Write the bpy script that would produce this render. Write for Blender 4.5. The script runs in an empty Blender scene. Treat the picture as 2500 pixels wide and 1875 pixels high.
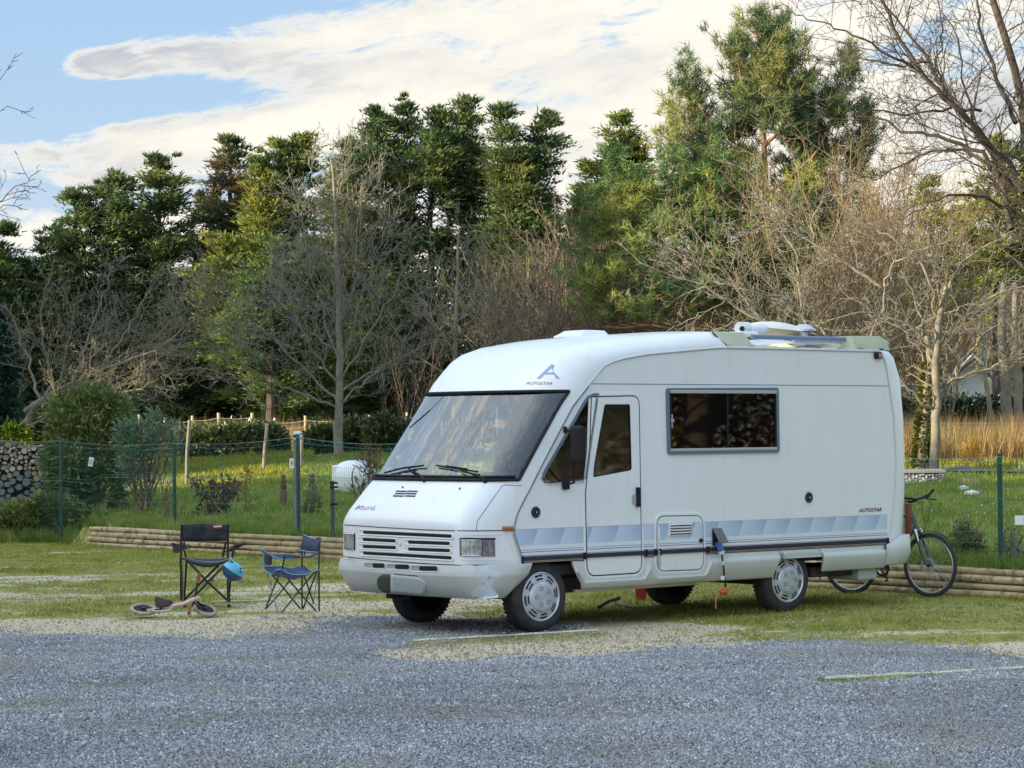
import bpy, bmesh, math, random
import numpy as np
from mathutils import Vector, Matrix, geometry
from mathutils.bvhtree import BVHTree

# ------------------------------------------------------------------ camera, world, sun, exposure
scene = bpy.context.scene
COL = scene.collection
FPX = 6437.0                      # focal length in photograph pixels (2500 wide)
CAMH = 1.945
pitch, roll = math.radians(.779), math.radians(.595)
cf = np.array([0, math.cos(pitch), math.sin(pitch)])
_r = np.array([1., 0, 0]); _u = np.cross(_r, cf)
cR = _r * math.cos(roll) - _u * math.sin(roll)
cU = _u * math.cos(roll) + _r * math.sin(roll)
CAM = np.array([0, 0, CAMH])
cd = bpy.data.cameras.new('camera'); cam = bpy.data.objects.new('camera', cd); COL.objects.link(cam)
M = Matrix.Identity(4)
for i in range(3):
    M[i][0] = cR[i]; M[i][1] = cU[i]; M[i][2] = -cf[i]; M[i][3] = CAM[i]
cam.matrix_world = M
cd.sensor_width = 36; cd.lens = 36 * FPX / 2500; cd.clip_start = .5; cd.clip_end = 3000
scene.camera = cam

SUN_DIR = Vector((-.89, -.42, .215)).normalized()     # towards the sun
SUN_EL = math.asin(SUN_DIR.z); SUN_AZ = math.atan2(SUN_DIR.x, SUN_DIR.y)
sl = bpy.data.lights.new('sun', 'SUN'); sl.energy = 4.8; sl.angle = math.radians(.6); sl.color = (1.0, .80, .50)
sun = bpy.data.objects.new('sun', sl); COL.objects.link(sun)
sun.rotation_euler = SUN_DIR.to_track_quat('Z', 'Y').to_euler()
scene.view_settings.view_transform = 'Standard'; scene.view_settings.look = 'None'
scene.view_settings.exposure = 1.32; scene.view_settings.gamma = 1
scene.view_settings.use_curve_mapping = False

class NT:
    "tiny node-graph helper"
    def __init__(s, tree):
        s.t = tree; s.n = tree.nodes; s.l = tree.links
    def set(s, sock, v):
        if isinstance(v, bpy.types.NodeSocket): s.l.new(v, sock)
        elif isinstance(v, (tuple, list)) and len(v) == 3 and sock.type == 'RGBA': sock.default_value = (*v, 1)
        else: sock.default_value = v
    def math(s, op, a, b=None, c=None, clamp=False):
        n = s.n.new('ShaderNodeMath'); n.operation = op; n.use_clamp = clamp
        s.set(n.inputs[0], a)
        if b is not None: s.set(n.inputs[1], b)
        if c is not None: s.set(n.inputs[2], c)
        return n.outputs[0]
    def mix(s, f, a, b, mode='MIX'):
        n = s.n.new('ShaderNodeMix'); n.data_type = 'RGBA'; n.blend_type = mode
        s.set(n.inputs[0], f); s.set(n.inputs[6], a); s.set(n.inputs[7], b)
        return n.outputs[2]
    def sep(s, v):
        n = s.n.new('ShaderNodeSeparateXYZ'); s.l.new(v, n.inputs[0]); return n.outputs
    def comb(s, x, y, z):
        n = s.n.new('ShaderNodeCombineXYZ')
        for i, v in enumerate((x, y, z)): s.set(n.inputs[i], v)
        return n.outputs[0]
    def noise(s, vec, scale, detail=3, rough=.55, dist=0, out=0):
        n = s.n.new('ShaderNodeTexNoise')
        if vec is not None: s.l.new(vec, n.inputs['Vector'])
        n.inputs['Scale'].default_value = scale; n.inputs['Detail'].default_value = detail
        n.inputs['Roughness'].default_value = rough; n.inputs['Distortion'].default_value = dist
        return n.outputs[out]
    def ramp(s, f, lo, hi, clamp=True, smooth=True):
        n = s.n.new('ShaderNodeMapRange'); n.interpolation_type = 'SMOOTHSTEP' if smooth else 'LINEAR'
        s.set(n.inputs[0], f); s.set(n.inputs[1], lo); s.set(n.inputs[2], hi)
        return n.outputs[0]

world = bpy.data.worlds.new('World'); scene.world = world; world.use_nodes = True
w = NT(world.node_tree); w.n.clear()
sky = w.n.new('ShaderNodeTexSky'); sky.sky_type = 'NISHITA'; sky.sun_disc = False
sky.sun_elevation = SUN_EL; sky.sun_rotation = SUN_AZ
sky.altitude = 0; sky.air_density = 1.0; sky.dust_density = .6; sky.ozone_density = 1.5
tc = w.n.new('ShaderNodeTexCoord'); dx, dy, dz = w.sep(tc.outputs['Generated'])
az = w.math('MULTIPLY', w.math('ARCTAN2', dx, dy), 10.0)
el = w.math('MULTIPLY', w.math('ARCSINE', dz), 10.0)
# sheared, streaky cloud coordinates (clouds sweep up to the right)
warp = w.noise(w.comb(az, el, 0), 1.3, 3, .5)
wz = w.math('MULTIPLY_ADD', warp, .5, -.25)
cu = w.math('ADD', w.math('MULTIPLY', az, .55), wz)
cv = w.math('ADD', w.math('MULTIPLY_ADD', az, -.30, w.math('MULTIPLY', el, 2.0)), wz)
n1 = w.noise(w.comb(cu, cv, 3.7), 2.6, 11, .66, .5)
n2 = w.noise(w.comb(cu, cv, 9.1), .8, 5, .5, .2)
def blob(cx, cy, sx, sy, amp, shear=0.0):
    # soft elliptical region of more (or less) cloud, centre and size in tenths of radians
    X = w.math('MULTIPLY', w.math('SUBTRACT', az, cx), 1 / sx)
    Y = w.math('SUBTRACT', el, cy)
    Y = w.math('MULTIPLY', w.math('MULTIPLY_ADD', w.math('SUBTRACT', az, cx), -shear, Y), 1 / sy)
    d = w.math('ADD', w.math('MULTIPLY', X, X), w.math('MULTIPLY', Y, Y))
    return w.math('MULTIPLY', w.math('EXPONENT', w.math('MULTIPLY', d, -1.0)), amp)
dens = w.math('MULTIPLY_ADD', n1, 2.7, -1.33)
n3 = w.noise(w.comb(az, w.math('MULTIPLY_ADD', az, -.25, w.math('MULTIPLY', el, 2.2)), 5.3), 6.0, 8, .62, .6)
dens = w.math('MULTIPLY_ADD', n3, .9, w.math('ADD', dens, -.15 - .45))
for b in [(0, .9, 3.2, 1.3, .06, 0), (-1.55, 1.55, .95, .20, -1.0, .02), (-1.88, 1.27, .28, .26, -.8, 0), (-1.09, 1.39, .62, .085, .90, .14), (-1.60, 1.385, .14, .060, .70, 0), (-1.50, 1.31, .12, .03, .5, 0), (-1.35, 1.225, .46, .070, -.85, .03),
          (-1.1, 1.09, .95, .085, .75, .08), (-.55, 1.30, .5, .22, .35, .2), (-1.95, 1.60, .16, .08, 1.5, .5), (.9, 1.25, 1.5, .65, .62, 0), (-1.5, .80, .9, .16, .10, 0), (.5, .55, 3.0, .45, .35, 0), (-.05, 1.0, .5, .10, -.30, .1), (.35, 1.22, .45, .06, -.22, .1)]:
    dens = w.math('ADD', dens, blob(*b))
cover = w.ramp(dens, -.14, .36)
shade = w.ramp(w.math('ADD', w.math('MULTIPLY_ADD', n1, .45, w.math('MULTIPLY', n2, .6)), w.math('MULTIPLY', dens, -.16)),   .42, .60)
hz = w.ramp(el, 1.7, 0.0)
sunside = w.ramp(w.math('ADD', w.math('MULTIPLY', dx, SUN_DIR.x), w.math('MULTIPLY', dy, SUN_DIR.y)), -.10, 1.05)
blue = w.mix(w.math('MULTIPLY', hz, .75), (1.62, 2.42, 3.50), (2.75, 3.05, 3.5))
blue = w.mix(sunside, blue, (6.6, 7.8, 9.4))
skyc = w.mix(.12, blue, sky.outputs[0])
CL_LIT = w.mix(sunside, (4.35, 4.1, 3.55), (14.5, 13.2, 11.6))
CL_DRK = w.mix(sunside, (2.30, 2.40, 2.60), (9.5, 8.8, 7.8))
shade = w.math('MULTIPLY', shade, w.ramp(dens, .05, .55))
cloud = w.mix(shade, CL_LIT, CL_DRK)
colr = w.mix(w.math('MULTIPLY', cover, .93), skyc, cloud)
up_ = w.math('MULTIPLY_ADD', w.ramp(dz, .15, .95), .65, 1.0)  # overhead sky brightened here to lift the shaded ground
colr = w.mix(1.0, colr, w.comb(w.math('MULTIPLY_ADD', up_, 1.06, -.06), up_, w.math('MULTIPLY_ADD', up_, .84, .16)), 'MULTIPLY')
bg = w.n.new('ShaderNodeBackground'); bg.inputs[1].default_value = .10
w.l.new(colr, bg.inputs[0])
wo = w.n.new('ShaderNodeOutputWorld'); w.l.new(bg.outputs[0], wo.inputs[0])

# ------------------------------------------------------------------ helpers
rng = np.random.default_rng(7); random.seed(7)
def ray(px, py): return cf + cR * (px - 1250) / FPX + cU * (937.5 - py) / FPX
def at(px, py, D):                    # point at depth D metres seen at that pixel of the photograph
    d = ray(px, py); return CAM + d * (D / d[1])
def yhor(px): return 1025 - .01038 * (px - 1250)

def wall_y(x): return 34.13 - 1.19 * np.clip(x, -8.2, 9)   # log wall line: y as a function of x
def sstep(t): t = np.clip(t, 0, 1); return t * t * (3 - 2 * t)
def garden_h(x, y):                   # the lawn behind the wall rises towards the trees
    x = np.asarray(x, float); y = np.asarray(y, float)
    d = np.maximum(y - wall_y(x), 0)
    L = np.interp(x, [-3, 5], [13, 30])
    h = .28 + .88 * (1 - np.exp(-d / L)) + .22 * np.exp(-((x + 3.8)**2 + (y - 57)**2) / 18.)
    h = h + .03 * np.sin(x * .9 + 1) * np.sin(y * .6) * np.minimum(d / 5, 1)
    return np.where(x < -6.95, h * sstep(d / 3.0), h)
def ground_h(x, y):
    return np.where(np.asarray(y, float) > wall_y(np.asarray(x, float)) + .06, garden_h(x, y), 0.0)
def gpt(px, py):                      # where the pixel's ray meets the ground
    d = ray(px, py)
    t = np.linspace(10, 130, 2400) / d[1]
    P = CAM + d * t[:, None]
    k = np.argmax(P[:, 2] <= ground_h(P[:, 0], P[:, 1]))
    if k == 0: k = len(t) - 1
    p = P[k].copy(); p[2] = float(ground_h(p[0], p[1])); return p
def onground(px, D):                  # ground point at depth D below that pixel column
    p = at(px, 1100, D); p[2] = float(ground_h(p[0], p[1])); return p

def tag(o, label=None, cat=None, group=None, kind=None):
    if label: o['label'] = label
    if cat: o['category'] = cat
    if group: o['group'] = group
    if kind: o['kind'] = kind
    return o
def thing(name, label, cat, loc=(0, 0, 0), group=None, rz=0):
    o = bpy.data.objects.new(name, None); COL.objects.link(o); o.empty_display_size = .1
    o.location = tuple(float(v) for v in loc); o.rotation_euler = (0, 0, rz)
    return tag(o, label, cat, group)
def mesh_obj(name, V, F, m, parent=None, smooth=False, loops=None):
    me = bpy.data.meshes.new(name)
    if isinstance(F, np.ndarray):
        V = np.asarray(V, np.float32); nf, k = F.shape
        me.vertices.add(len(V)); me.vertices.foreach_set('co', V.ravel())
        me.loops.add(nf * k); me.loops.foreach_set('vertex_index', F.astype(np.int32).ravel())
        me.polygons.add(nf); me.polygons.foreach_set('loop_start', np.arange(0, nf * k, k, dtype=np.int32))
        me.update(calc_edges=True)
    else:
        me.from_pydata([tuple(map(float, v)) for v in V], [], F)
    me.materials.append(m)
    if smooth: me.polygons.foreach_set('use_smooth', [True] * len(me.polygons))
    me.validate(); me.update()
    o = bpy.data.objects.new(name, me); COL.objects.link(o)
    if parent: o.parent = parent
    return o
def from_bm(name, bm, m, parent=None, smooth=False):
    bmesh.ops.recalc_face_normals(bm, faces=bm.faces)
    me = bpy.data.meshes.new(name); bm.to_mesh(me); bm.free(); me.materials.append(m)
    if smooth: me.polygons.foreach_set('use_smooth', [True] * len(me.polygons))
    o = bpy.data.objects.new(name, me); COL.objects.link(o)
    if parent: o.parent = parent
    return o
class Acc:
    "collects boxes, tubes and sheets into ONE mesh"
    def __init__(s): s.V = []; s.F = []
    def add(s, V, F):
        b = len(s.V); s.V += [tuple(map(float, v)) for v in V]; s.F += [tuple(b + i for i in f) for f in F]; return s
    def box(s, c, size, rot=None):
        c = np.array(c, float); h = np.array(size, float) / 2; V = []
        for z in (-1, 1):
            for x, y in ((-1, -1), (1, -1), (1, 1), (-1, 1)):
                v = h * (x, y, z); v = rot @ v if rot is not None else v; V.append(c + v)
        return s.add(V, [(3, 2, 1, 0), (4, 5, 6, 7), (0, 1, 5, 4), (1, 2, 6, 5), (2, 3, 7, 6), (3, 0, 4, 7)])
    def tube(s, pts, r, n=8, cap=True, flat=1.0):
        pts = [np.array(p, float) for p in pts]; m = len(pts)
        rs = r if hasattr(r, '__len__') else [r] * m
        V = []; up = None
        for i, p in enumerate(pts):
            t = pts[min(i + 1, m - 1)] - pts[max(i - 1, 0)]; t = t / (np.linalg.norm(t) + 1e-9)
            if up is None:
                a = np.array([0, 0, 1.]) if abs(t[2]) < .9 else np.array([1., 0, 0])
            else: a = up
            b = np.cross(t, a); b /= np.linalg.norm(b) + 1e-9; c = np.cross(b, t); up = c
            for k in range(n):
                an = 2 * math.pi * k / n
                V.append(p + rs[i] * (math.cos(an) * b + math.sin(an) * c * flat))
        F = []
        for i in range(m - 1):
            for k in range(n):
                F.append((i * n + k, i * n + (k + 1) % n, (i + 1) * n + (k + 1) % n, (i + 1) * n + k))
        if cap: F.append(tuple(range(n))[::-1]); F.append(tuple((m - 1) * n + k for k in range(n)))
        return s.add(V, F)
    def grid(s, P):                     # P: rows x cols x 3
        P = np.asarray(P, float); a, b = P.shape[:2]
        F = [(i * b + j, i * b + j + 1, (i + 1) * b + j + 1, (i + 1) * b + j) for i in range(a - 1) for j in range(b - 1)]
        return s.add(P.reshape(-1, 3), F)
    def lathe(s, prof, c, axis, n=24, closed=False):
        # prof: list of (along axis, radius)
        axis = np.array(axis, float); axis /= np.linalg.norm(axis); c = np.array(c, float)
        a = np.array([0, 0, 1.]) if abs(axis[2]) < .9 else np.array([1., 0, 0])
        b = np.cross(axis, a); b /= np.linalg.norm(b); d = np.cross(axis, b); V = []
        for (h, r) in prof:
            for k in range(n):
                an = 2 * math.pi * k / n; V.append(c + axis * h + r * (math.cos(an) * b + math.sin(an) * d))
        m = len(prof); F = []
        for i in range(m if closed else m - 1):
            j = (i + 1) % m
            for k in range(n): F.append((i * n + k, i * n + (k + 1) % n, j * n + (k + 1) % n, j * n + k))
        return s.add(V, F)
    def build(s, name, m, parent=None, smooth=False, bevel=0):
        o = mesh_obj(name, s.V, s.F, m, parent, smooth)
        bm = bmesh.new(); bm.from_mesh(o.data); bmesh.ops.recalc_face_normals(bm, faces=bm.faces)
        bm.to_mesh(o.data); bm.free()
        if bevel:
            md = o.modifiers.new('bevel', 'BEVEL'); md.width = bevel; md.segments = 2; md.limit_method = 'ANGLE'
        if smooth: o.data.set_sharp_from_angle(angle=math.radians(38))
        return o

# ------------------------------------------------------------------ materials
MATS = {}
def mat(name, col, rough=.6, metal=0, col2=None, scale=5, bump=0, bscale=30, spec=.5, coat=0, lo=.35, hi=.65,
        col3=None, scale3=.6, stretch=None, detail=4):
    if name in MATS: return MATS[name]
    m = bpy.data.materials.new(name); m.use_nodes = True; g = NT(m.node_tree)
    b = g.n['Principled BSDF']; tcn = g.n.new('ShaderNodeTexCoord'); vec = tcn.outputs['Object']
    if stretch:
        mp = g.n.new('ShaderNodeMapping'); mp.inputs['Scale'].default_value = stretch
        g.l.new(vec, mp.inputs[0]); vec = mp.outputs[0]
    c = None
    if col2 is not None:
        f = g.ramp(g.noise(vec, scale, detail, .6), lo, hi); c = g.mix(f, tuple(col), tuple(col2))
    if col3 is not None:
        f = g.ramp(g.noise(vec, scale3, 2, .5), .48, .68); c = g.mix(f, c if c else tuple(col), tuple(col3))
    if c is None: b.inputs['Base Color'].default_value = (*col, 1)
    else: g.l.new(c, b.inputs['Base Color'])
    b.inputs['Roughness'].default_value = rough; b.inputs['Metallic'].default_value = metal
    b.inputs['Specular IOR Level'].default_value = spec
    if coat: b.inputs['Coat Weight'].default_value = coat; b.inputs['Coat Roughness'].default_value = .08
    if bump:
        bn = g.n.new('ShaderNodeBump'); bn.inputs['Strength'].default_value = 1; bn.inputs['Distance'].default_value = bump
        g.l.new(g.noise(vec, bscale, 4, .6), bn.inputs['Height']); g.l.new(bn.outputs[0], b.inputs['Normal'])
    MATS[name] = m; return m
LEAFGAIN = 1.0
def leafmat(name, a, b, c=None, sc=1.2, sc3=.35, trans=.25):
    "foliage: two greens in clumps, a third tint in larger patches, some light passing through"
    m = bpy.data.materials.new(name); m.use_nodes = True; g = NT(m.node_tree); g.n.remove(g.n['Principled BSDF'])
    tcn = g.n.new('ShaderNodeTexCoord'); v = tcn.outputs['Object']
    a, b, c = [q and tuple(min(u * LEAFGAIN, .42) for u in q) for q in (a, b, c)]
    col = g.mix(g.ramp(g.noise(v, sc, 4, .65), .38, .62), a, b)
    if c: col = g.mix(g.ramp(g.noise(v, sc3, 2, .5), .50, .66), col, c)
    g2 = g.noise(v, 14, 2, .5); col = g.mix(1.0, col, g.mix(g2, (.55, .55, .55), (1.45, 1.45, 1.45)), 'MULTIPLY')
    d = g.n.new('ShaderNodeBsdfDiffuse'); t = g.n.new('ShaderNodeBsdfTranslucent'); mx = g.n.new('ShaderNodeMixShader')
    g.l.new(col, d.inputs[0]); g.l.new(col, t.inputs[0]); mx.inputs[0].default_value = trans
    g.l.new(d.outputs[0], mx.inputs[1]); g.l.new(t.outputs[0], mx.inputs[2])
    g.l.new(mx.outputs[0], g.n['Material Output'].inputs[0]); MATS[name] = m; return m
def glassmat(name, tint=(.5, .55, .55), refl=1.0, rough=.01):
    "thin pane: tinted see-through plus Fresnel reflection"
    m = bpy.data.materials.new(name); m.use_nodes = True; g = NT(m.node_tree); g.n.remove(g.n['Principled BSDF'])
    tr = g.n.new('ShaderNodeBsdfTransparent'); tr.inputs[0].default_value = (*tint, 1)
    gl = g.n.new('ShaderNodeBsdfGlossy'); gl.inputs['Roughness'].default_value = rough
    lw = g.n.new('ShaderNodeLayerWeight'); lw.inputs[0].default_value = .5
    f = g.math('MULTIPLY', g.math('MULTIPLY_ADD', g.math('POWER', lw.outputs['Facing'], 4.0), .92, .075), refl, clamp=True)
    mx = g.n.new('ShaderNodeMixShader'); g.l.new(f, mx.inputs[0])
    g.l.new(tr.outputs[0], mx.inputs[1]); g.l.new(gl.outputs[0], mx.inputs[2])
    g.l.new(mx.outputs[0], g.n['Material Output'].inputs[0]); MATS[name] = m; return m
# ------------------------------------------------------------------ ground
class VNoise:
    def __init__(s, seed): s.t = np.random.default_rng(seed).random((256, 256))
    def __call__(s, x, y, f=1.0, oct=3):
        x = np.asarray(x) * f; y = np.asarray(y) * f; r = 0; a = 1; w_ = 0
        for k in range(oct):
            xi = np.floor(x).astype(int); yi = np.floor(y).astype(int); u = x - xi; v = y - yi
            u = u * u * (3 - 2 * u); v = v * v * (3 - 2 * v)
            g = lambda i, j: s.t[(xi + i) & 255, (yi + j) & 255]
            r = r + a * ((g(0, 0) * (1 - u) + g(1, 0) * u) * (1 - v) + (g(0, 1) * (1 - u) + g(1, 1) * u) * v)
            w_ += a; a *= .55; x = x * 2.03 + 17; y = y * 2.03 + 5
        return r / w_
vn1, vn2, vn3 = VNoise(1), VNoise(2), VNoise(3)
def pip(X, Y, poly):
    r = np.zeros(X.shape, bool); n = len(poly)
    for i in range(n):
        (x1, y1), (x2, y2) = poly[i], poly[(i + 1) % n]
        if y1 == y2: continue
        c = ((y1 > Y) != (y2 > Y)) & (X < (x2 - x1) * (Y - y1) / (y2 - y1) + x1); r ^= c
    return r
S22 = 2500 / 2212.
def gl(pts): return [tuple(gpt(x * S22, y * S22)[:2]) for x, y in pts]
edge = gl([(0, 1371), (100, 1376), (200, 1371), (350, 1377), (460, 1381), (560, 1373), (640, 1366), (690, 1352), (725, 1344),
           (840, 1333), (960, 1337), (1090, 1343), (1180, 1352), (1275, 1363), (1080, 1375), (885, 1391), (812, 1405), (870, 1424), (1000, 1431),
           (1150, 1423), (1350, 1412), (1500, 1395), (1640, 1388), (1800, 1385), (1950, 1390), (2080, 1405), (2212, 1418)])
GRAVEL = [(-60, edge[0][1])] + edge + [(40, edge[-1][1] - 3.5), (60, -60), (-60, -60)]
def gravel_mask(x, y):
    nx = (vn1(x, y, 2.2) - .5) * .5 + (vn3(x, y, 7, 2) - .5) * .2; ny = (vn2(x, y, 2.2) - .5) * .9 + (vn2(x, y, 8, 2) - .5) * .3
    return pip(x + nx, y + ny, GRAVEL)
def grass_amt(x, y):
    left = np.interp(y, [22, 25.2, 27, 29.5, 33, 37], [.0, .08, .38, .44, .54, .95])
    right = np.interp(y, [19.5, 21.0, 22.0, 23.6, 25, 28], [.06, .20, .44, .60, .72, 1.0])
    base = left + (right - left) * sstep((x + .8) / 2.2)
    dw = wall_y(x) - y
    base = np.maximum(base, 1.1 - dw * .28)
    n = .5 + (vn3(x * .55, y, .75, 4) * .65 + vn1(x, y, 2.6, 3) * .35 - .5) * 1.6
    # worn patch below the motorhome and in front of its wheels
    base = base - .30 * np.exp(-(((x - .6) / 1.6)**2 + ((y - 24.6) / 1.1)**2))
    return sstep((base - n) / .42 + .45)
gx = np.unique(np.concatenate([np.linspace(-400, -12, 14), np.linspace(-12, -7, 26), np.arange(-7, 7, .085), np.linspace(7, 12, 26), np.linspace(12, 400, 14)]))
gy = np.unique(np.concatenate([np.linspace(-200, 10, 12), np.arange(10, 31, .085), np.linspace(31, 46, 80), np.linspace(46, 900, 16)]))
X, Y = np.meshgrid(gx, gy)
Z = (vn1(X, Y, .8) - .5) * .055 * ((np.abs(X) < 10) & (Y > 11) & (Y < 24))
Gm = gravel_mask(X, Y).astype(float); Gr = grass_amt(X, Y) * (1 - Gm)
# a few grass patches and thin spots in the gravel
thin = sstep((vn2(X * .35, Y, .9, 3) - .60) / .08) * Gm
V = np.stack([X, Y, Z], -1).reshape(-1, 3); a, b = X.shape
I = np.arange(a * b).reshape(a, b)
Fq = np.stack([I[:-1, :-1], I[:-1, 1:], I[1:, 1:], I[1:, :-1]], -1).reshape(-1, 4)
def ground_material():
    m = bpy.data.materials.new('ground_mix'); m.use_nodes = True; g = NT(m.node_tree); bs = g.n['Principled BSDF']
    at_ = g.n.new('ShaderNodeAttribute'); at_.attribute_name = 'cover'; r_, g_, b_ = g.sep(at_.outputs['Vector'])
    v = g.n.new('ShaderNodeTexCoord').outputs['Object']
    fine = g.noise(v, 60, 3, .7); mid = g.noise(v, 9, 4, .65)
    dirt = g.mix(g.ramp(mid, .35, .68), (.48, .390, .250), (.60, .505, .355))
    dirt = g.mix(g.ramp(fine, .50, .72), dirt, (.62, .57, .46))
    dirt = g.mix(g.ramp(fine, .38, .28), dirt, (.24, .19, .12))
    grs = g.mix(g.ramp(g.noise(v, 14, 4, .7), .35, .68), (.19, .20, .045), (.42, .38, .13))
    vor = g.n.new('ShaderNodeTexVoronoi'); vor.inputs['Scale'].default_value = 42; g.l.new(v, vor.inputs['Vector'])
    grey = g.mix(g.sep(vor.outputs['Color'])[0], (.15, .155, .165), (.46, .48, .50))
    grey = g.mix(g.ramp(vor.outputs['Distance'], .30, .62), grey, (.06, .06, .065))
    gn = g.math('ADD', g_, g.math('MULTIPLY_ADD', g.noise(v, 12, 5, .75), 1.2, -.60))
    c = g.mix(g.ramp(gn, .30, .68), dirt, grs)
    rn = g.math('ADD', r_, g.math('MULTIPLY_ADD', g.noise(v, 26, 3, .7), 1.0, -.5))
    rf = g.ramp(rn, .40, .60); c = g.mix(rf, c, grey)
    c = g.mix(g.math('MULTIPLY', b_, g.math('MULTIPLY', g.ramp(mid, .42, .6), .55)), c, (.26, .23, .17))
    g.l.new(c, bs.inputs['Base Color']); bs.inputs['Roughness'].default_value = .95; bs.inputs['Specular IOR Level'].default_value = .2
    bn = g.n.new('ShaderNodeBump'); bn.inputs['Distance'].default_value = .012; bn.inputs['Strength'].default_value = 1
    h = g.math('ADD', g.math('MULTIPLY', g.math('SUBTRACT', .6, vor.outputs['Distance']), g.math('MULTIPLY', rf, 1.0)), fine)
    g.l.new(h, bn.inputs['Height']); g.l.new(bn.outputs[0], bs.inputs['Normal']); return m
GM = ground_material()
def sheet(name, V, Fq, cov):
    o = mesh_obj(name, V, Fq, GM, smooth=True); a_ = o.data.attributes.new('cover', 'FLOAT_VECTOR', 'POINT')
    a_.data.foreach_set('vector', cov.astype(np.float32).ravel()); return tag(o, kind='structure')
ground = sheet('ground', V, Fq, np.stack([Gm, Gr, thin], -1).reshape(-1, 3))
ux = np.unique(np.concatenate([np.linspace(-150, -12, 16), np.arange(-12, 14, .22), np.linspace(14, 150, 16)]))
uv = np.unique(np.concatenate([np.arange(0, 4, .16), np.linspace(4, 40, 90), np.linspace(40, 500, 16)]))
X, U = np.meshgrid(ux, uv); Y = wall_y(X) + .07 + U
Z = garden_h(X, Y) + .002; Z[0] = 0
# the sunlit drive at the far left of the lawn is bare yellowish earth
drive = np.exp(-(((X + 6.6) / 3.4)**2 + ((Y - 52.5) / 2.6)**2))
cov = np.stack([X * 0, 1.0 - .50 * sstep((drive - .3) / .4), X * 0], -1)
V = np.stack([X, Y, Z], -1).reshape(-1, 3); a, b = X.shape; I = np.arange(a * b).reshape(a, b)
Fq = np.stack([I[:-1, :-1], I[:-1, 1:], I[1:, 1:], I[1:, :-1]], -1).reshape(-1, 4)
garden = sheet('garden_ground', V, Fq, cov.reshape(-1, 3))

# loose stones of the gravel, scattered as instances on points
def stone_scatter(name, P, S, m, label):
    me = bpy.data.meshes.new(name); me.vertices.add(len(P)); me.vertices.foreach_set('co', P.astype(np.float32).ravel())
    for nm, arr in (('scl', S), ('rot', rng.random((len(P), 3)) * 6.28)):
        a_ = me.attributes.new(nm, 'FLOAT_VECTOR', 'POINT'); a_.data.foreach_set('vector', arr.astype(np.float32).ravel())
    me.materials.append(m)
    o = bpy.data.objects.new(name, me); COL.objects.link(o)
    t = bpy.data.node_groups.new(name, 'GeometryNodeTree')
    t.interface.new_socket('Geometry', in_out='INPUT', socket_type='NodeSocketGeometry')
    t.interface.new_socket('Geometry', in_out='OUTPUT', socket_type='NodeSocketGeometry')
    N = t.nodes; i_ = N.new('NodeGroupInput'); o_ = N.new('NodeGroupOutput')
    ico = N.new('GeometryNodeMeshIcoSphere'); ico.inputs['Radius'].default_value = 1; ico.inputs['Subdivisions'].default_value = 1
    sm = N.new('GeometryNodeSetMaterial'); sm.inputs['Material'].default_value = m
    ip = N.new('GeometryNodeInstanceOnPoints')
    at1 = N.new('GeometryNodeInputNamedAttribute'); at1.data_type = 'FLOAT_VECTOR'; at1.inputs['Name'].default_value = 'scl'
    at2 = N.new('GeometryNodeInputNamedAttribute'); at2.data_type = 'FLOAT_VECTOR'; at2.inputs['Name'].default_value = 'rot'
    l = t.links.new; l(ico.outputs['Mesh'], sm.inputs['Geometry']); l(i_.outputs[0], ip.inputs['Points']); l(sm.outputs[0], ip.inputs['Instance'])
    l(at1.outputs['Attribute'], ip.inputs['Scale']); l(at2.outputs['Attribute'], ip.inputs['Rotation']); l(ip.outputs[0], o_.inputs[0])
    md = o.modifiers.new('scatter', 'NODES'); md.node_group = t
    return tag(o, label, kind='stuff')
def stonemat(name, cols, rough=.85):
    m = bpy.data.materials.new(name); m.use_nodes = True; g = NT(m.node_tree); bs = g.n['Principled BSDF']
    oi = g.n.new('ShaderNodeObjectInfo'); f = oi.outputs['Random']
    c = g.mix(g.ramp(f, 0, 1, smooth=False), cols[0], cols[1]); c = g.mix(g.ramp(f, .90, .93), c, cols[2])
    lo_ = oi.outputs['Location']; c = g.mix(g.math('MULTIPLY', g.ramp(g.noise(lo_, .9, 4, .6), .44, .66), .55), c, tuple(.62 * q * k_ for q, k_ in zip(cols[0], (2.3, 2.0, 1.5))))
    c = g.mix(1.0, c, g.mix(g.noise(lo_, .45, 3, .5), (.60, .60, .60), (1.30, 1.30, 1.30)), 'MULTIPLY')
    g.l.new(c, bs.inputs['Base Color']); bs.inputs['Roughness'].default_value = rough; bs.inputs['Specular IOR Level'].default_value = .35; return m
def scatter_pts(n, x0, x1, y0, y1, keep):
    x = rng.uniform(x0, x1, n); y = rng.uniform(y0, y1, n); inside = np.abs(x) < y * .215 + .3
    x, y = x[inside], y[inside]; k = keep(x, y); return x[k], y[k]
x, y = scatter_pts(460000, -5.8, 5.8, 13.2, 26.3, lambda x, y: gravel_mask(x + rng.normal(0, .10, len(x)), y + rng.normal(0, 1, len(x)) * rng.choice([.08, .30, .65], len(x))) & (rng.random(len(x)) < .9 - .5 * sstep((vn2(x * .35, y, .9, 3) - .58) / .1)))
r = rng.uniform(.0042, .0098, len(x)) * np.where(rng.random(len(x)) < .06, 1.6, 1) * (.8 + .4 * vn3(x, y, .6))
P = np.stack([x, y, (vn1(x, y, .8) - .5) * .055 + r * .35], -1)
S = np.stack([r * rng.uniform(.8, 1.4, len(x)), r * rng.uniform(.7, 1.1, len(x)), r * rng.uniform(.5, .85, len(x))], -1)
gravel = stone_scatter('gravel', P, S, stonemat('gravel_stone', ((.19, .195, .21), (.47, .49, .52), (.66, .66, .66))), 'blue grey crushed gravel covering the drive in front of the motorhome')
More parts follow.
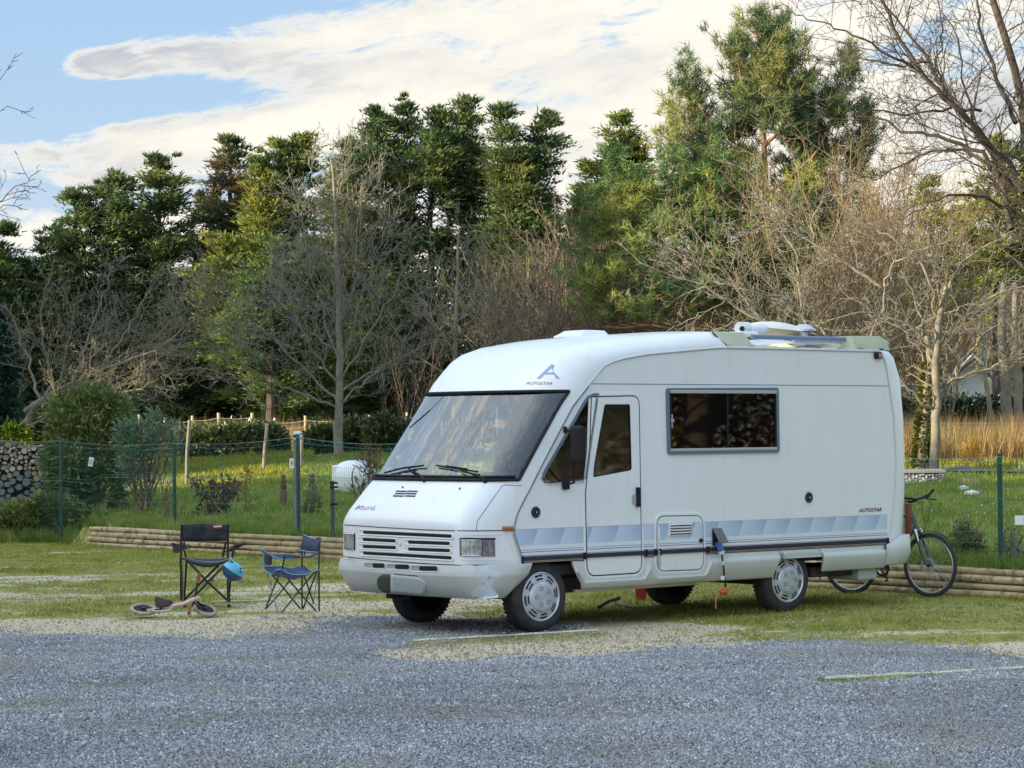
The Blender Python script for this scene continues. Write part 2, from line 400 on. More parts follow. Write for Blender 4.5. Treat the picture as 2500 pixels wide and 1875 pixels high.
# scattered pebbles, dead leaves and bits on the dirt
x, y = scatter_pts(60000, -8, 7, 18, 37, lambda x, y: ~gravel_mask(x, y) & (y < wall_y(x) - .3) & (rng.random(len(x)) < .25 + .75 * (1 - grass_amt(x, y))))
r = rng.uniform(.005, .011, len(x)) * np.where(rng.random(len(x)) < .05, 1.8, 1)
pebbles = stone_scatter('pebbles', np.stack([x, y, r * .3], -1), np.stack([r * 1.2, r, r * .6], -1),
                        stonemat('pebble_stone', ((.27, .22, .15), (.52, .46, .34), (.74, .71, .63))), 'small pale pebbles and bits scattered over the worn dirt and grass')

def blades(name, x, y, z, h, wd, lean, m, label, parent=None):
    n = len(x); th = rng.random(n) * 6.283; ph = rng.random(n) * 6.283
    b = np.stack([x, y, z], -1); s = np.stack([np.cos(th), np.sin(th), th * 0], -1) * (wd * .5)[:, None]
    l = np.stack([np.cos(ph), np.sin(ph), ph * 0], -1) * (h * lean * rng.random(n))[:, None]
    tip = b + l + np.stack([x * 0, x * 0, h], -1)
    V = np.stack([b - s, b + s, tip], 1).reshape(-1, 3)
    o = mesh_obj(name, V, np.arange(3 * n).reshape(n, 3), m, parent)
    return tag(o, label, kind='stuff')
lawn_m = leafmat('lawn_blades', (.15, .215, .045), (.33, .38, .10), (.20, .27, .06), 2.2, .5, .45)
pitch_m = leafmat('pitch_grass', (.20, .215, .035), (.50, .44, .12), (.33, .32, .065), 2.0, .4, .4)
x, y = scatter_pts(420000, -9, 7.5, 18.5, 45, lambda x, y: ~gravel_mask(x, y) & (y < wall_y(x) - .05) & (rng.random(len(x)) < grass_amt(x, y)**2.3 * .9))
h = rng.uniform(.012, .032, len(x)) * (1 + 1.2 * sstep((vn1(x, y, 1.1) - .52) / .2))
dw = wall_y(x) - y; h = h * (1 + 1.2 * np.exp(-dw / .35))
blades('pitch_grass', x, y, 0 * x, h, rng.uniform(.006, .012, len(x)), 1.1, pitch_m, 'short patchy grass on the camping pitch round the motorhome')
x = rng.uniform(-13, 12, 270000); y = wall_y(x) + .1 + 34 * rng.random(len(x))**1.25
k = (np.abs(x) < y * .215) & (rng.random(len(x)) > .55 * sstep((np.exp(-(((x + 6.6) / 3.4)**2 + ((y - 52.5) / 2.6)**2)) - .4) / .3)); x, y = x[k], y[k]
h = rng.uniform(.05, .13, len(x)) * (.5 + vn1(x, y, .9)) * (1 + 1.0 * np.exp(-(y - wall_y(x)) / .6))
blades('lawn_grass', x, y, garden_h(x, y), h, rng.uniform(.014, .028, len(x)), .9, lawn_m, 'green lawn grass rising behind the log wall and fence')
# white clover and daisies dotted in the lawn
x = rng.uniform(-9, 9, 1100); y = wall_y(x) + .3 + 14 * rng.random(1100); k = vn2(x, y, .5) > .5; x, y = x[k], y[k]
blades('daisies', x, y, garden_h(x, y) + .06, x * 0 + .02, x * 0 + .022, .5, mat('daisy_white', (.75, .75, .70)), 'tiny white daisies dotted in the lawn behind the log wall')

# pale edging strips that divide the pitches
pm = mat('edging_strip', (.62, .64, .48), .8, col2=(.45, .47, .33), scale=9)
def strip(p0, p1, label, wd=.028):
    A, B = gpt(*p0), gpt(*p1); d = (B - A); L = np.linalg.norm(d); ns = max(4, int(L / .15)); d /= L; nrm = np.array([-d[1], d[0], 0])
    top = []
    for i in range(ns + 1):
        p = A + d * L * i / ns + nrm * .012 * math.sin(i * .7); top.append(p)
    ac = Acc(); ac.tube([p + (0, 0, .008) for p in top], [wd * .6 * (1 + .25 * math.sin(i * 1.9)) for i in range(ns + 1)], 6, flat=.8)
    o = ac.build('pitch_edging', pm); return tag(o, label, 'edging strip', 'pale strips marking the pitch edges')
strip((1008, 1567), (1462, 1541), 'pale edging strip on the ground in front of the motorhome front wheel')
strip((520, 1472), (668, 1467), 'pale edging strip on the ground behind the two camping chairs')
strip((0, 1415), (130, 1409), 'pale edging strip in the grass at the left edge')
strip((2015, 1661), (2500, 1636), 'long edging strip crossing the gravel at the right', .04)
# grass tuft line beside the right strip
xs = []; 
A, B = gpt(2000, 1663), gpt(2520, 1640); q = rng.random(1500)[:, None]; P = A + (B - A) * q + np.stack([rng.normal(0, .02, 1500), rng.normal(0, .12, 1500), np.zeros(1500)], -1)
blades('strip_grass', P[:, 0], P[:, 1], P[:, 2] * 0, rng.uniform(.01, .035, 1500), rng.uniform(.006, .011, 1500), 1.2, pitch_m, 'thin line of grass growing along the edging strip in the gravel')
A, B = gpt(1000, 1572), gpt(1480, 1546); P = A + (B - A) * q + np.stack([rng.normal(0, .02, 1500), rng.normal(-.15, .22, 1500), np.zeros(1500)], -1)
blades('strip_grass', P[:, 0], P[:, 1], P[:, 2] * 0, rng.uniform(.01, .03, 1500), rng.uniform(.006, .011, 1500), 1.2, pitch_m, 'low grass growing against the edging strip by the front wheel')
# ------------------------------------------------------------------ motorhome
VO = Vector((.282, 24.099, 0)); VAL = math.radians(40.707); VTH = math.radians(.241)
VM = Matrix.Translation(VO) @ Matrix.Rotation(VAL, 4, 'Z') @ Matrix.Rotation(VTH, 4, 'Y')
VMI = VM.inverted()
van = bpy.data.objects.new('motorhome', None); COL.objects.link(van); van.matrix_world = VM
tag(van, 'large white vintage motorhome parked on the grass pitch, cab facing left', 'motorhome')
def vray(px, py):
    d = VMI.to_3x3() @ Vector(ray(px, py)); o = VMI @ Vector(CAM); return o, d
def vplane(ax, val, px, py):
    o, d = vray(px, py); return np.array(o + d * ((val - o[ax]) / d[ax]))
WHITE = mat('van_paint', (.78, .79, .79), .28, col2=(.71, .72, .71), scale=1.6, lo=.45, hi=.8, coat=.4)
def paint(name, col, rough, coat, dirt=.5):
    m = bpy.data.materials.new(name); m.use_nodes = True; g = NT(m.node_tree); b_ = g.n['Principled BSDF']; v = g.n.new('ShaderNodeTexCoord').outputs['Object']
    mp = g.n.new('ShaderNodeMapping'); mp.inputs['Scale'].default_value = (5, 5, .55); g.l.new(v, mp.inputs[0])
    c = g.mix(g.math('MULTIPLY', g.ramp(g.noise(v, 1.1, 3, .6), .45, .75), dirt * .8), col, (col[0] * .93, col[1] * .91, col[2] * .84))
    st = g.math('MULTIPLY', g.ramp(g.noise(mp.outputs[0], 1.6, 5, .7), .50, .80), dirt); c = g.mix(g.math('MULTIPLY', st, .42), c, (.50, .48, .42))
    low = g.ramp(g.math('ADD', g.sep(v)[2], g.math('MULTIPLY', g.noise(v, 3, 3, .6), .3)), .95, .45); c = g.mix(g.math('MULTIPLY', low, dirt * .40), c, (.42, .39, .32))
    g.l.new(c, b_.inputs['Base Color']); b_.inputs['Coat Weight'].default_value = coat; b_.inputs['Coat Roughness'].default_value = .10
    r_ = g.math('MULTIPLY_ADD', g.noise(v, 2.5, 3, .6), .25, rough - .10); g.l.new(r_, b_.inputs['Roughness'])
    bn = g.n.new('ShaderNodeBump'); bn.inputs['Distance'].default_value = .006; bn.inputs['Strength'].default_value = .6; g.l.new(g.noise(v, 1.3, 2, .5), bn.inputs['Height']); g.l.new(bn.outputs[0], b_.inputs['Normal'])
    MATS[name] = m; return m
WHITE = paint('van_body_paint', (.82, .83, .84), .30, .4, .5)
FRP = paint('van_front_grp', (.74, .75, .73), .40, .25, .7)
BUMP = paint('bumper_grp', (.60, .62, .61), .52, .05, .8)
BLACK = mat('black_rubber', (.014, .014, .016), .7, spec=.3); SLOT = mat('slot_dark', (.008, .008, .01), .8)
ALU = mat('aluminium_trim', (.62, .64, .66), .35, .6); GREYFR = mat('grey_window_frame', (.13, .17, .22), .45)
CHROME = mat('chrome', (.75, .77, .8), .12, 1.0); PLAST = mat('black_plastic', (.025, .026, .03), .45)
W = 1.96
Sz = [.40, .641, .70, .80, .90, 1.0, 1.11, 1.22, 1.287, 1.5, 1.81, 2.067, 2.26, 2.304]
Sx = [-.296, -.296, -.30, -.342, -.387, -.385, -.339, -.264, -.212, -.067, .153, .339, .544, .597]
Lz = [.60, .742, .952, 1.022, 1.104, 1.339, 1.40, 1.435, 1.675, 1.902, 2.146, 2.29, 2.436]
Lx = [-.872, -.869, -.868, -.858, -.796, -.564, -.485, -.438, -.256, -.072, .113, .226, .357]
def Srow(z): return float(np.interp(z, Sz, Sx))
def rcz(z): return float(np.interp(z, [.6, .9, 1.3, 1.5, 2.5], [.14, .16, .24, .30, .32]))
def Prow(z):
    rc = rcz(z); line = float(np.interp(z, Lz, Lx)) + (W - rc - 1.9) * .785
    a_ = math.sqrt(max((Srow(z) - line)**2 - (.785 * rc)**2, .01)); return Srow(z) - a_
rows = []      # each: S(x,z), P(x,z), rc, bow_x, bow_z
for z in [.645, .72, .80, .88, .93, .952, 1.0, 1.05, 1.104, 1.16, 1.22, 1.30, 1.36, 1.395, 1.50, 1.60, 1.70, 1.80, 1.90, 2.0, 2.10, 2.20, 2.24, 2.304]:
    bow = np.interp(z, [.6, 1.0, 1.4, 2.2, 2.304], [.05, .05, .07, .07, .065])
    rows.append(((Srow(z), z), (Prow(z), z), rcz(z), bow, 0))
WS0, WS1 = 13, 21            # rows of the windscreen's bottom and top edge
for s_, p_, rc, bx, bz in [((.672, 2.375), (.225, 2.43), .32, .05, .005), ((.752, 2.441), (.315, 2.515), .33, .04, .01), ((.86, 2.482), (.44, 2.59), .34, .03, .015),
                           ((.998, 2.513), (.66, 2.655), .34, .015, .015), ((1.31, 2.558), (1.10, 2.72), .32, 0, .02), ((1.66, 2.585), (1.6, 2.755), .26, 0, .02),
                           ((2.20, 2.628), (2.22, 2.792), .15, 0, .02), ((2.36, 2.634), (2.26, 2.795), .15, 0, .02), ((2.40, 2.634), (2.40, 2.655), .13, 0, .03), ((3.3, 2.634), (3.3, 2.655), .13, 0, .03), ((4.30, 2.628), (4.30, 2.655), .13, 0, .03), ((4.45, 2.628), (4.50, 2.655), .13, 0, .0),
                           ((4.61, 2.627), (4.74, 2.66), .13, -.02, .0), ((4.665, 2.56), (4.85, 2.640), .13, -.03, .0), ((4.70, 2.48), (4.93, 2.58), .13, -.03, 0), ((4.758, 2.22), (5.03, 2.36), .13, -.03, 0), ((4.81, 1.94), (5.075, 1.94), .13, -.03, 0),
                           ((4.841, 1.53), (5.09, 1.53), .13, -.03, 0), ((4.815, 1.2), (5.085, 1.15), .13, -.03, 0), ((4.737, .765), (5.06, .72), .13, -.03, 0), ((4.70, .60), (5.04, .58), .13, -.03, 0)]:
    rows.append((s_, p_, rc, bx, bz))
TH = [math.radians(t) for t in (0, 9, 18, 26, 35, 46, 57, 68, 79, 90)]
CT = [.12, .27, .42, .58, .73, .88]
def ring(row):
    (sx, sz), (px_, pz), rc, bx, bz = row; pts = []
    for t in TH:
        k = math.sin(t); pts.append((sx + (px_ - sx) * k, rc * (1 - math.cos(t)), sz + (pz - sz) * k))
    for c in CT:
        q = 1 - (2 * c - 1)**2; pts.append((px_ - bx * q, rc + (W - 2 * rc) * c, pz + bz * q))
    for t in TH[::-1]:
        k = math.sin(t); pts.append((sx + (px_ - sx) * k, W - rc * (1 - math.cos(t)), sz + (pz - sz) * k))
    return pts
R = [ring(r_) for r_ in rows]; NC = len(R[0]); CW0 = 2; CW1 = NC - 3      # windscreen columns
V = [p for r_ in R for p in r_]
F, FG = [], []
for i in range(len(R) - 1):
    for j in range(NC - 1):
        q = (i * NC + j, i * NC + j + 1, (i + 1) * NC + j + 1, (i + 1) * NC + j)
        (FG if WS0 <= i < WS1 and CW0 <= j < CW1 else F).append(q)
ALLF = F + FG
shell = mesh_obj('body_shell', V, F, WHITE, van, True)
bvh = BVHTree.FromPolygons([Vector(v) for v in V], ALLF)
# side panels: flat, with window openings
def zbot(x): return .645
Sout = [(Srow(z), z) for z in (.645, .70, .75, .80, .85, .90, .95, 1.0, 1.05, 1.11, 1.16, 1.22, 1.287, 1.4, 1.5, 1.6, 1.7, 1.81, 1.9, 2.0, 2.067, 2.16, 2.26, 2.304)] + \
       [r_[0] for r_ in rows[24:]][:-1] + [(4.70, .645)]
def fillet(poly, rad, n=5):
    out = []; m = len(poly)
    rad = rad if hasattr(rad, '__len__') else [rad] * m
    for i in range(m):
        p0, p, p1 = (np.array(poly[(i + k) % m], float) for k in (-1, 0, 1)); r_ = rad[i]
        if r_ <= 0: out.append(tuple(p)); continue
        a_ = p0 - p; b_ = p1 - p; a_ /= np.linalg.norm(a_); b_ /= np.linalg.norm(b_)
        for k in range(n + 1):
            t = k / n; A_ = p + a_ * r_; B_ = p + b_ * r_
            out.append(tuple((1 - t)**2 * A_ + 2 * t * (1 - t) * p + t * t * B_))
    return out
def inset(poly, d):
    n = len(poly); out = []; P_ = [np.array(p, float) for p in poly]
    area = sum(P_[i][0] * P_[(i + 1) % n][1] - P_[(i + 1) % n][0] * P_[i][1] for i in range(n)); sg = 1 if area > 0 else -1
    for i in range(n):
        e0 = P_[i] - P_[i - 1]; e1 = P_[(i + 1) % n] - P_[i]; e0 /= np.linalg.norm(e0) + 1e-9; e1 /= np.linalg.norm(e1) + 1e-9
        n0 = np.array([-e0[1], e0[0]]) * sg; n1 = np.array([-e1[1], e1[0]]) * sg; m_ = n0 + n1; m_ /= max(1 + n0 @ n1, .4)
        out.append(tuple(P_[i] + m_ * d))
    return out
def plate(name, outer, holes, mp, m, parent, th=.01, smooth=False):
    "sheet with openings: 2-D outline and holes, mapped by mp(u, v, depth) into space, given thickness th"
    loops = [outer] + list(holes)
    pts = [Vector((p[0], p[1], 0)) for l in loops for p in l]
    tris = geometry.tessellate_polygon([[Vector((p[0], p[1], 0)) for p in l] for l in loops])
    n = len(pts); V = [mp(p.x, p.y, 0) for p in pts] + [mp(p.x, p.y, th) for p in pts]
    F = [tuple(t) for t in tris] + [tuple(i + n for i in t[::-1]) for t in tris]; b = 0
    for l in loops:
        k = len(l)
        for i in range(k): F.append((b + i, b + (i + 1) % k, n + b + (i + 1) % k, n + b + i))
        b += k
    o = mesh_obj(name, V, F, m, parent); bm = bmesh.new(); bm.from_mesh(o.data)
    bmesh.ops.recalc_face_normals(bm, faces=bm.faces); bm.to_mesh(o.data); bm.free(); return o
def near(off=0.0): return lambda u, v, d: (u, -off + d, v)
def far(off=0.0): return lambda u, v, d: (u, W + off - d, v)
door_out = fillet([(.575, 2.160), (1.196, 2.172), (1.212, .490), (.505, .487), (.490, 1.262), (.545, 1.62)], [.02, .10, .11, .11, 0, 0])
door_win = fillet([(.745, 2.085), (1.071, 2.085), (1.088, 1.464), (.593, 1.405), (.600, 1.50)], [.02, .02, .03, .02, .03], 3)
quart = fillet([(.55, 2.188), (.682, 2.188), (.512, 1.372), (.02, 1.345), (-.052, 1.42)], [.09, .015, .015, .09, .07])
mainw = fillet([(1.545, 2.238), (3.088, 2.250), (3.094, 1.608), (1.558, 1.606)], .035)
sp = plate('side_panel', Sout, [inset(quart, .01), inset(door_win, -.02), inset(mainw, .02)], near(0), WHITE, van, .02)
sp2 = plate('side_panel', Sout, [inset(quart, .01), inset(door_win, -.02), inset(mainw, .02)], far(0), WHITE, van, .02)
Sol = [(x_, -.004, z_) for x_, z_ in Sout[:-1]]
for yy, nm in ((-.004, 0), (W + .004, 1)):
    Acc().tube([(x_, yy, z_) for x_, z_ in Sout[:-1]], .010, 6).build('edge_trim', ALU, van, True)
Acc().tube([(x_, -.010, z_) for x_, z_ in [(Srow(z) + .018, z) for z in np.linspace(.70, 2.25, 24)]], .0035, 4).build('edge_seal', PLAST, van, True)
Acc().box((2.665, -.0012, 2.2755), (4.14, .003, .006)).build('panel_seam', GREYFR, van)
# glass panes and frames on both sides
SMOKE = glassmat('smoked_glass', (.32, .28, .20), 1.4, .02); CLEAR = glassmat('clear_glass', (.66, .70, .66), .9, .03)
for mp_, near_side in ((near, 1), (far, 0)):
    def ringp(name, out, wd, off, m, th): return plate(name, out, [inset(out, wd)], mp_(off), m, van, th)
    fr = ringp('window_frame', mainw, .035, .018, GREYFR, .03)
    pane_top = [(1.585, 2.215), (3.058, 2.222), (3.062, 1.640), (1.596, 1.638)]
    wp = plate('window_pane', pane_top, [], mp_(.006), SMOKE, van, .004)
    sgn = -1 if near_side else 1; y0 = 0 if near_side else W
    for z_, h_ in ((2.205, .030), (1.648, .026)): Acc().box((2.325, y0 + sgn * .014, z_), (1.46, .016, h_)).build('window_rail', ALU, van, bevel=.003)
    for x_, w_ in ((2.37, .016), (1.598, .014), (3.045, .012)): Acc().box((x_, y0 + sgn * .012, 1.93), (w_, .012, .53)).build('window_bar', BLACK, van)
    ringp('window_frame', quart, .026, .012, GREYFR, .02)
    plate('window_pane', inset(quart, .02), [], mp_(.004), CLEAR, van, .004)
Acc().box((1.612, -.022, 1.93), (.035, .02, .028)).box((1.615, -.012, 1.925), (.018, .012, .13)).build('window_catch', mat('grey_plastic', (.35, .37, .38), .4), van)
# lettering helpers and drawn-on-surface parts
def hit(px, py, tree=None):
    o, d = vray(px, py); loc, nrm, i_, dist = (tree or bvh).ray_cast(o, d)
    if loc is None:
        o = o + d * ((-.0 - o[1]) / d[1]); return np.array(o), np.array((0, -1., 0))
    if loc.y > .0001 or True:
        s = o + d * ((0 - o[1]) / d[1])
        if (s - o).length < (loc - o).length and pin(s.x, s.z): return np.array(s), np.array((0, -1., 0))
    n_ = np.array(nrm); n_ = n_ if n_ @ np.array(d) < 0 else -n_
    return np.array(loc), n_
_so = np.array(Sout)
def pin(x_, z_): return bool(pip(np.array([x_]), np.array([z_]), [tuple(p) for p in Sout])[0])
def surf(px, py, off=.003, tree=None):
    p, n_ = hit(px, py, tree); return p + n_ * off
def surf_line(name, pts, r, m, parent=van, off=.001, step=12, tree=None):
    out = []
    for (x0, y0), (x1, y1) in zip(pts[:-1], pts[1:]):
        n_ = max(1, int(math.hypot(x1 - x0, y1 - y0) / step))
        for k in range(n_): out.append(surf(x0 + (x1 - x0) * k / n_, y0 + (y1 - y0) * k / n_, off, tree))
    out.append(surf(*pts[-1], off, tree)); return Acc().tube(out, r, 5).build(name, m, parent, True)
def surf_patch(name, quad, m, parent=van, nu=8, nv=4, off=.003, shape=None, tree=None):
    "bilinear pixel quad (TL, TR, BR, BL) laid on the body"
    q = [np.array(p, float) for p in quad]; P_ = []
    for j in range(nv + 1):
        row = []
        for i in range(nu + 1):
            u, v = i / nu, j / nv; p = (q[0] * (1 - u) + q[1] * u) * (1 - v) + (q[3] * (1 - u) + q[2] * u) * v
            row.append(surf(p[0], p[1], off, tree))
        P_.append(row)
    o = Acc().grid(P_).build(name, m, parent, True); return o
def text_mesh(s, ext=0):
    c = bpy.data.curves.new('t', 'FONT'); c.body = s; c.resolution_u = 3; t = bpy.data.objects.new('t', c); COL.objects.link(t)
    dg = bpy.context.evaluated_depsgraph_get(); e = t.evaluated_get(dg); me = e.to_mesh()
    V = np.array([v.co[:] for v in me.vertices]); F = [tuple(p.vertices) for p in me.polygons]; e.to_mesh_clear()
    bpy.data.objects.remove(t); bpy.data.curves.remove(c); return V, F
def lettering(name, s, m, mp, parent, bold=0, thick=.003):
    V, F = text_mesh(s); V = V.copy(); V[:, 0] -= V[:, 0].min(); V[:, 0] /= V[:, 0].max(); V[:, 1] -= V[:, 1].min(); V[:, 1] /= V[:, 1].max()
    o = mesh_obj(name, [mp(a_, b_) for a_, b_, _ in V], F, m, parent); return o
RED = mat('red_lettering', (.30, .035, .04), .5); NAVY = mat('navy_lettering', (.03, .035, .08), .5); LOGO = mat('logo_grey_blue', (.30, .36, .48), .4)
def pxmap(o0, ex, ey, shear, off=.003):
    return lambda u, v: surf(o0[0] + ex[0] * u + ey[0] * v + shear * v, o0[1] + ex[1] * u + ey[1] * v, off)
# windscreen
WSG = glassmat('windscreen_glass', (.52, .58, .66), 2.1)
gl_o = mesh_obj('windscreen', V if False else [p for r_ in R for p in r_], FG, WSG, van, True)
bm = bmesh.new(); bm.from_mesh(gl_o.data); bmesh.ops.delete(bm, geom=[v for v in bm.verts if not v.link_faces], context='VERTS'); bm.to_mesh(gl_o.data); bm.free()
cx = [R[i][CW0] for i in range(WS0, WS1 + 1)] + [R[WS1][j] for j in range(CW0, CW1 + 1)] + [R[i][CW1] for i in range(WS1, WS0 - 1, -1)] + [R[WS0][j] for j in range(CW1, CW0 - 1, -1)]
a_ = Acc(); cx = [np.array(p) - np.array((.012, .004 if p[1] < W / 2 else -.004, -.006)) for p in cx]
a_.tube(cx, .015, 8); a_.build('windscreen_seal', BLACK, van, True)
inner = [np.array(R[WS0][j]) + (.005, 0, .03) for j in range(CW0 + 1, CW1)]
Acc().tube([p + (.01, 0, .005) for p in inner], .022, 6, flat=.6).build('windscreen_lower_band', BLACK, van, True)
# rounded black corner fillets of the screen
for (i0, j0, di, dj) in ((WS0, CW0, 1, 1), (WS0, CW1, 1, -1)):
    c0 = np.array(R[i0][j0]); c1 = np.array(R[i0 + di * 2][j0]); c2 = np.array(R[i0][j0 + dj * 4])
    arc = [c1 * (1 - t)**2 + 2 * t * (1 - t) * c0 + c2 * t * t for t in np.linspace(0, 1, 9)]
    V_ = [c0 - (.008, 0, -.004)] + [p - (.010, 0, -.006) for p in arc]
    mesh_obj('windscreen_corner', V_, [(0, k, k + 1) for k in range(1, 9)], BLACK, van)
# bonnet seams
surf_line('bonnet_seam', [(1163, 1294.5), (1163, 1288), (1166, 1271), (1225, 1187), (1232, 1184), (1275, 1186)], .003, GREYFR)
Z1 = lambda x, y: (780 + .3617 * x, 760 + .3617 * y)
Z7 = lambda x, y: (820 + .2351 * x, 1240 + .2351 * y)
surf_line('bonnet_seam', [Z7(90, 175), Z7(440, 200), Z7(900, 226), Z7(1215, 236), Z7(1450, 238), Z7(1740, 234)], .0045, PLAST)
surf_line('front_panel_seam', [Z7(70, 505), Z7(300, 528), Z7(620, 556), Z7(1000, 582), Z7(1330, 596), Z7(1600, 592), Z7(1900, 584)], .0045, PLAST)
surf_line('front_panel_rib', [Z7(1280, 288), Z7(1500, 281), Z7(1780, 279), Z7(1800, 300), Z7(1862, 525), Z7(1850, 536), Z7(1500, 545), Z7(1290, 543)], .003, FRP)
surf_line('front_panel_rib', [Z7(1215, 325), Z7(1215, 545)], .004, FRP, step=5)
# louvres on the bonnet
for (x0, y0) in ((515, 1215), (590, 1215), (508, 1231), (582, 1231), (495, 1247), (573, 1247)):
    w_ = 70; surf_patch('bonnet_louvre', [Z1(x0 + 6, y0 - 4), Z1(x0 + w_ + 8, y0 - 2), Z1(x0 + w_, y0 + 6), Z1(x0, y0 + 4)], SLOT, nu=4, nv=1, off=.004)
for (x0, y0) in ((565, 1190), (950, 1199)):
    p = surf(*Z1(x0, y0), .004); Acc().lathe([(0, .001), (.004, .010), (.010, .008), (.012, .001)], p, (-.8, -.1, .5), 8).build('washer_jet', BLACK, van)
# grille: long slots, their dark depth painted as flat plates inside a raised lip
def slot(name, p0, p1, h, m=FRP, dark=SLOT, lipr=.010, dk=None, tree=None, shade_end=.0):
    "stadium slot on the body between two pixel points"
    n_ = 10; dk = dk or [(p0[0] + (p1[0] - p0[0]) * i / n_, p0[1] + (p1[1] - p0[1]) * i / n_) for i in range(n_ + 1)]
    mid = [surf(x_, y_, .001, tree) for x_, y_ in dk]; up = np.array((0, 0, 1.)); L = []
    top = [p + up * h / 2 for p in mid]; bot = [p - up * h / 2 for p in mid]
    e1 = mid[-1] - mid[-2]; e1 /= np.linalg.norm(e1); e0 = mid[0] - mid[1]; e0 /= np.linalg.norm(e0)
    arc1 = [mid[-1] + e1 * h / 2 * math.sin(t) + up * h / 2 * math.cos(t) for t in np.linspace(0, math.pi, 7)[1:-1]]
    arc0 = [mid[0] + e0 * h / 2 * math.sin(t) - up * h / 2 * math.cos(t) for t in np.linspace(0, math.pi, 7)[1:-1]]
    loop = top + arc1 + bot[::-1] + arc0
    return mid, top, bot, loop
def grille_slot(p0, p1, h, parent=van, m=FRP, tree=None, tuck=True, lip=.009, gap=.35):
    mid, top, bot, loop = slot('s', p0, p1, h, tree=tree)
    g_ = Acc(); n_ = len(mid)
    fw = np.array((-.004, 0, 0))
    g_.add([p + fw * .25 for p in loop], [tuple(range(len(loop)))]); o = g_.build('grille_slot', SLOT, parent)
    l_ = Acc(); l_.tube(loop + [loop[0], loop[1]], lip, 6); l_.build('slot_lip', m, o, True)
    # the upper blade throws the slot into the depth: a sloping white sill at the lower and far edge
    s_ = Acc(); k_ = max(1, int(n_ * gap * .35)); e = [mid[-1 - i] for i in range(0)]
    return o
# ---- bumper
def plan(off, zoff=0):      # plan curve of the bumper, near side to far side
    half = [(-.17, -.030), (-.40, -.032), (-.62, -.032), (-.78, -.024), (-.86, .003), (-.905, .050), (-.930, .13), (-.950, .30), (-.968, .55), (-.978, .80), (-.980, .98)]
    P_ = half + [(x_, W - y_) for x_, y_ in half[:-1][::-1]]; return P_
def bump_curve(z, d, xs):
    P_ = [np.array(p) for p in plan(0)]; out = []; n_ = len(P_)
    for i, p in enumerate(P_):
        t = P_[min(i + 1, n_ - 1)] - P_[max(i - 1, 0)]; t /= np.linalg.norm(t); nrm = np.array((t[1], -t[0])) * -1
        nrm = np.array((-abs(t[1]) if True else 0, -t[0] * (-1)))
        nrm = np.array((-t[1], t[0])); c = np.array((.5, W / 2)); 
        if nrm @ (p - c) < 0: nrm = -nrm
        q = p + nrm * d
        if i == 0 or i == n_ - 1: q[0] = xs
        out.append((q[0], q[1], z))
    return out
bz = [(.648, -.030, -.172), (.642, -.004, -.172), (.600, .006, -.20), (.548, .012, -.235), (.540, .010, -.24), (.44, -.045, -.33), (.348, -.105, -.405), (.340, -.125, -.41)]
B = [bump_curve(z, d, xs) for z, d, xs in bz]
bump_o = Acc().grid(B).build('bumper', BUMP, van, True)
md = bump_o.modifiers.new('thick', 'SOLIDIFY'); md.thickness = .012; md.offset = 1 if False else -1
bV = [p for r_ in B for p in r_]; nb = len(B[0]); bF = [(i * nb + j, i * nb + j + 1, (i + 1) * nb + j + 1, (i + 1) * nb + j) for i in range(len(B) - 1) for j in range(nb - 1)]
bvb = BVHTree.FromPolygons([Vector(v) for v in bV], bF)
def bsurf(px, py, off=.003):
    o, d = vray(px, py); loc, nrm, i_, dist = bvb.ray_cast(o, d)
    if loc is None: return np.array(vplane(0, -.95, px, py))
    n_ = np.array(nrm); n_ = n_ if n_ @ np.array(d) < 0 else -n_
    return np.array(loc) + n_ * off
def loopstrip(loop, d):
    # stadium loop (top, arc, bottom reversed, arc) -> quads between top and bottom, so it follows the curved body
    n_ = 11; top = loop[:n_]; a1 = loop[n_:n_ + 5]; bot = loop[n_ + 5:2 * n_ + 5][::-1]; a0 = loop[2 * n_ + 5:]
    V_ = [p + d for p in loop]; F_ = [(i, i + 1, 2 * n_ + 5 - 2 - i, 2 * n_ + 5 - 1 - i) for i in range(n_ - 1)]
    F_.append(tuple([n_ - 1] + list(range(n_, n_ + 5)) + [n_ + 5])); F_.append(tuple([2 * n_ + 4] + list(range(2 * n_ + 5, 2 * n_ + 10)) + [0]))
    return V_, F_
_old_surf = surf
def surf(px, py, off=.003, tree=None):
    return bsurf(px, py, off) if tree == 'b' else _old_surf(px, py, off)
# grille slots (two long, four short) with the light lip round each
for p0, p1 in (((262, 252), (1205, 297)), ((262, 468), (1205, 522)), ((258, 327), (625, 345)), ((258, 400), (628, 415)), ((730, 355), (1185, 372)), ((730, 428), (1188, 446))):
    h_ = .046
    mid, top, bot, loop = slot('s', Z7(*p0), Z7(*p1), h_)
    long_ = p1[0] - p0[0] > 600
    o = Acc().add(*loopstrip(loop, (-.001, 0, 0))).build('grille_slot', FRP, van)
    Acc().tube(loop + [loop[0]], .008, 6).build('slot_lip', FRP, o, True)
    d0 = p0[0] + (34 if True else 0); d1 = p1[0] - 12
    fr_ = lambda x_: Z7(x_, p0[1] + (p1[1] - p0[1]) * (x_ - p0[0]) / (p1[0] - p0[0]))
    m2 = slot('s', fr_(d0), fr_(d1), h_ * .62)[3]
    Acc().add(*loopstrip(m2, (-.004, 0, .002))).build('slot_opening', SLOT, o)
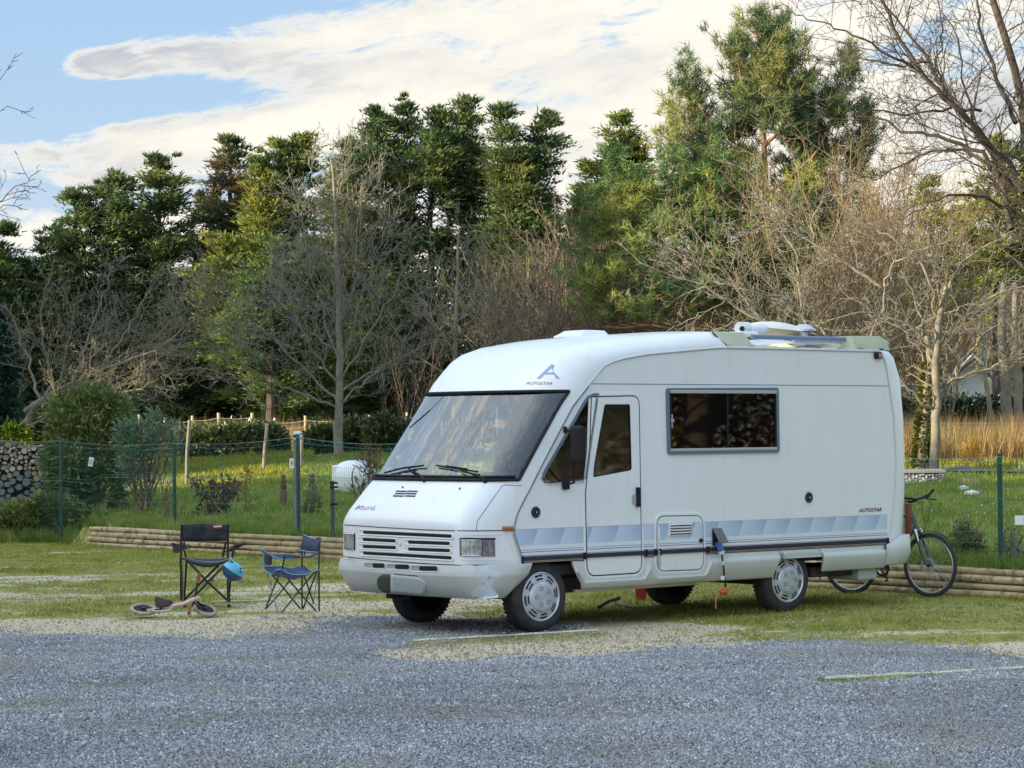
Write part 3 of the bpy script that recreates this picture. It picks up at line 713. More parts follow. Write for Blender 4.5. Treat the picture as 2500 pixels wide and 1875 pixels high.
for x0, x1, yy in ((315, 500, 601), (550, 755, 614), (800, 1045, 631)):
    mid, top, bot, loop = slot('s', Z7(x0, yy - 2), Z7(x1, yy + 4), .058, tree='b')
    o = Acc().add(*loopstrip(loop, (-.001, 0, 0))).build('bumper_slot', mat('bumper_recess', (.33, .35, .36), .6), van)  # flat plate, recess depth painted by the darker grey
    Acc().tube(loop + [loop[0]], .007, 6).build('slot_lip', BUMP, o, True)
    m2 = slot('s', Z7(x0 + 85, yy - 1), Z7(x1 - 5, yy + 2), .040, tree='b')[3]
    Acc().add(*loopstrip(m2, (-.006, 0, .002))).build('slot_opening', SLOT, o)
# blank number plate with a dark left end
def bpatch(name, quad, m, off, rl=0, rr=0, n_=10):
    q = [np.array(p, float) for p in quad]; up = []; lo = []
    P_ = []
    for j in range(7):
        row = []; v = j / 6
        for i in range(n_ + 1):
            u = i / n_; vv = v
            p = (q[0] * (1 - u) + q[1] * u) * (1 - vv) + (q[3] * (1 - u) + q[2] * u) * vv
            row.append(p)
        hh = np.linalg.norm(q[3] - q[0]); c = abs(2 * v - 1); ins = (1 - math.sqrt(max(0, 1 - c * c)))
        L_, R_ = row[0] + (row[-1] - row[0]) * ins * rl, row[-1] + (row[0] - row[-1]) * ins * rr
        P_.append([surf(*(L_ + (R_ - L_) * i / n_), off, 'b') for i in range(n_ + 1)])
    o = Acc().grid(P_).build(name, m, van, True); md = o.modifiers.new('t', 'SOLIDIFY'); md.thickness = .006; md.offset = -1; return o
np1 = bpatch('number_plate', [Z7(575, 690), Z7(940, 722), Z7(945, 915), Z7(575, 878)], mat('plate_pale', (.60, .66, .63), .5), .010, 0, .26)
np2 = bpatch('number_plate_end', [Z7(430, 680), Z7(577, 690), Z7(577, 880), Z7(430, 862)], mat('plate_dark_green', (.075, .095, .07), .5), .009, .45, 0)
surf_line('plate_recess_edge', [Z7(610, 684), Z7(700, 694), Z7(840, 704), Z7(858, 718)], .004, PLAST, off=.002, step=8, tree='b')
# repaired patch on the bumper corner with a crack, sky reflection painted into its paleness
def bpoly(name, pts, m, off, tree='b'):
    c = np.mean(np.array(pts, float), 0); V_ = [surf(*Z7(*c), off, tree)]; rings = [.35, .7, 1.0]; n_ = len(pts)
    for f_ in rings: V_ += [surf(*Z7(*(c + (np.array(p) - c) * f_)), off, tree) for p in pts]
    F_ = [(0, 1 + i, 1 + (i + 1) % n_) for i in range(n_)]
    for k in range(2):
        F_ += [(1 + k * n_ + i, 1 + (k + 1) * n_ + i, 1 + (k + 1) * n_ + (i + 1) % n_, 1 + k * n_ + (i + 1) % n_) for i in range(n_)]
    o = mesh_obj(name, V_, F_, m, van, True); bm_ = bmesh.new(); bm_.from_mesh(o.data); bmesh.ops.recalc_face_normals(bm_, faces=bm_.faces); bm_.to_mesh(o.data); bm_.free(); return o
dent = mat('filler_sky_sheen', (.66, .69, .71), .42, col2=(.60, .62, .63), scale=9, coat=.2)
bpoly('paint_repair', [(1500, 620), (1560, 602), (1625, 618), (1690, 660), (1735, 680), (1722, 712), (1668, 740), (1640, 778), (1600, 800), (1560, 800), (1520, 770), (1470, 735), (1455, 700), (1490, 665)], dent, .0025)
bpoly('paint_repair', [(1485, 800), (1600, 790), (1630, 850), (1680, 890), (1690, 930), (1600, 938), (1480, 936), (1415, 925), (1410, 870), (1440, 845)], dent, .0025)
surf_line('bumper_crack', [Z7(1575, 742), Z7(1588, 718), Z7(1603, 712)], .0025, SLOT, step=3, tree='b')
surf_line('bumper_crack', [Z7(1530, 800), Z7(1527, 775)], .002, SLOT, step=3, tree='b')
surf_line('bumper_crack', [Z7(1560, 735), Z7(1600, 728), Z7(1608, 735)], .0018, SLOT, step=3, tree='b')
# front badge and lettering
for s_, o0, ex, ey, sh, m_ in (('A', Z1(1466, 455), (155 * .3617, 0), (0, -95 * .3617), 30 * .3617, LOGO),
                              ('AUTOSTAR', Z1(1393, 495), (178 * .3617, 1.0), (0, -19 * .3617), 8 * .3617, RED),
                              ('Azural', Z1(244, 1340), (126 * .3617, 1), (0, -34 * .3617), 10 * .3617, mat('script_lettering', (.38, .26, .33), .4)),
                              ('A', Z7(650, 402), (34 * .2351, 1), (0, -40 * .2351), 16 * .2351, LOGO)):
    lettering('badge' if len(s_) == 1 else 'lettering', s_, m_, pxmap(o0, ex, ey, sh, .004), van)
a_ = Acc(); a_.tube([surf(*Z1(238, 1336), .004), surf(*Z1(262, 1322), .004), surf(*Z1(300, 1314), .004)], .003, 4); a_.build('lettering_swash', mat('script_lettering', (0, 0, 0)), van)
# headlights and indicators
def lamp_mat(name, col, rough, tr):
    m = bpy.data.materials.new(name); m.use_nodes = True; b_ = m.node_tree.nodes['Principled BSDF']; g = NT(m.node_tree)
    v = g.n.new('ShaderNodeTexCoord').outputs['Object']; wv = g.n.new('ShaderNodeTexWave'); wv.inputs['Scale'].default_value = 22; g.l.new(v, wv.inputs[0]); wv.bands_direction = 'Y'
    c = g.mix(g.ramp(g.noise(v, 16, 3, .6), .35, .7), col, tuple(.45 * q for q in col)); g.l.new(c, b_.inputs['Base Color'])
    b_.inputs['Roughness'].default_value = rough; b_.inputs['Metallic'].default_value = .55; b_.inputs['Coat Weight'].default_value = 1; b_.inputs['Coat Roughness'].default_value = .03
    bn = g.n.new('ShaderNodeBump'); bn.inputs['Distance'].default_value = .004; g.l.new(wv.outputs['Fac'], bn.inputs['Height']); g.l.new(bn.outputs[0], b_.inputs['Normal']); return m
LENS = lamp_mat('lamp_lens', (.72, .74, .70), .22, 0); CLRL = lamp_mat('indicator_lens', (.42, .38, .42), .25, 0)
hl = surf_patch('headlight', [Z7(1283, 322), Z7(1512, 326), Z7(1512, 506), Z7(1288, 500)], BLACK, nu=4, nv=3, off=.004)
surf_patch('lens', [Z7(1300, 332), Z7(1502, 336), Z7(1500, 497), Z7(1304, 492)], LENS, hl, 6, 4, .012)
surf_line('lens_bezel', [Z7(1296, 330), Z7(1506, 334), Z7(1504, 500), Z7(1300, 495), Z7(1296, 330)], .005, CHROME, hl, .012)
surf_line('headlight_rim', [Z7(1285, 320), Z7(1400, 318), Z7(1480, 321), Z7(1650, 320)], .008, BLACK, hl, .010)
ind = surf_patch('indicator_lamp', [Z7(1512, 328), Z7(1648, 326), Z7(1652, 504), Z7(1512, 504)], BLACK, nu=6, nv=3, off=.005)
surf_patch('lens', [Z7(1518, 332), Z7(1643, 330), Z7(1646, 498), Z7(1518, 500)], CLRL, ind, 6, 4, .010)
hl2 = surf_patch('headlight', [Z7(86, 252), Z7(203, 262), Z7(203, 436), Z7(92, 428)], BLACK, nu=4, nv=3, off=.004)
surf_patch('lens', [Z7(98, 262), Z7(196, 270), Z7(196, 424), Z7(102, 418)], LENS, hl2, 5, 4, .012)
surf_line('lens_bezel', [Z7(96, 260), Z7(198, 268), Z7(198, 426), Z7(100, 420), Z7(96, 260)], .005, CHROME, hl2, .012)
mi = surf_patch('side_marker', [Z7(1728, 192), Z7(1838, 192), Z7(1840, 240), Z7(1730, 240)], mat('amber_lens', (.42, .10, .03), .3, coat=.5), nu=4, nv=2, off=.016)
md = mi.modifiers.new('t', 'SOLIDIFY'); md.thickness = .016; md.offset = -1
# skirts
def skirt(x0, x1, zc, name, m, yo=-.036, n_=40, ends=True, slant0=0, slant1=0, zl=.37):
    for sd in (0, 1):
        xs = np.linspace(x0, x1, n_); prof = []
        for k in range(8):
            row = []
            for x_ in xs:
                c = zc(x_) if callable(zc) else zc
                y_, z_ = [(-.002, .638), (-.006, .60), (-.008 if c < .53 else -.024, max(c + .035, .50) if c < .53 else .585), (-.010 if c < .53 else yo, c + .012), (yo, c), (yo + .006, c - .02 if c < .53 else c - .03), (yo + .038, zl + .015), (yo + .055, zl)][k]
                tt = (z_ - zl) / (.638 - zl); xx = x_
                if slant0: xx += slant0 * (1 - tt) * max(0, 1 - (x_ - x0) / .15)
                if slant1: xx += slant1 * (1 - tt) * max(0, 1 - (x1 - x_) / .15)
                row.append((xx, y_ if sd == 0 else W - y_, z_))
            prof.append(row)
        o = Acc().grid(prof).build(name, m, van, True); md = o.modifiers.new('t', 'SOLIDIFY'); md.thickness = .03; md.offset = -1 if sd == 0 else 1
def zc1(x_):
    e = lambda c, w_: sstep((w_ - abs(x_ - c)) / .10)
    return float(.548 - .112 * max(e(.82, .50), e(1.71, .42)))
skirt(.338, 3.115, zc1, 'skirt_panel', BUMP, n_=90, slant0=.125, slant1=-.12)
skirt(3.118, 3.695, .60, 'skirt_panel', BUMP, n_=12, zl=.556)
skirt(3.695, 4.66, .548, 'skirt_panel', BUMP, n_=16, slant0=.03, zl=.40)
# rear corner moulding and bumper
rp = [(4.66, -.036), (4.90, -.036), (5.04, -.01), (5.11, .07), (5.13, .25), (5.14, W / 2)]
rp = rp + [(x_, W - y_) for x_, y_ in rp[:-1][::-1]]
rb = [[(x_, y_, .738 if 1 < i < len(rp) - 2 else (.738 if x_ > 4.8 else .64)) for i, (x_, y_) in enumerate(rp)]]
for zz, dd in ((.60, 0.004), (.55, .006), (.44, -.03), (.425, -.05)):
    rb.append([(x_ + (dd if x_ > 5 else 0), y_ - (dd if y_ < .1 else (-dd if y_ > W - .1 else 0)), zz) for x_, y_ in rp])
o = Acc().grid(rb).build('rear_bumper', BUMP, van, True); md = o.modifiers.new('t', 'SOLIDIFY'); md.thickness = .02; md.offset = -1
for y_ in (.045, W - .045): Acc().box((5.085, y_, .895), (.05, .055, .32)).build('tail_lamp', mat('red_lens', (.14, .02, .015), .35, coat=.5, col2=(.18, .06, .02), scale=6), van, bevel=.006)
# rub strip and stripe decals
Acc().box((2.2, -.008, .683), (4.98, .022, .040)).box((2.2, -.016, .683), (4.98, .012, .022)).build('rub_strip', mat('rub_strip', (.022, .025, .045), .4), van, bevel=.004)
Acc().box((2.2, -.005, .652), (4.98, .012, .005)).build('rub_strip_line', mat('wine_line', (.25, .10, .10), .5), van)
Acc().box((2.2, W + .008, .683), (4.98, .022, .040)).build('rub_strip', MATS['rub_strip'], van, bevel=.004)
def stripe_mat():
    m = bpy.data.materials.new('stripe_print'); m.use_nodes = True; g = NT(m.node_tree); b_ = g.n['Principled BSDF']
    x_, y_, z_ = g.sep(g.n.new('ShaderNodeTexCoord').outputs['Object'])
    u = g.math('ADD', g.math('MULTIPLY', x_, 1 / .334), g.math('MULTIPLY', z_, -1.45)); u = g.math('FRACT', g.math('ADD', u, .62 + 20))
    band = g.ramp(z_, .800, .97, smooth=False)
    hv = g.math('MULTIPLY', g.ramp(u, .0, 1.0, smooth=False), g.math('MULTIPLY_ADD', band, .55, .45))
    dots = g.math('MULTIPLY_ADD', g.math('SINE', g.math('MULTIPLY', g.math('ADD', x_, z_), 420.0)), .06, 0.0)
    c = g.mix(g.math('ADD', hv, dots, clamp=True), (.60, .68, .78), (.30, .40, .62)); 
    def line(z0, z1, col, c):
        f_ = g.math('MULTIPLY', g.math('GREATER_THAN', z_, z0), g.math('LESS_THAN', z_, z1)); return g.mix(f_, c, col)
    c = line(.0, .800, (.74, .76, .80), c); c = line(.757, .763, (.25, .27, .45), c); c = line(.738, .745, (.13, .13, .26), c); c = line(.707, .712, (.2, .2, .3), c); c = line(.947, .952, (.42, .47, .55), c)
    g.l.new(c, b_.inputs['Base Color']); b_.inputs['Roughness'].default_value = .3; b_.inputs['Coat Weight'].default_value = .3; return m
SM = stripe_mat()
def sbox(x0, x1, y_, name='stripe_decal', parent=van, z0=.706, z1=.952):
    return mesh_obj(name, [(x0, y_, z0), (x1, y_, z0), (x1, y_, z1), (x0, y_, z1)], [(0, 1, 2, 3)], SM, parent)
pts_ = [(Srow(z) + .03, -.0015, z) for z in np.linspace(.706, .952, 8)] + [(.485, -.0015, .952), (.485, -.0015, .706)]
mesh_obj('stripe_decal', pts_, [tuple(range(len(pts_)))], SM, van)
sbox(1.235, 1.385, -.0015); sbox(2.05, 4.70, -.0015)
# doors
LINEN = mat('seal_black', (.015, .016, .025), .5)
def leaf(name, out, wins, seal_w=.012, frame_w=.022, off=.012):
    o = plate(name, inset(out, seal_w), wins, near(off), WHITE, van, .03)
    plate('door_seal', out, [inset(out, seal_w + .004)], near(off - .001), LINEN, o, .012)
    plate('door_frame', inset(out, -frame_w), [out], near(off - .002), WHITE, o, .012)
    return o
door = leaf('entrance_door', door_out, [inset(door_win, 0)])
plate('door_window_seal', door_win, [inset(door_win, .010)], near(.010), BLACK, door, .02)
plate('window_pane', inset(door_win, .004), [], near(.004), CLEAR, door, .004)
sbox(.512, 1.198, -.0135, parent=door)
Acc().box((.855, -.020, .683), (.69, .018, .040)).build('rub_strip', MATS['rub_strip'], door, bevel=.004)
hd = Acc().box((1.150, -.030, 1.21), (.038, .03, .185)); hd.box((1.150, -.045, 1.285), (.030, .015, .03)).build('door_handle', BLACK, door, bevel=.006)
Acc().box((1.107, -.020, 1.19), (.045, .016, .085)).build('handle_recess', mat('grey_plastic', (0, 0, 0)), door, bevel=.005)
hatch_out = fillet([(1.405, 1.028), (2.026, 1.018), (2.032, .490), (1.402, .498)], .10, 6)
hatch = leaf('locker_hatch', hatch_out, [], .009, .020)
sbox(1.425, 2.018, -.0135, parent=hatch)
Acc().box((1.72, -.020, .683), (.575, .018, .040)).build('rub_strip', MATS['rub_strip'], hatch, bevel=.004)
vt = Acc().box((1.715, -.016, .888), (.31, .012, .118)).build('hatch_vent', WHITE, hatch, bevel=.006)
for k in range(4): Acc().box((1.715, -.0235, .846 + .0265 * k), (.285, .004, .010)).build('vent_slot', SLOT, vt)
Acc().lathe([(0, .022), (.02, .02), (.024, .001)], (1.985, -.012, .775), (0, -1, 0), 12).build('hatch_lock', BLACK, hatch)
Acc().box((1.428, -.020, .62), (.022, .016, .16)).build('hatch_hinge', ALU, hatch, bevel=.003)
Acc().box((1.428, -.020, .86), (.016, .014, .11)).build('hatch_hinge', WHITE, hatch, bevel=.003)
for x_ in (1.262, 1.385, 2.085, 1.44, .475): Acc().box((x_, -.018, .683), (.022, .028, .062)).build('rub_strip_cap', BLACK, van, bevel=.003)
Acc().box((-.285, -.014, .673), (.022, .03, .066)).build('rub_strip_cap', BLACK, van, bevel=.003); Acc().box((4.69, -.014, .683), (.02, .03, .055)).build('rub_strip_cap', BLACK, van, bevel=.003)
# caps, clearance lamp, filler, sockets
for x_, z_, r_ in ((-.112, 1.101, .052), (3.522, 1.152, .052)):
    cp = Acc().lathe([(0, r_), (.012, r_), (.016, r_ - .006), (.016, r_ - .012), (.010, r_ - .018), (.010, .012), (.020, .010), (.021, .0005)], (x_, 0, z_), (0, -1, 0), 24).build('filler_cap', mat('cap_black', (.02, .02, .03), .4), van, True)
    Acc().lathe([(0, .008), (.004, .006), (.005, .0005)], (x_, -.021, z_), (0, -1, 0), 10).build('cap_lock', ALU, cp)
Acc().box((3.52, -.003, 1.222), (.075, .004, .012)).build('cap_label', mat('label_white', (.8, .8, .8), .5), van)
cl_ = Acc().box((4.567, -.018, 2.585), (.105, .03, .065)).build('clearance_lamp', BLACK, van, bevel=.006)
Acc().box((4.585, -.036, 2.585), (.055, .012, .045)).build('lamp_lens', mat('lens_pink', (.42, .25, .22), .3, coat=.5), cl_, bevel=.004)
lettering('lettering', 'AUTOSTAR', NAVY, lambda u, v: (4.262 + .345 * u + .022 * v, -.003, .987 + .036 * v), van)
lettering('lettering', 'AUTOSTAR', RED, lambda u, v: (4.266 + .345 * u + .022 * v, -.002, .983 + .036 * v), van)
fl = Acc(); fl.add([(2.155, -.004, .885), (2.275, -.004, .885), (2.275, -.10, .745), (2.155, -.10, .745), (2.155, -.012, .885), (2.275, -.012, .885), (2.275, -.106, .750), (2.155, -.106, .750)],
                   [(0, 1, 2, 3), (7, 6, 5, 4), (0, 3, 7, 4), (1, 5, 6, 2), (4, 5, 1, 0), (3, 2, 6, 7)])
fl = fl.build('socket_flap', mat('flap_grey', (.12, .12, .125), .55), van)
Acc().box((2.215, -.006, .80), (.118, .016, .16)).build('socket_box', BLACK, van, bevel=.004)
# hook-up cable: blue plug, black lead, red coupler, orange cable lying on the grass
def wy(zx, zy, y_=-.06): return vplane(1, y_, 1520 + .1718 * zx, 1250 + .1718 * zy)
def wpt(p): return np.array(VM @ Vector(p))
cab = thing('hookup_cable', 'orange electric hookup cable hanging from the blue plug on the motorhome side', 'cable', wpt(wy(1520, 1530)))
cb = np.array(cab.location)
def wtube(pts, r, name, m, n_=8, parent=cab): return Acc().tube([wpt(p) - cb for p in pts], r, n_).build(name, m, parent, True)
wtube([wy(1350, 430, -.05), wy(1372, 480), wy(1395, 545)], [.034, .030, .034], 'blue_plug', mat('plug_blue', (.05, .14, .38), .4), 12)
wtube([wy(1395, 545), wy(1408, 590)], [.032, .030], 'plug_collar', mat('plug_white', (.7, .75, .8), .4), 12)
wtube([wy(1408, 590), wy(1420, 690, -.065), wy(1435, 790, -.07), wy(1445, 910, -.06), wy(1455, 1000, -.05), wy(1470, 1080, -.04)], .0085, 'black_lead', BLACK)
wtube([wy(1418, 700, -.066), wy(1426, 752, -.068)], .0105, 'tape_band', MATS['plug_white'])
Acc().grid([[wpt(wy(1395, 908, -.075)) - cb, wpt(wy(1450, 908, -.075)) - cb], [wpt(wy(1395, 965, -.08)) - cb, wpt(wy(1450, 965, -.08)) - cb]]).build('cable_label', MATS['plug_white'], cab)
wtube([wy(1475, 1080, -.05), wy(1450, 1130, -.05), wy(1385, 1150, -.05)], [.024, .036, .022], 'red_coupler', mat('coupler_red', (.50, .09, .03), .45), 10)
pl = [wy(1385, 1150, -.05), wy(1340, 1180, -.05), wy(1322, 1260, -.05), wy(1325, 1360, -.06)]
gend = [gpt(1520 + .1718 * a_, 1250 + .1718 * b_) for a_, b_ in ((1350, 1420), (1395, 1465), (1440, 1495), (1540, 1530), (1600, 1538))]
Acc().tube([wpt(p) - cb for p in pl] + [g_ + (0, 0, .025 if i == 0 else .012) - cb for i, g_ in enumerate(gend)], .0075, 8).build('orange_cable', mat('cable_orange', (.55, .16, .04), .5), cab, True)
# mirror
mir = Acc().box((.30, -.30, 1.63), (.07, .17, .33), np.array(Matrix.Rotation(math.radians(-6), 3, 'Z'))).build('door_mirror', BLACK, van, bevel=.03)
a0 = np.array(vplane(1, -.01, 1250 + .2712 * 480, 900 + .2712 * 550)); a1 = np.array(vplane(1, -.02, 1250 + .2712 * 485, 900 + .2712 * 1045))
mc = np.array(vplane(1, -.28, 1410, 1083)); mir.location = Vector(mc - np.array((.30, -.30, 1.63)))
Acc().tube([a0, (a0 + mc) / 2 + (0, -.05, .04), mc + (.0, .04, -.02)], .012, 8).build('mirror_arm', BLACK, van, True)
Acc().tube([a1, a1 + (.03, -.08, .02), mc + (-.02, .05, -.13), mc + (0, .04, -.06)], .011, 8).build('mirror_arm', BLACK, van, True)
Acc().box(a1, (.07, .045, .09)).build('mirror_mount', BLACK, van, bevel=.012); Acc().box(a0, (.04, .03, .06)).build('mirror_mount', BLACK, van, bevel=.012)
# the mirror's glass looks rearwards on its far face
Acc().box(mc + (.037, 0, 0), (.004, .14, .28)).build('mirror_glass', CHROME, van)
# wipers
for arm, blade in (([(712, 1145), (690, 1122), (600, 1066)], [(450, 1100), (560, 1072), (715, 1050)]), ([(1122, 1150), (1085, 1130), (950, 1083)], [(800, 1049), (930, 1072), (1080, 1094)])):
    A_ = [surf(*Z1(*p), .035 if i else .025) for i, p in enumerate(arm)]
    wi = Acc().tube(A_, [.014, .011, .008], 6).build('wiper', BLACK, van, True)
    Acc().tube([surf(*Z1(*p), .022) for p in blade], .009, 5).build('blade', BLACK, wi, True)
    Acc().tube([surf(*Z1(blade[0][0] + (blade[2][0] - blade[0][0]) * t, blade[0][1] + (blade[2][1] - blade[0][1]) * t - 3), .032) for t in (.25, .5, .75)], .007, 5).build('blade_frame', BLACK, wi, True)
    Acc().lathe([(0, .022), (.03, .02), (.034, .001)], surf(*Z1(*arm[0]), .0), (-.7, 0, .6), 10).build('wiper_cap', BLACK, wi, True)
# radio aerial at the far screen pillar
p0 = np.array(vplane(1, 1.75, *Z1(592, 770))); p1 = np.array(vplane(1, 1.80, *Z1(612, 560))); p2 = np.array(vplane(1, 1.85, *Z1(640, 320)))
Acc().tube([p0, p1], .008, 6).tube([p1, p2], .004, 5).build('aerial', BLACK, van)
# wheels
TYRE = mat('tyre', (.028, .028, .030), .85, col2=(.045, .043, .04), scale=8, bump=.003, bscale=60)
TRIM = mat('wheel_trim', (.60, .63, .68), .38, .35, col2=(.50, .52, .56), scale=12)
def wheel(x, y, side, z=.325, rot=0.0, name='wheel'):
    root = bpy.data.objects.new(name, None); COL.objects.link(root); root.parent = van; root.location = (x, y, z + .0042 * max(0, x) * 1.0)
    root.empty_display_size = .1; ax = (0, side, 0)      # side -1 near, +1 far ; outer face at 0
    prof = [(-.19, .225), (-.19, .275), (-.175, .312), (-.15, .324), (-.04, .324), (-.018, .314), (-.002, .285), (.004, .255), (-.002, .228), (-.02, .215)]
    t = Acc().lathe(prof, (0, 0, 0), ax, 56).build('tyre', TYRE, root, True)
    tr = Acc()
    for k in range(48):
        an = 2 * math.pi * k / 48
        for off_, wd in ((-.055, .045), (-.105, .04), (-.155, .045)):
            c = np.array((math.cos(an + off_ * 3) * .3222, side * off_, math.sin(an + off_ * 3) * .3222))
            tr.box(c, (.006, wd, .022), np.array(Matrix.Rotation(-(an + off_ * 3), 3, 'Y')))
    tr.build('tread_block', TYRE, t)
    tag(bpy.context.scene.objects[t.children[0].name] if t.children else t, kind=None)
    Acc().lathe([(-.19, .22), (-.10, .20), (-.06, .18), (-.05, .0005)], (0, 0, 0), ax, 32).build('brake_drum', SLOT, root, True)
    h = Acc().lathe([(-.012, .228), (.002, .226), (.006, .218), (-.006, .208), (-.002, .195), (.006, .17), (.010, .145), (.020, .138), (.028, .125), (.031, .09), (.031, .0005)], (0, 0, 0), ax, 48).build('wheel_trim', TRIM, root, True)
    if side > 0: return root
    sl = Acc()
    for k in range(8):
        a0_ = 2 * math.pi * (k + rot) / 8
        for r0, r1, yy in ((.186, .202, -.0035), (.157, .172, -.0115)):
            arc = np.linspace(a0_ - .24, a0_ + .24, 7)
            V_ = [(r0 * math.cos(t_), side * (.0 - yy) if False else yy, r0 * math.sin(t_)) for t_ in arc] + [(r1 * math.cos(t_), yy + .004, r1 * math.sin(t_)) for t_ in arc]
            sl.add(V_, [(i, i + 1, 8 + i, 7 + i) for i in range(6)])
    sl.build('trim_slot', SLOT, h)
    for k in range(5):
        a0_ = 2 * math.pi * k / 5 + rot * 1.3 + .35; cx_, cz_ = .078 * math.cos(a0_), .078 * math.sin(a0_)
        Acc().lathe([(.0305, .021), (.0335, .021), (.0335, .017), (.029, .016), (.029, .0005)], (cx_, 0, cz_), (0, -1, 0), 14).build('bolt_hole', mat('bolt_recess', (.05, .06, .09), .6), h)
    return root
wheel(0, .055, -1, rot=.2); wheel(3.28, .065, -1, rot=.65); wheel(0, W - .06, 1); wheel(3.28, W - .10, 1)
# underbody
DK = mat('underbody', (.035, .034, .033), .9, col2=(.07, .06, .05), scale=5)
Acc().box((2.1, W / 2, .56), (5.5, 1.70, .10)).box((.3, W / 2, .44), (1.5, 1.0, .26)).build('chassis', DK, van, bevel=.02)
Acc().box((-.45, W / 2, .40), (.35, 1.3, .14)).box((1.7, .5, .40), (3.2, .09, .12)).box((1.7, 1.45, .40), (3.2, .09, .12)).box((4.3, .5, .42), (1.0, .07, .08)).box((4.3, 1.45, .42), (1.0, .07, .08)).build('chassis_rail', DK, van, bevel=.01)
Acc().tube([(3.28, .25, .32), (3.28, 1.7, .32)], .05, 10).tube([(0, .25, .32), (0, 1.7, .32)], .045, 10).build('axle', DK, van, True)
Acc().tube([(.5, .9, .33), (1.6, 1.0, .30), (2.4, .95, .32), (4.7, .9, .34)], .028, 8).build('exhaust_pipe', mat('rusty_steel', (.12, .09, .07), .8), van, True)
Acc().box((-.70, 1.28, .32), (.05, .30, .07)).build('radiator_guard', DK, van)
for k in range(4): Acc().box((-.735, 1.16 + .045 * k, .33), (.03, .018, .06)).build('radiator_slat', SLOT, van)
Acc().box((1.35, .22, .345), (1.6, .03, .03)).build('step_rail', ALU, van, bevel=.004)
Acc().box((4.1, .55, .385), (.75, .8, .10)).build('spare_carrier', DK, van, bevel=.02)
Acc().box((4.47, .27, .370), (.28, .42, .17)).build('waste_tank', mat('tank_grey', (.42, .44, .42), .6), van, bevel=.02)
for x_ in (-.05, 3.4):
    pass
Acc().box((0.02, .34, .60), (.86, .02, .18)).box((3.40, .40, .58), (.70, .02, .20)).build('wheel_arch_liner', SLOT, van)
# roof furniture
def rp_(zx, zy, y_): return np.array(vplane(1, y_, 1720 + .208 * zx, 770 + .208 * zy))
BEIGE = mat('beige_moulding', (.52, .53, .38), .55, col2=(.46, .47, .33), scale=5)
for ya, yb in ((.035, .20), (W - .035, W - .20)):
    V_ = [(x_, ya + (.07 if ya < 1 else -.07) * (z_ - 2.655) / .13, z_ + .005) for x_, z_ in [(2.245, 2.785), (2.72, 2.79), (2.80, 2.655), (2.41, 2.655)]] + [(x_, yb, z_ + .012) for x_, z_ in [(2.245, 2.785), (2.72, 2.79), (2.80, 2.655), (2.41, 2.655)]]
    Acc().add(V_, [(3, 2, 1, 0), (4, 5, 6, 7)] + [(i, (i + 1) % 4, 4 + (i + 1) % 4, 4 + i) for i in range(4)]).build('roof_edge_moulding', BEIGE, van, bevel=.008)
st_ = []
for y_, xa, xb, xc in ((.02, 4.60, 4.66, 4.70), (.07, 4.70, 4.80, 4.85), (.16, 4.78, 4.87, 4.92), (.5, 4.80, 4.90, 4.95), (W / 2, 4.80, 4.90, 4.95), (W - .5, 4.80, 4.90, 4.95), (W - .16, 4.78, 4.87, 4.92), (W - .07, 4.70, 4.80, 4.85), (W - .02, 4.60, 4.66, 4.70)):
    e_ = y_ in (.02, W - .02); zt = 2.70 if e_ else 2.79
    st_.append([(4.255, y_, 2.64), (4.255, y_, zt - .005), (xa, y_, zt), (xb, y_, 2.69 if e_ else 2.745), (xc, y_, 2.645)])
n_ = len(st_); o = Acc().add([p for r_ in st_ for p in r_], [(i * 5 + k, i * 5 + (k + 1) % 5, i * 5 + 5 + (k + 1) % 5, i * 5 + 5 + k) for i in range(n_ - 1) for k in range(5)] + [(0, 1, 2, 3, 4), tuple(range(n_ * 5 - 5, n_ * 5))[::-1]]).build('roof_edge_moulding', BEIGE, van, True)
for k in range(8): Acc().box((2.45 + k * .315, .020, 2.650), (.055, .022, .014)).build('rail_clip', BLACK, van)
Acc().tube([(2.40, -.001, 2.646), (4.60, -.001, 2.640)], .009, 6).build('gutter_rail', ALU, van, True)
Acc().tube([(2.235, .055, 2.785), (2.33, .03, 2.70), (2.40, .02, 2.655)], .008, 5).build('roof_seam', BLACK, van, True)
AWN = mat('awning_grey_blue', (.16, .20, .30), .5)
Acc().tube([rp_(555, 250, .16), rp_(1712, 282, .16)], .023, 12).build('roof_rail_bar', AWN, van, True)
Acc().tube([rp_(1195, 312, .20), rp_(1735, 322, .20)], .014, 8).tube([rp_(1040, 312, .22), rp_(1340, 318, .22)], .024, 8).build('roof_pipe', ALU, van, True)
rb_ = Acc().add([rp_(500, 320, .3), rp_(520, 290, .35), rp_(700, 275, .5), rp_(850, 278, .5), rp_(1000, 300, .4), rp_(1060, 330, .3), rp_(600, 345, .25)], [(0, 1, 2, 3, 4, 5, 6)])
rb_.build('roof_sheet', mat('white_sheet', (.75, .75, .77), .6), van)
Acc().lathe([(0, .055), (.0, .045), (.13, .045), (.135, .04)], rp_(1165, 330, .45), (0, 0, 1), 14).build('roof_flue', ALU, van, True)
Acc().lathe([(0, .125), (.02, .125), (.07, .055), (.075, .0005)], rp_(1162, 186, .45), (0, 0, 1), 20).build('flue_cowl', ALU, van, True)
Acc().box(rp_(1110, 305, .4), (.10, .08, .09)).build('flue_bracket', mat('cream_plastic', (.6, .58, .5), .5), van)
dish = Acc(); c0 = rp_(840, 205, .75)
P_ = []
for i in range(6):
    row = []
    for k in range(25):
        an = 2 * math.pi * k / 24; r_ = i / 5; row.append(c0 + np.array((.52 * r_ * math.cos(an), .38 * r_ * math.sin(an), .11 - .11 * r_ * r_ - .05 * math.cos(an) * r_)))
    P_.append(row)
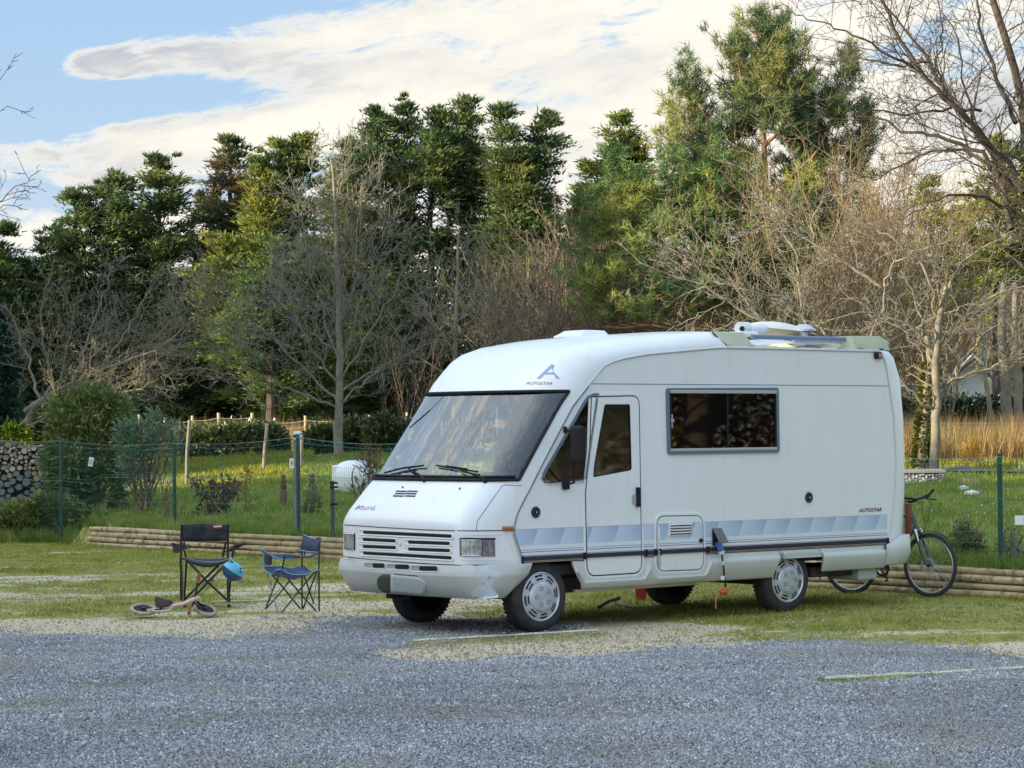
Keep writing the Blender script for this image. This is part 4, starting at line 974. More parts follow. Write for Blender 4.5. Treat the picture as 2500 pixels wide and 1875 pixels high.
dish.grid(P_).build('satellite_dish', mat('dish_cream', (.66, .60, .50), .5, col2=(.72, .70, .64), scale=4), van, True)
Acc().tube([rp_(520, 165, .55), rp_(560, 160, .55), rp_(700, 155, .55), rp_(735, 165, .55)], [.048, .052, .046, .035], 12).build('dish_motor', WHITE, van, True)
Acc().tube([rp_(415, 148, .50), rp_(500, 146, .58)], .060, 16).build('dish_drum', WHITE, van, True)
Acc().tube([rp_(440, 155, .44), rp_(440, 156, .47)], .026, 12).build('drum_hub', BLACK, van, True)
Acc().box(rp_(450, 220, .5), (.26, .2, .05)).build('dish_base', WHITE, van, bevel=.02)
# roof hatch
hz_ = 2.715; _h = np.array(vplane(2, 2.75, 1420, 824))
def hq(x0, x1, y0, y1, z): return [(x0, y0, z), (x1, y0, z), (x1, y1, z), (x0, y1, z)]
hx0, hx1, hy0, hy1 = _h[0], _h[0] + .42, _h[1], _h[1] + .42
a_ = Acc(); L_ = [hq(hx0 + .03, hx1 - .03, hy0 + .03, hy1 - .03, hz_ - .06), hq(hx0 + .03, hx1 - .03, hy0 + .03, hy1 - .03, hz_ + .042)]
a_.add(L_[0] + L_[1], [(0, 1, 5, 4), (1, 2, 6, 5), (2, 3, 7, 6), (3, 0, 4, 7)]); hb = a_.build('roof_hatch', WHITE, van)
a_ = Acc(); LL = [hq(hx0, hx1, hy0, hy1, hz_ + .04), hq(hx0, hx1, hy0, hy1, hz_ + .062), hq(hx0 + .03, hx1 - .03, hy0 + .03, hy1 - .03, hz_ + .070), hq(hx0 + .09, hx1 - .05, hy0 + .06, hy1 - .06, hz_ + .110), hq(hx0 + .14, hx1 - .10, hy0 + .11, hy1 - .11, hz_ + .116)]
V_ = [p for l in LL for p in l]; F_ = [(3, 2, 1, 0), (16, 17, 18, 19)]
for i in range(4): F_ += [(i * 4 + k, i * 4 + (k + 1) % 4, i * 4 + 4 + (k + 1) % 4, i * 4 + 4 + k) for k in range(4)]
a_.add(V_, F_); a_.build('hatch_lid', mat('hatch_white', (.80, .81, .82), .35), hb, bevel=.01)
for k in (.1, .28): Acc().box((hx0, hy0 + k, hz_ + .03), (.02, .04, .03)).build('hatch_clip', mat('grey_plastic', (0, 0, 0)), hb)
# interior
INB = mat('interior_beige', (.30, .24, .16), .7, col2=(.22, .17, .11), scale=3); SEAT = mat('seat_brown', (.12, .075, .05), .8, col2=(.18, .12, .08), scale=9)
DASH = mat('dashboard', (.06, .06, .065), .7); WOOD = mat('cabinet_wood', (.16, .10, .055), .5, col2=(.10, .06, .03), scale=3, stretch=(1, 1, 6))
Acc().box((2.3, W / 2, .80), (4.8, 1.86, .03)).build('cabin_floor', INB, van)
Acc().box((-.42, W / 2, 1.25), (.42, 1.72, .22)).box((-.14, .48, 1.40), (.18, .42, .12)).build('dashboard', DASH, van, bevel=.04)
for y_ in (.48, 1.48):
    st = Acc().box((.62, y_, 1.18), (.50, .50, .14)).build('cab_seat', SEAT, van, bevel=.05)
    Acc().box((.90, y_, 1.52), (.13, .50, .66), np.array(Matrix.Rotation(math.radians(10), 3, 'Y'))).box((.98, y_, 1.92), (.10, .28, .16), np.array(Matrix.Rotation(math.radians(10), 3, 'Y'))).build('seat_back', SEAT, st, bevel=.05)
    Acc().box((.62, y_, .98), (.36, .36, .3)).build('seat_base', DASH, st)
ax_ = Vector((.75, 0, .66)).normalized(); cc = np.array((.12, .48, 1.50)); ringp_ = []
for k in range(25):
    an = 2 * math.pi * k / 24; ringp_.append(cc + .19 * (math.cos(an) * np.array((0, 1, 0)) + math.sin(an) * np.array((-.66, 0, .75))))
Acc().tube(ringp_, .013, 6).tube([cc + (-.10, 0, -.10), cc], .022, 6).tube([cc + (0, -.18, 0), cc + (0, .18, 0)], .012, 6).build('steering_wheel', BLACK, van, True)
Acc().box((2.9, 1.70, 1.25), (2.6, .45, .80)).box((4.0, 1.2, 1.7), (.06, 1.4, 1.7)).build('cabinet', WOOD, van, bevel=.01)
Acc().box((2.3, 1.78, 2.35), (3.2, .32, .36)).box((1.42, 1.50, 1.65), (.05, .8, 1.6)).build('cabinet', WOOD, van, bevel=.01)
Acc().box((1.32, 1.30, 1.86), (.02, .30, .36)).box((1.40, .62, 1.98), (.02, .52, .30)).build('curtain_panel', mat('cream_fabric', (.62, .62, .52), .8), van)
Acc().box((2.3, .38, 1.30), (1.3, .50, .35)).build('bench', SEAT, van, bevel=.04)
cf_ = Acc()
for k in range(9): cf_.tube([(1.63 + .012 * k, .06 + .012 * (k % 2), 2.2), (1.63 + .010 * k, .06 + .012 * ((k + 1) % 2), 1.64)], .009, 4)
for k in range(11): cf_.tube([(2.90 + .013 * k, .06 + .014 * (k % 2), 2.2), (2.90 + .013 * k, .06 + .014 * ((k + 1) % 2), 1.64)], .010, 4)
cf_.build('curtain', mat('curtain_grey', (.30, .27, .24), .9), van, True)
# ------------------------------------------------------------------ log wall
LOGM = []
for i, (c1, c2) in enumerate((((.46, .35, .20), (.32, .23, .12)), ((.54, .43, .27), (.38, .28, .16)), ((.40, .31, .19), (.27, .20, .11)))):
    LOGM.append(mat('log_wood_%s' % 'abc'[i], c1, .85, col2=c2, scale=3.2, stretch=(1, 1, 1), bump=.004, bscale=25, detail=6, lo=.4, hi=.72, col3=(.20, .15, .09), scale3=9))
wallt = thing('log_retaining_wall', 'low retaining wall of four stacked round timber logs below the mesh fence', 'log wall', (-6.8, float(wall_y(-6.8)), 0))
wb = np.array(wallt.location); dirw = np.array((1, -1.19, 0)); dirw /= np.linalg.norm(dirw); nw = np.array((-dirw[1], dirw[0], 0)) * 1.0
if nw[1] < 0: nw = -nw
LOGMESH = []
def wl(s, off=0.0, z=0.0): return np.array((-6.8, 34.13 + 1.19 * 6.8, 0)) + dirw * s + nw * off + np.array((0, 0, z))
for row in range(4):
    s = [0, .0, .05, 0][row] + rng.uniform(-.02, .05); k = 0
    first = True
    while s < 23:
        L = (2.9 if not first else [2.9, 1.6, 2.2, 2.9][row]) + rng.uniform(-.15, .15); first = False
        r_ = .040 + rng.uniform(-.005, .005); n_ = 9; pts = []; rr = []
        ph = rng.random() * 6
        for i in range(n_):
            t = i / (n_ - 1); pts.append(wl(s + .012 + (L - .024) * t, -.02 + .022 * row + .004 * math.sin(3 * t + ph), .030 + row * .0805 + .003 * math.sin(5 * t + ph)) - wb)
            rr.append(r_ * (1 + .05 * math.sin(7 * t + ph) - .10 * (t - .5)))
        rr[0] *= .93; rr[-1] *= .93
        Acc().tube(pts, rr, 10).build('log', LOGM[int(rng.integers(3))], wallt, True); s += L
for s_ in (.55, 3.3, 7.55, 10.6, 16.2, 18.9):
    p = wl(s_, .075, 0) - wb; Acc().tube([p, p + (0, 0, .40)], .03, 6).build('stake', LOGM[0], wallt)
for s_ in (13.35, 13.75): 
    p = wl(s_, -.09, 0) - wb; Acc().box(p + (0, 0, .16), (.05, .03, .36)).build('stake', mat('dark_stake', (.05, .04, .035), .9), wallt)

# ------------------------------------------------------------------ green mesh fence
GREEN = mat('fence_green', (.015, .075, .055), .5, col2=(.02, .055, .045), scale=8); WIRE = mat('fence_wire', (.05, .16, .13), .45, .3)
WIREL = mat('fence_line_wire', (.17, .27, .25), .5, .3)
fence = thing('mesh_fence', 'green wire mesh fence with slim green posts above the log wall', 'fence', wl(0, .2, .25))
fb = np.array(fence.location)
def fpt(px, side=0):           # fence point in the vertical fence plane for a photo pixel column
    d = ray(px, 1100); d2 = d[:2]; P0 = wl(0, .2)[:2]; A_ = np.array([d2, -dirw[:2]]).T
    t, s = np.linalg.solve(A_, P0 - CAM[:2]); return s
posts_px = [(-60, 1060), (148, 1070), (425, 1076), (727, 1060), (1010, 1075), (1330, 1080), (1700, 1085), (2080, 1095), (2440, 1106), (2860, 1110)]
topz = []
for px, pt in posts_px:
    s = fpt(px); p = wl(s, .2); d = ray(px, pt); zt = CAMH + d[2] / d[1] * p[1]; z0 = .25 if s > 0 else .02
    topz.append((s, zt)); a_ = Acc()
    a_.box(p - fb + (0, 0, (zt + z0) / 2 - .05), (.045, .040, zt - z0 + .1), np.array(Matrix.Rotation(-.87, 3, 'Z'))).build('fence_post', GREEN, fence, bevel=.006)
ts = np.array(topz); nt = 0
vw = Acc(); hw = Acc(); ss = np.arange(ts[0, 0], ts[-1, 0], .05)
def ftop(s): 
    k = np.clip(np.searchsorted(ts[:, 0], s) - 1, 0, len(ts) - 2); u = (s - ts[k, 0]) / (ts[k + 1, 0] - ts[k, 0]); return float(np.interp(s, ts[:, 0], ts[:, 1] - .04)) - .05 * math.sin(math.pi * min(max(u, 0), 1))
def fbot(s): return .31 if s > 0 else .06
V_, F_ = [], []
def strand(pts, r):
    b = len(V_)
    for p in pts:
        for k in range(3):
            an = 2.094 * k; V_.append((p[0] + r * math.cos(an) * .7, p[1] + r * math.cos(an) * .7, p[2] + r * math.sin(an))) if r < 0 else V_.append((p[0] + r * math.cos(an), p[1] + r * math.sin(an) * .5, p[2] + r * math.sin(an)))
    for i in range(len(pts) - 1):
        for k in range(3): F_.append((b + i * 3 + k, b + i * 3 + (k + 1) % 3, b + i * 3 + 3 + (k + 1) % 3, b + i * 3 + 3 + k))
for s in ss:
    zt, zb = ftop(s), fbot(s); j = .012 * math.sin(s * 3); A_ = wl(s, .185 + j, 0) - fb
    strand([A_ + (0, 0, zb), A_ + (0, 0, (zb + zt) / 2), A_ + (0, 0, zt)], .0016)
mesh_obj('mesh_wire', V_, F_, WIRE, fence)['kind'] = 'stuff'
V_, F_ = [], []
for k in range(1, 10):
    pts = [wl(s, .183 + .012 * math.sin(s * 3), fbot(s) + (ftop(s) - fbot(s)) * k / 9.5 + .010 * math.sin(s * 1.7 + k)) - fb for s in np.arange(ts[0, 0], ts[-1, 0], .35)]
    strand(pts, .0020 if k % 3 else .0032)
mesh_obj('mesh_wire', V_, F_, WIRE, fence)['kind'] = 'stuff'
V_, F_ = [], []
strand([wl(s, .18, ftop(s)) - fb for s in np.arange(ts[0, 0], ts[-1, 0], .3)], .0030)
mesh_obj('line_wire', V_, F_, WIREL, fence)
V_, F_ = [], []
strand([wl(s, .18, fbot(s) + (ftop(s) - fbot(s)) * .60 + .008 * math.sin(s * 2)) - fb for s in np.arange(ts[0, 0], 9.5, .3)], .0024)
mesh_obj('line_wire', V_, F_, WIREL, fence)
# short dark gate post with clamps, just left of the motorhome
s = fpt(822); p = wl(s, .12); zt = CAMH + ray(822, 1122)[2] / ray(822, 1122)[1] * p[1]; zb = .3
gp = thing('steel_post', 'short dark steel post with clamps in front of the white tank', 'post', p + (0, 0, zb)); g0 = np.array(gp.location)
DST = mat('dark_steel', (.04, .06, .075), .5)
Acc().box(p - g0 + (0, 0, (zt - zb) / 2), (.052, .05, zt - zb)).build('shaft', DST, gp, bevel=.004)
for dz in (.03, .09, .33): Acc().box(p - g0 + (.02, -.01, zt - zb - dz), (.11, .07, .028)).build('clamp', BLACK, gp, bevel=.004)
# number signs
SIGN = mat('sign_white', (.80, .80, .78), .5); INK = mat('sign_ink', (.02, .02, .03), .5)
def sign(px, py, wpx, hpx, txt, label, tilt=0, off=.12, txtw=.5):
    s = fpt(px); p = wl(s, off); d = ray(px, py); z = CAMH + d[2] / d[1] * p[1]; k = p[1] / FPX
    t = thing('number_sign', label, 'sign', (p[0], p[1], z)); t.rotation_euler = (0, tilt, 0); w_, h_ = wpx * k, hpx * k
    Acc().box((0, 0, 0), (w_, .006, h_)).build('sign_plate', SIGN, t, bevel=.001)
    if txt: lettering('sign_number', txt, INK, lambda u, v: ((u - .5) * w_ * txtw, -.006, (v - .5) * h_ * .62), t)
    return t
sign(721.5, 1131, 11, 23, '9', 'white pitch sign reading 9 on the green fence post', off=.13)
sign(232.5, 1127.5, 11.5, 22, '10', 'white pitch sign reading 10 hanging tilted on the mesh by the big shrub', tilt=math.radians(11), txtw=.62)
sign(2501, 1270, 22, 23, '', 'blank pale sign plate on the fence at the right edge', off=.1)

# ------------------------------------------------------------------ camping chairs
CF = mat('chair_fabric_black', (.022, .022, .030), .85, col2=(.035, .035, .045), scale=12); CB = mat('chair_fabric_blue', (.04, .055, .12), .8, col2=(.085, .09, .16), scale=7)
CT_ = mat('chair_tube_black', (.02, .02, .022), .35, .3); CG = mat('chair_tube_green', (.02, .055, .06), .35, .3); PIPE = mat('piping_cyan', (.12, .36, .50), .6); REDT = mat('red_tag', (.55, .05, .05), .6)
WTX = mat('tag_print', (.75, .70, .70), .6)
GREYT = mat('tube_grey', (.22, .23, .24), .35, .5)
def mk(px0, py0, sc, D0, base):
    def P(x, y, d=0.0): return at(px0 + sc * x, py0 + sc * y, D0 + d) - base
    return P
D1 = 27.8; base = at(500, 1469, D1); base[2] = 0
ch = thing('camping_chair', 'large black folding camping chair on the grass left of the motorhome', 'camping chair', base)
P = mk(420, 1260, .1447, D1, base)
rows_ = []
for i, v in enumerate(np.linspace(0, 1, 5)):
    row = []
    for j, u in enumerate(np.linspace(0, 1, 12)):
        x = (138 + 824 * u) + (18 if True else 0) * v * (1 - 2 * u); y = 140 + 275 * v - 6 * math.sin(math.pi * u) * (1 - v) + 5 * math.sin(9 * u) * (1 - v) + (10 * math.sin(math.pi * u)) * v
        row.append(P(x, y, .42 + .05 * math.sin(math.pi * u) + .012 * math.sin(14 * u + 3 * v)))
    rows_.append(row)
o = Acc().grid(rows_).build('backrest', CF, ch, True); md = o.modifiers.new('t', 'SOLIDIFY'); md.thickness = .012
tg = [P(688, 150, .385), P(838, 152, .385), P(835, 178, .385), P(690, 198, .385), P(790, 212, .385)]
o = Acc().add([P(686, 142, .38), P(842, 142, .38), P(842, 176, .38), P(820, 205, .38), P(700, 205, .38)], [(0, 1, 2, 3, 4)]).build('brand_tag', REDT, ch)
Acc().add([P(690, 184, .376), P(720, 166, .376), P(838, 160, .376), P(830, 180, .376)], [(0, 1, 2, 3)]).build('tag_print', WTX, o)
seat = []
for i, v in enumerate(np.linspace(0, 1, 7)):          # v: back to front
    row = []
    for j, u in enumerate(np.linspace(0, 1, 12)):
        x = 165 + 860 * u; sag = math.sin(math.pi * u)
        row.append(P(x, 700 + 30 * v + sag * (18 + 60 * v) - 12 * v * (1 - sag), .42 * (1 - v) - .02))
    seat.append(row)
front = [P(165 + 60 + 740 * u, 738 + 122 * math.sin(math.pi * u)**.8, -.03) for u in np.linspace(0, 1, 12)]; seat.append(front)
o = Acc().grid(seat).build('seat', CF, ch, True); md = o.modifiers.new('t', 'SOLIDIFY'); md.thickness = .008
Acc().tube([P(270, 718, -.03), P(420, 755, -.035), P(600, 772, -.035), P(800, 772, -.035), P(960, 722, -.03)], .006, 5).build('seat_piping', mat('piping_grey', (.20, .20, .24), .6), ch)
for nm, pts in (('rear_post', [P(160, 160, .42), P(150, 700, .40), P(150, 1420, .36)]), ('rear_post', [P(950, 160, .42), P(940, 690, .40), P(945, 1420, .36)]),
                ('front_post', [P(175, 480, -.02), P(240, 700, -.03)]), ('front_post', [P(1060, 510, -.02), P(1010, 700, -.03)]),
                ('leg', [P(140, 700, 0), P(192, 1440, 0)]), ('leg', [P(245, 740, .0), P(205, 1435, .12)]), ('leg', [P(940, 1040, .3), P(975, 1445, .0)]), ('leg', [P(990, 1040, .0), P(950, 1440, .25)]),
                ('cross_leg', [P(250, 740, -.03), P(600, 1110, -.03), P(955, 1440, -.03)]), ('cross_leg', [P(930, 790, .02), P(620, 1100, .0), P(350, 1380, .0)]),
                ('cross_leg', [P(780, 830, .35), P(520, 1090, .36), P(220, 1400, .36)]), ('cross_leg', [P(910, 430, .42), P(855, 690, .40)])):
    Acc().tube(pts, .0115 if nm != 'cross_leg' else .0125, 8).build(nm, CT_, ch, True)
Acc().tube([P(800, 830, .2), P(740, 980, .2), P(620, 1190, .22), P(480, 1365, .2)], .010, 6, flat=.3).build('strap', CF, ch)
Acc().tube([P(165, 730, -.01), P(190, 1100, -.02), P(190, 1430, -.01)], .0065, 6).build('leg', GREYT, ch, True)
o = Acc().grid([[P(0, 447, -.28), P(90, 470, -.20), P(180, 478, .0), P(215, 425, .34)], [P(12, 470, -.30), P(80, 500, -.22), P(170, 505, .0), P(262, 560, .36)]]).build('armrest', CF, ch, True); md = o.modifiers.new('t', 'SOLIDIFY'); md.thickness = .014
Acc().lathe([(0, .042), (-.02, .045), (-.085, .034), (-.09, .0005)], P(75, 478, -.18), (0, 0, 1), 14).build('cup_holder', mat('mesh_cup', (.05, .05, .05), .9), ch, True)
o = Acc().grid([[P(890, 598, .38), P(980, 560, .2), P(1050, 485, .02), P(1240, 448, -.20)], [P(900, 606, .38), P(1010, 598, .2), P(1110, 545, .0), P(1240, 470, -.22)]]).build('armrest', CF, ch, True); md = o.modifiers.new('t', 'SOLIDIFY'); md.thickness = .014
for x, y, d in ((150, 1432, .36), (205, 1440, 0), (960, 1448, 0)): Acc().lathe([(0, .02), (.03, .018)], P(x, y, d) * (1, 1, 0), (0, 0, 1), 8).build('foot', BLACK, ch)
# small blue chair
D2 = 26.05; base = at(700, 1494, D2); base[2] = 0
c2 = thing('childrens_chair', 'small navy folding chair with cyan piping, close to the motorhome front', 'camping chair', base)
P = mk(620, 1290, .1326, D2, base)
dd = {'FL': .12, 'FR': -.12, 'BL': .22, 'BR': -.03}
o = Acc().grid([[P(910, 112, .20), P(1060, 185, .12), P(1225, 160, 0)], [P(890, 250, .2), P(1050, 285, .13), P(1222, 290, .0)], [P(850, 398, .2), P(1010, 425, .12), P(1195, 440, 0)]]).build('backrest', CB, c2, True); md = o.modifiers.new('t', 'SOLIDIFY'); md.thickness = .006
Acc().tube([P(910, 112, .19), P(1060, 180, .11), P(1225, 160, -.01), P(1195, 440, -.01), P(1010, 428, .11), P(848, 398, .19)], .0055, 5).build('piping', PIPE, c2)
o = Acc().add([P(1065, 165, .10), P(1165, 168, .03), P(1130, 210, .05), P(1070, 205, .09)], [(0, 1, 2, 3)]).build('brand_tag', REDT, c2)
Acc().add([P(1075, 172, .095), P(1140, 172, .04), P(1130, 190, .05), P(1078, 190, .09)], [(0, 1, 2, 3)]).build('tag_print', WTX, o)
for nm, pts, m_ in (('rear_post', [P(1225, 160, 0), P(1195, 480, -.01), P(1200, 1530, -.03)], CG), ('rear_post', [P(885, 400, .22), P(885, 1480, .22)], CG), ('rear_post', [P(935, 420, .19), P(930, 500, .18)], CG),
                ('front_post', [P(180, 430, dd['FL']), P(180, 600, .12), P(205, 720, .12)], PIPE), ('front_post', [P(565, 480, -.12), P(545, 640, -.12), P(512, 760, -.12)], CG),
                ('cross_leg', [P(240, 830, .12), P(320, 1130, .0), P(442, 1545, -.12)], GREYT), ('cross_leg', [P(465, 850, -.12), P(350, 1130, .0), P(212, 1490, .12)], CG),
                ('cross_leg', [P(330, 850, .12), P(545, 1100, .16), P(855, 1480, .22)], CG), ('cross_leg', [P(650, 970, .2), P(430, 1250, .15), P(235, 1470, .12)], CG),
                ('cross_leg', [P(520, 800, -.12), P(820, 1160, -.08), P(1150, 1530, -.03)], CG), ('cross_leg', [P(1120, 800, -.03), P(820, 1160, -.06), P(505, 1555, -.12)], CG),
                ('cross_leg', [P(930, 890, .22), P(1020, 1150, .1), P(1105, 1390, -.0)], CG), ('cross_leg', [P(1160, 790, -.03), P(1040, 1100, .1), P(908, 1475, .22)], CG)):
    Acc().tube(pts, .0085, 8).build(nm, m_, c2, True)
o = Acc().grid([[P(150, 708, .12), P(500, 700, .17), P(700, 745, .2), P(800, 705, .22), P(940, 695, .22)], [P(250, 790, .06), P(480, 830, .1), P(640, 850, .13), P(850, 800, .15), P(1060, 800, .12)],
                [P(320, 855, .0), P(470, 880, .0), P(680, 905, .0), P(900, 850, .02), P(1120, 780, .02)], [P(400, 765, -.12), P(530, 790, -.13), P(700, 850, -.10), P(930, 855, -.08), P(1225, 752, -.03)]]).build('seat', CB, c2, True); md = o.modifiers.new('t', 'SOLIDIFY'); md.thickness = .006
o = Acc().grid([[P(400, 768, -.12), P(490, 755, -.125), P(700, 855, -.11), P(930, 858, -.085), P(1225, 755, -.035)], [P(335, 850, -.07), P(480, 885, -.13), P(715, 950, -.11), P(920, 885, -.085), P(1120, 800, -.035)]]).build('seat_valance', CB, c2, True)
Acc().tube([P(150, 710, .11), P(250, 815, .05), P(330, 857, 0), P(400, 768, -.13), P(490, 752, -.135), P(600, 815, -.13), P(720, 852, -.12), P(930, 856, -.09), P(1225, 753, -.04)], .0055, 5).build('piping', PIPE, c2)
Acc().tube([P(150, 708, .12), P(500, 698, .17), P(700, 743, .2), P(800, 703, .22), P(940, 693, .22), P(1060, 798, .12)], .004, 5).build('piping', PIPE, c2)
o = Acc().grid([[P(70, 375, .16), P(180, 405, .14), P(370, 478, .08), P(560, 470, .0), P(700, 490, .1), P(1010, 515, .2)], [P(80, 392, .12), P(190, 440, .1), P(360, 545, .02), P(560, 575, -.05), P(700, 540, .05), P(1030, 530, .17)]]).build('armrest', CB, c2, True); md = o.modifiers.new('t', 'SOLIDIFY'); md.thickness = .006
o = Acc().grid([[P(560, 465, -.12), P(720, 480, -.1), P(900, 520, -.06), P(1100, 478, -.03), P(1190, 455, -.02)], [P(560, 485, -.14), P(720, 500, -.12), P(900, 540, -.08), P(1080, 530, -.05), P(1195, 462, -.02)]]).build('armrest', CB, c2, True); md = o.modifiers.new('t', 'SOLIDIFY'); md.thickness = .006
Acc().tube([P(70, 375, .15), P(190, 408, .12), P(370, 530, .02), P(560, 575, -.06), P(700, 548, .03)], .005, 5).build('piping', PIPE, c2)
Acc().lathe([(0, .040), (-.04, .040), (-.105, .032), (-.11, .0005)], P(262, 478, .08), (0, 0, 1), 14).build('cup_holder', MATS['mesh_cup'], c2, True)
Acc().tube([P(1170, 840, -.04), P(1165, 960, -.05), P(1130, 1120, -.04), P(1100, 1330, -.0)], .012, 6, flat=.3).build('strap', CB, c2)
for x, y in ((210, 1500), (445, 1560), (505, 1562), (870, 1485), (1195, 1540)):
    q_ = P(x, y, {210: .12, 445: -.12, 505: -.12, 870: .22, 1195: -.03}[x]); q_[2] = 0; Acc().lathe([(0, .014), (.025, .012)], q_, (0, 0, 1), 8).build('foot', mat('foot_grey', (.3, .32, .33), .5), c2)
# helmet hanging from the black chair
hb_ = at(569, 1394.5, 27.62); hel = thing('bike_helmet', 'two tone blue bicycle helmet hanging by its strap from the black chair', 'helmet', hb_)
tilt = math.radians(-36)
def helm(a0, a1, m, name, rad=1.0):
    rws = []
    for i in range(9):
        row = []; u = a0 + (a1 - a0) * i / 8
        for k in range(33):
            v = 2 * math.pi * k / 32
            q = np.array((.122 * math.cos(u) * math.cos(v), .10 * math.cos(u) * math.sin(v), .098 * math.sin(u))) * rad
            row.append(np.array(Matrix.Rotation(math.radians(35), 3, 'Y')) @ q)
        rws.append(row)
    return Acc().grid(rws).build(name, m, hel, True)
HC = mat('helmet_cyan', (.10, .42, .60), .35, coat=.3); HN = mat('helmet_navy', (.02, .07, .19), .4, coat=.3)
helm(0.02, math.pi / 2, HC, 'shell_top'); helm(-math.pi / 2 + .05, 0.02, HN, 'shell_bottom')
# flip so that cyan is at the upper right
for x, y in ((1160, 880), (1155, 936)): 
    q_ = at(420 + .1447 * x, 1260 + .1447 * y, 27.62 - .085) - hb_; Acc().tube([q_ + (-.010, 0, .0), q_ + (.010, 0, -.003)], .007, 8).build('vent_hole', SLOT, hel)
Pn = mk(420, 1260, .1447, 27.58, hb_)
Acc().tube([Pn(945, 850), Pn(960, 760), Pn(985, 685, .02), Pn(1010, 740), Pn(1050, 805)], .011, 6, flat=.35).build('strap', mat('strap_cyan', (.25, .60, .66), .6), hel)
Acc().tube([Pn(985, 850), Pn(1010, 830), Pn(1020, 790), Pn(1000, 755)], .012, 6).build('padding', BLACK, hel)
# balance bike lying on its side
bb = gpt(420, 1492); bk = thing('balance_bike', 'pink and cream toddler balance bike lying on its side by the black chair', 'balance bike', bb)
Db = 26.35; P = mk(310, 1420, .104, Db, bb)
TYC = mat('tyre_cream', (.42, .38, .26), .8, col2=(.25, .22, .15), scale=14); PNK = mat('frame_pink', (.62, .44, .42), .45); COP = mat('grip_brown', (.28, .10, .05), .6)
def lyingwheel(c, nrm, R_, name):
    w_ = bpy.data.objects.new(name, None); COL.objects.link(w_); w_.parent = bk; w_.location = c
    prof = [(.0 + .020 * math.cos(t), R_ - .020 + .020 * math.sin(t)) for t in np.linspace(0, 2 * math.pi, 11)[:-1]]
    Acc().lathe(prof, (0, 0, 0), nrm, 32, True).build('tyre', TYC, w_, True)
    Acc().lathe([(-.004, R_ - .035), (-.004, .022), (-.02, .02), (-.02, .0005)], (0, 0, 0), nrm, 28).lathe([(.004, R_ - .035), (.004, .022), (.02, .02), (.02, .0005)], (0, 0, 0), nrm, 28).build('rim', BLACK, w_, True)
    Acc().lathe([(-.03, .008), (.03, .008)], (0, 0, 0), nrm, 8).build('hub', ALU, w_); return w_
q_ = P(380, 590, .10); q_[2] = .085; lyingwheel(q_, (.12, -.30, .95), .135, 'rear_wheel')
q_ = P(1830, 575, .06); q_[2] = .080; lyingwheel(q_, (.30, -.32, .90), .128, 'front_wheel')
Acc().tube([P(480, 672, .05), P(800, 640, 0), P(1080, 562, -.05), P(1300, 530, -.06), P(1500, 445, -.06), P(1650, 375, -.04), P(1700, 400, -.02)], [.012, .016, .019, .020, .021, .024, .02], 10).build('frame', PNK, bk, True)
Acc().tube([P(600, 690, -.05), P(850, 690, -.08), P(980, 670, -.09), P(1070, 600, -.08)], .009, 8).build('chain_stay', PNK, bk, True)
Acc().tube([P(1650, 470, -.05), P(1700, 520, -.02), P(1830, 575, .03)], .012, 8).tube([P(1600, 500, -.09), P(1700, 620, -.09), P(1800, 600, -.0)], .009, 8).build('fork', BLACK, bk, True)
o = Acc().add([P(650, 345, -.05), P(720, 345, -.06), P(880, 405, -.06), P(1050, 425, -.06), P(1082, 480, -.06), P(1050, 545, -.07), P(850, 590, -.08), P(720, 612, -.08), P(660, 560, -.07), P(645, 440, -.06)], [tuple(range(10))[::-1]])
o = o.build('saddle', mat('saddle_dark', (.055, .035, .035), .7), bk, True); md = o.modifiers.new('t', 'SOLIDIFY'); md.thickness = .05; md.offset = -1; md2 = o.modifiers.new('b', 'BEVEL'); md2.width = .016; md2.segments = 3
Acc().tube([P(790, 600, -.04), P(800, 650, -.04), P(650, 660, 0)], .010, 6).build('seat_post', BLACK, bk)
Pc = mk(420, 1260, .1447, Db - .05, bb)
Acc().tube([Pc(455, 985), Pc(432, 1130), Pc(395, 1330), Pc(375, 1450), Pc(330, 1530), Pc(285, 1640, -.03)], .013, 8).build('handlebar', mat('bar_dark', (.035, .03, .035), .5), bk, True)
Acc().tube([Pc(455, 985), Pc(435, 1110)], .018, 10).build('grip', COP, bk, True); Acc().tube([Pc(340, 1520, -.02), Pc(288, 1632, -.03)], .018, 10).build('grip', COP, bk, True)
for a_ in ((455, 985), (434, 1115), (285, 1640)): Acc().tube([Pc(a_[0] - 28, a_[1], -.02), Pc(a_[0] + 28, a_[1] + 3, -.02)], .010, 8).build('grip_flange', COP, bk)
Acc().tube([Pc(320, 1640, -.05), Pc(340, 1570, -.05), Pc(375, 1520, -.05), Pc(410, 1540, -.04), Pc(440, 1590, .0)], .008, 6).build('fork_blade', mat('copper_pale', (.55, .34, .24), .5), bk, True)

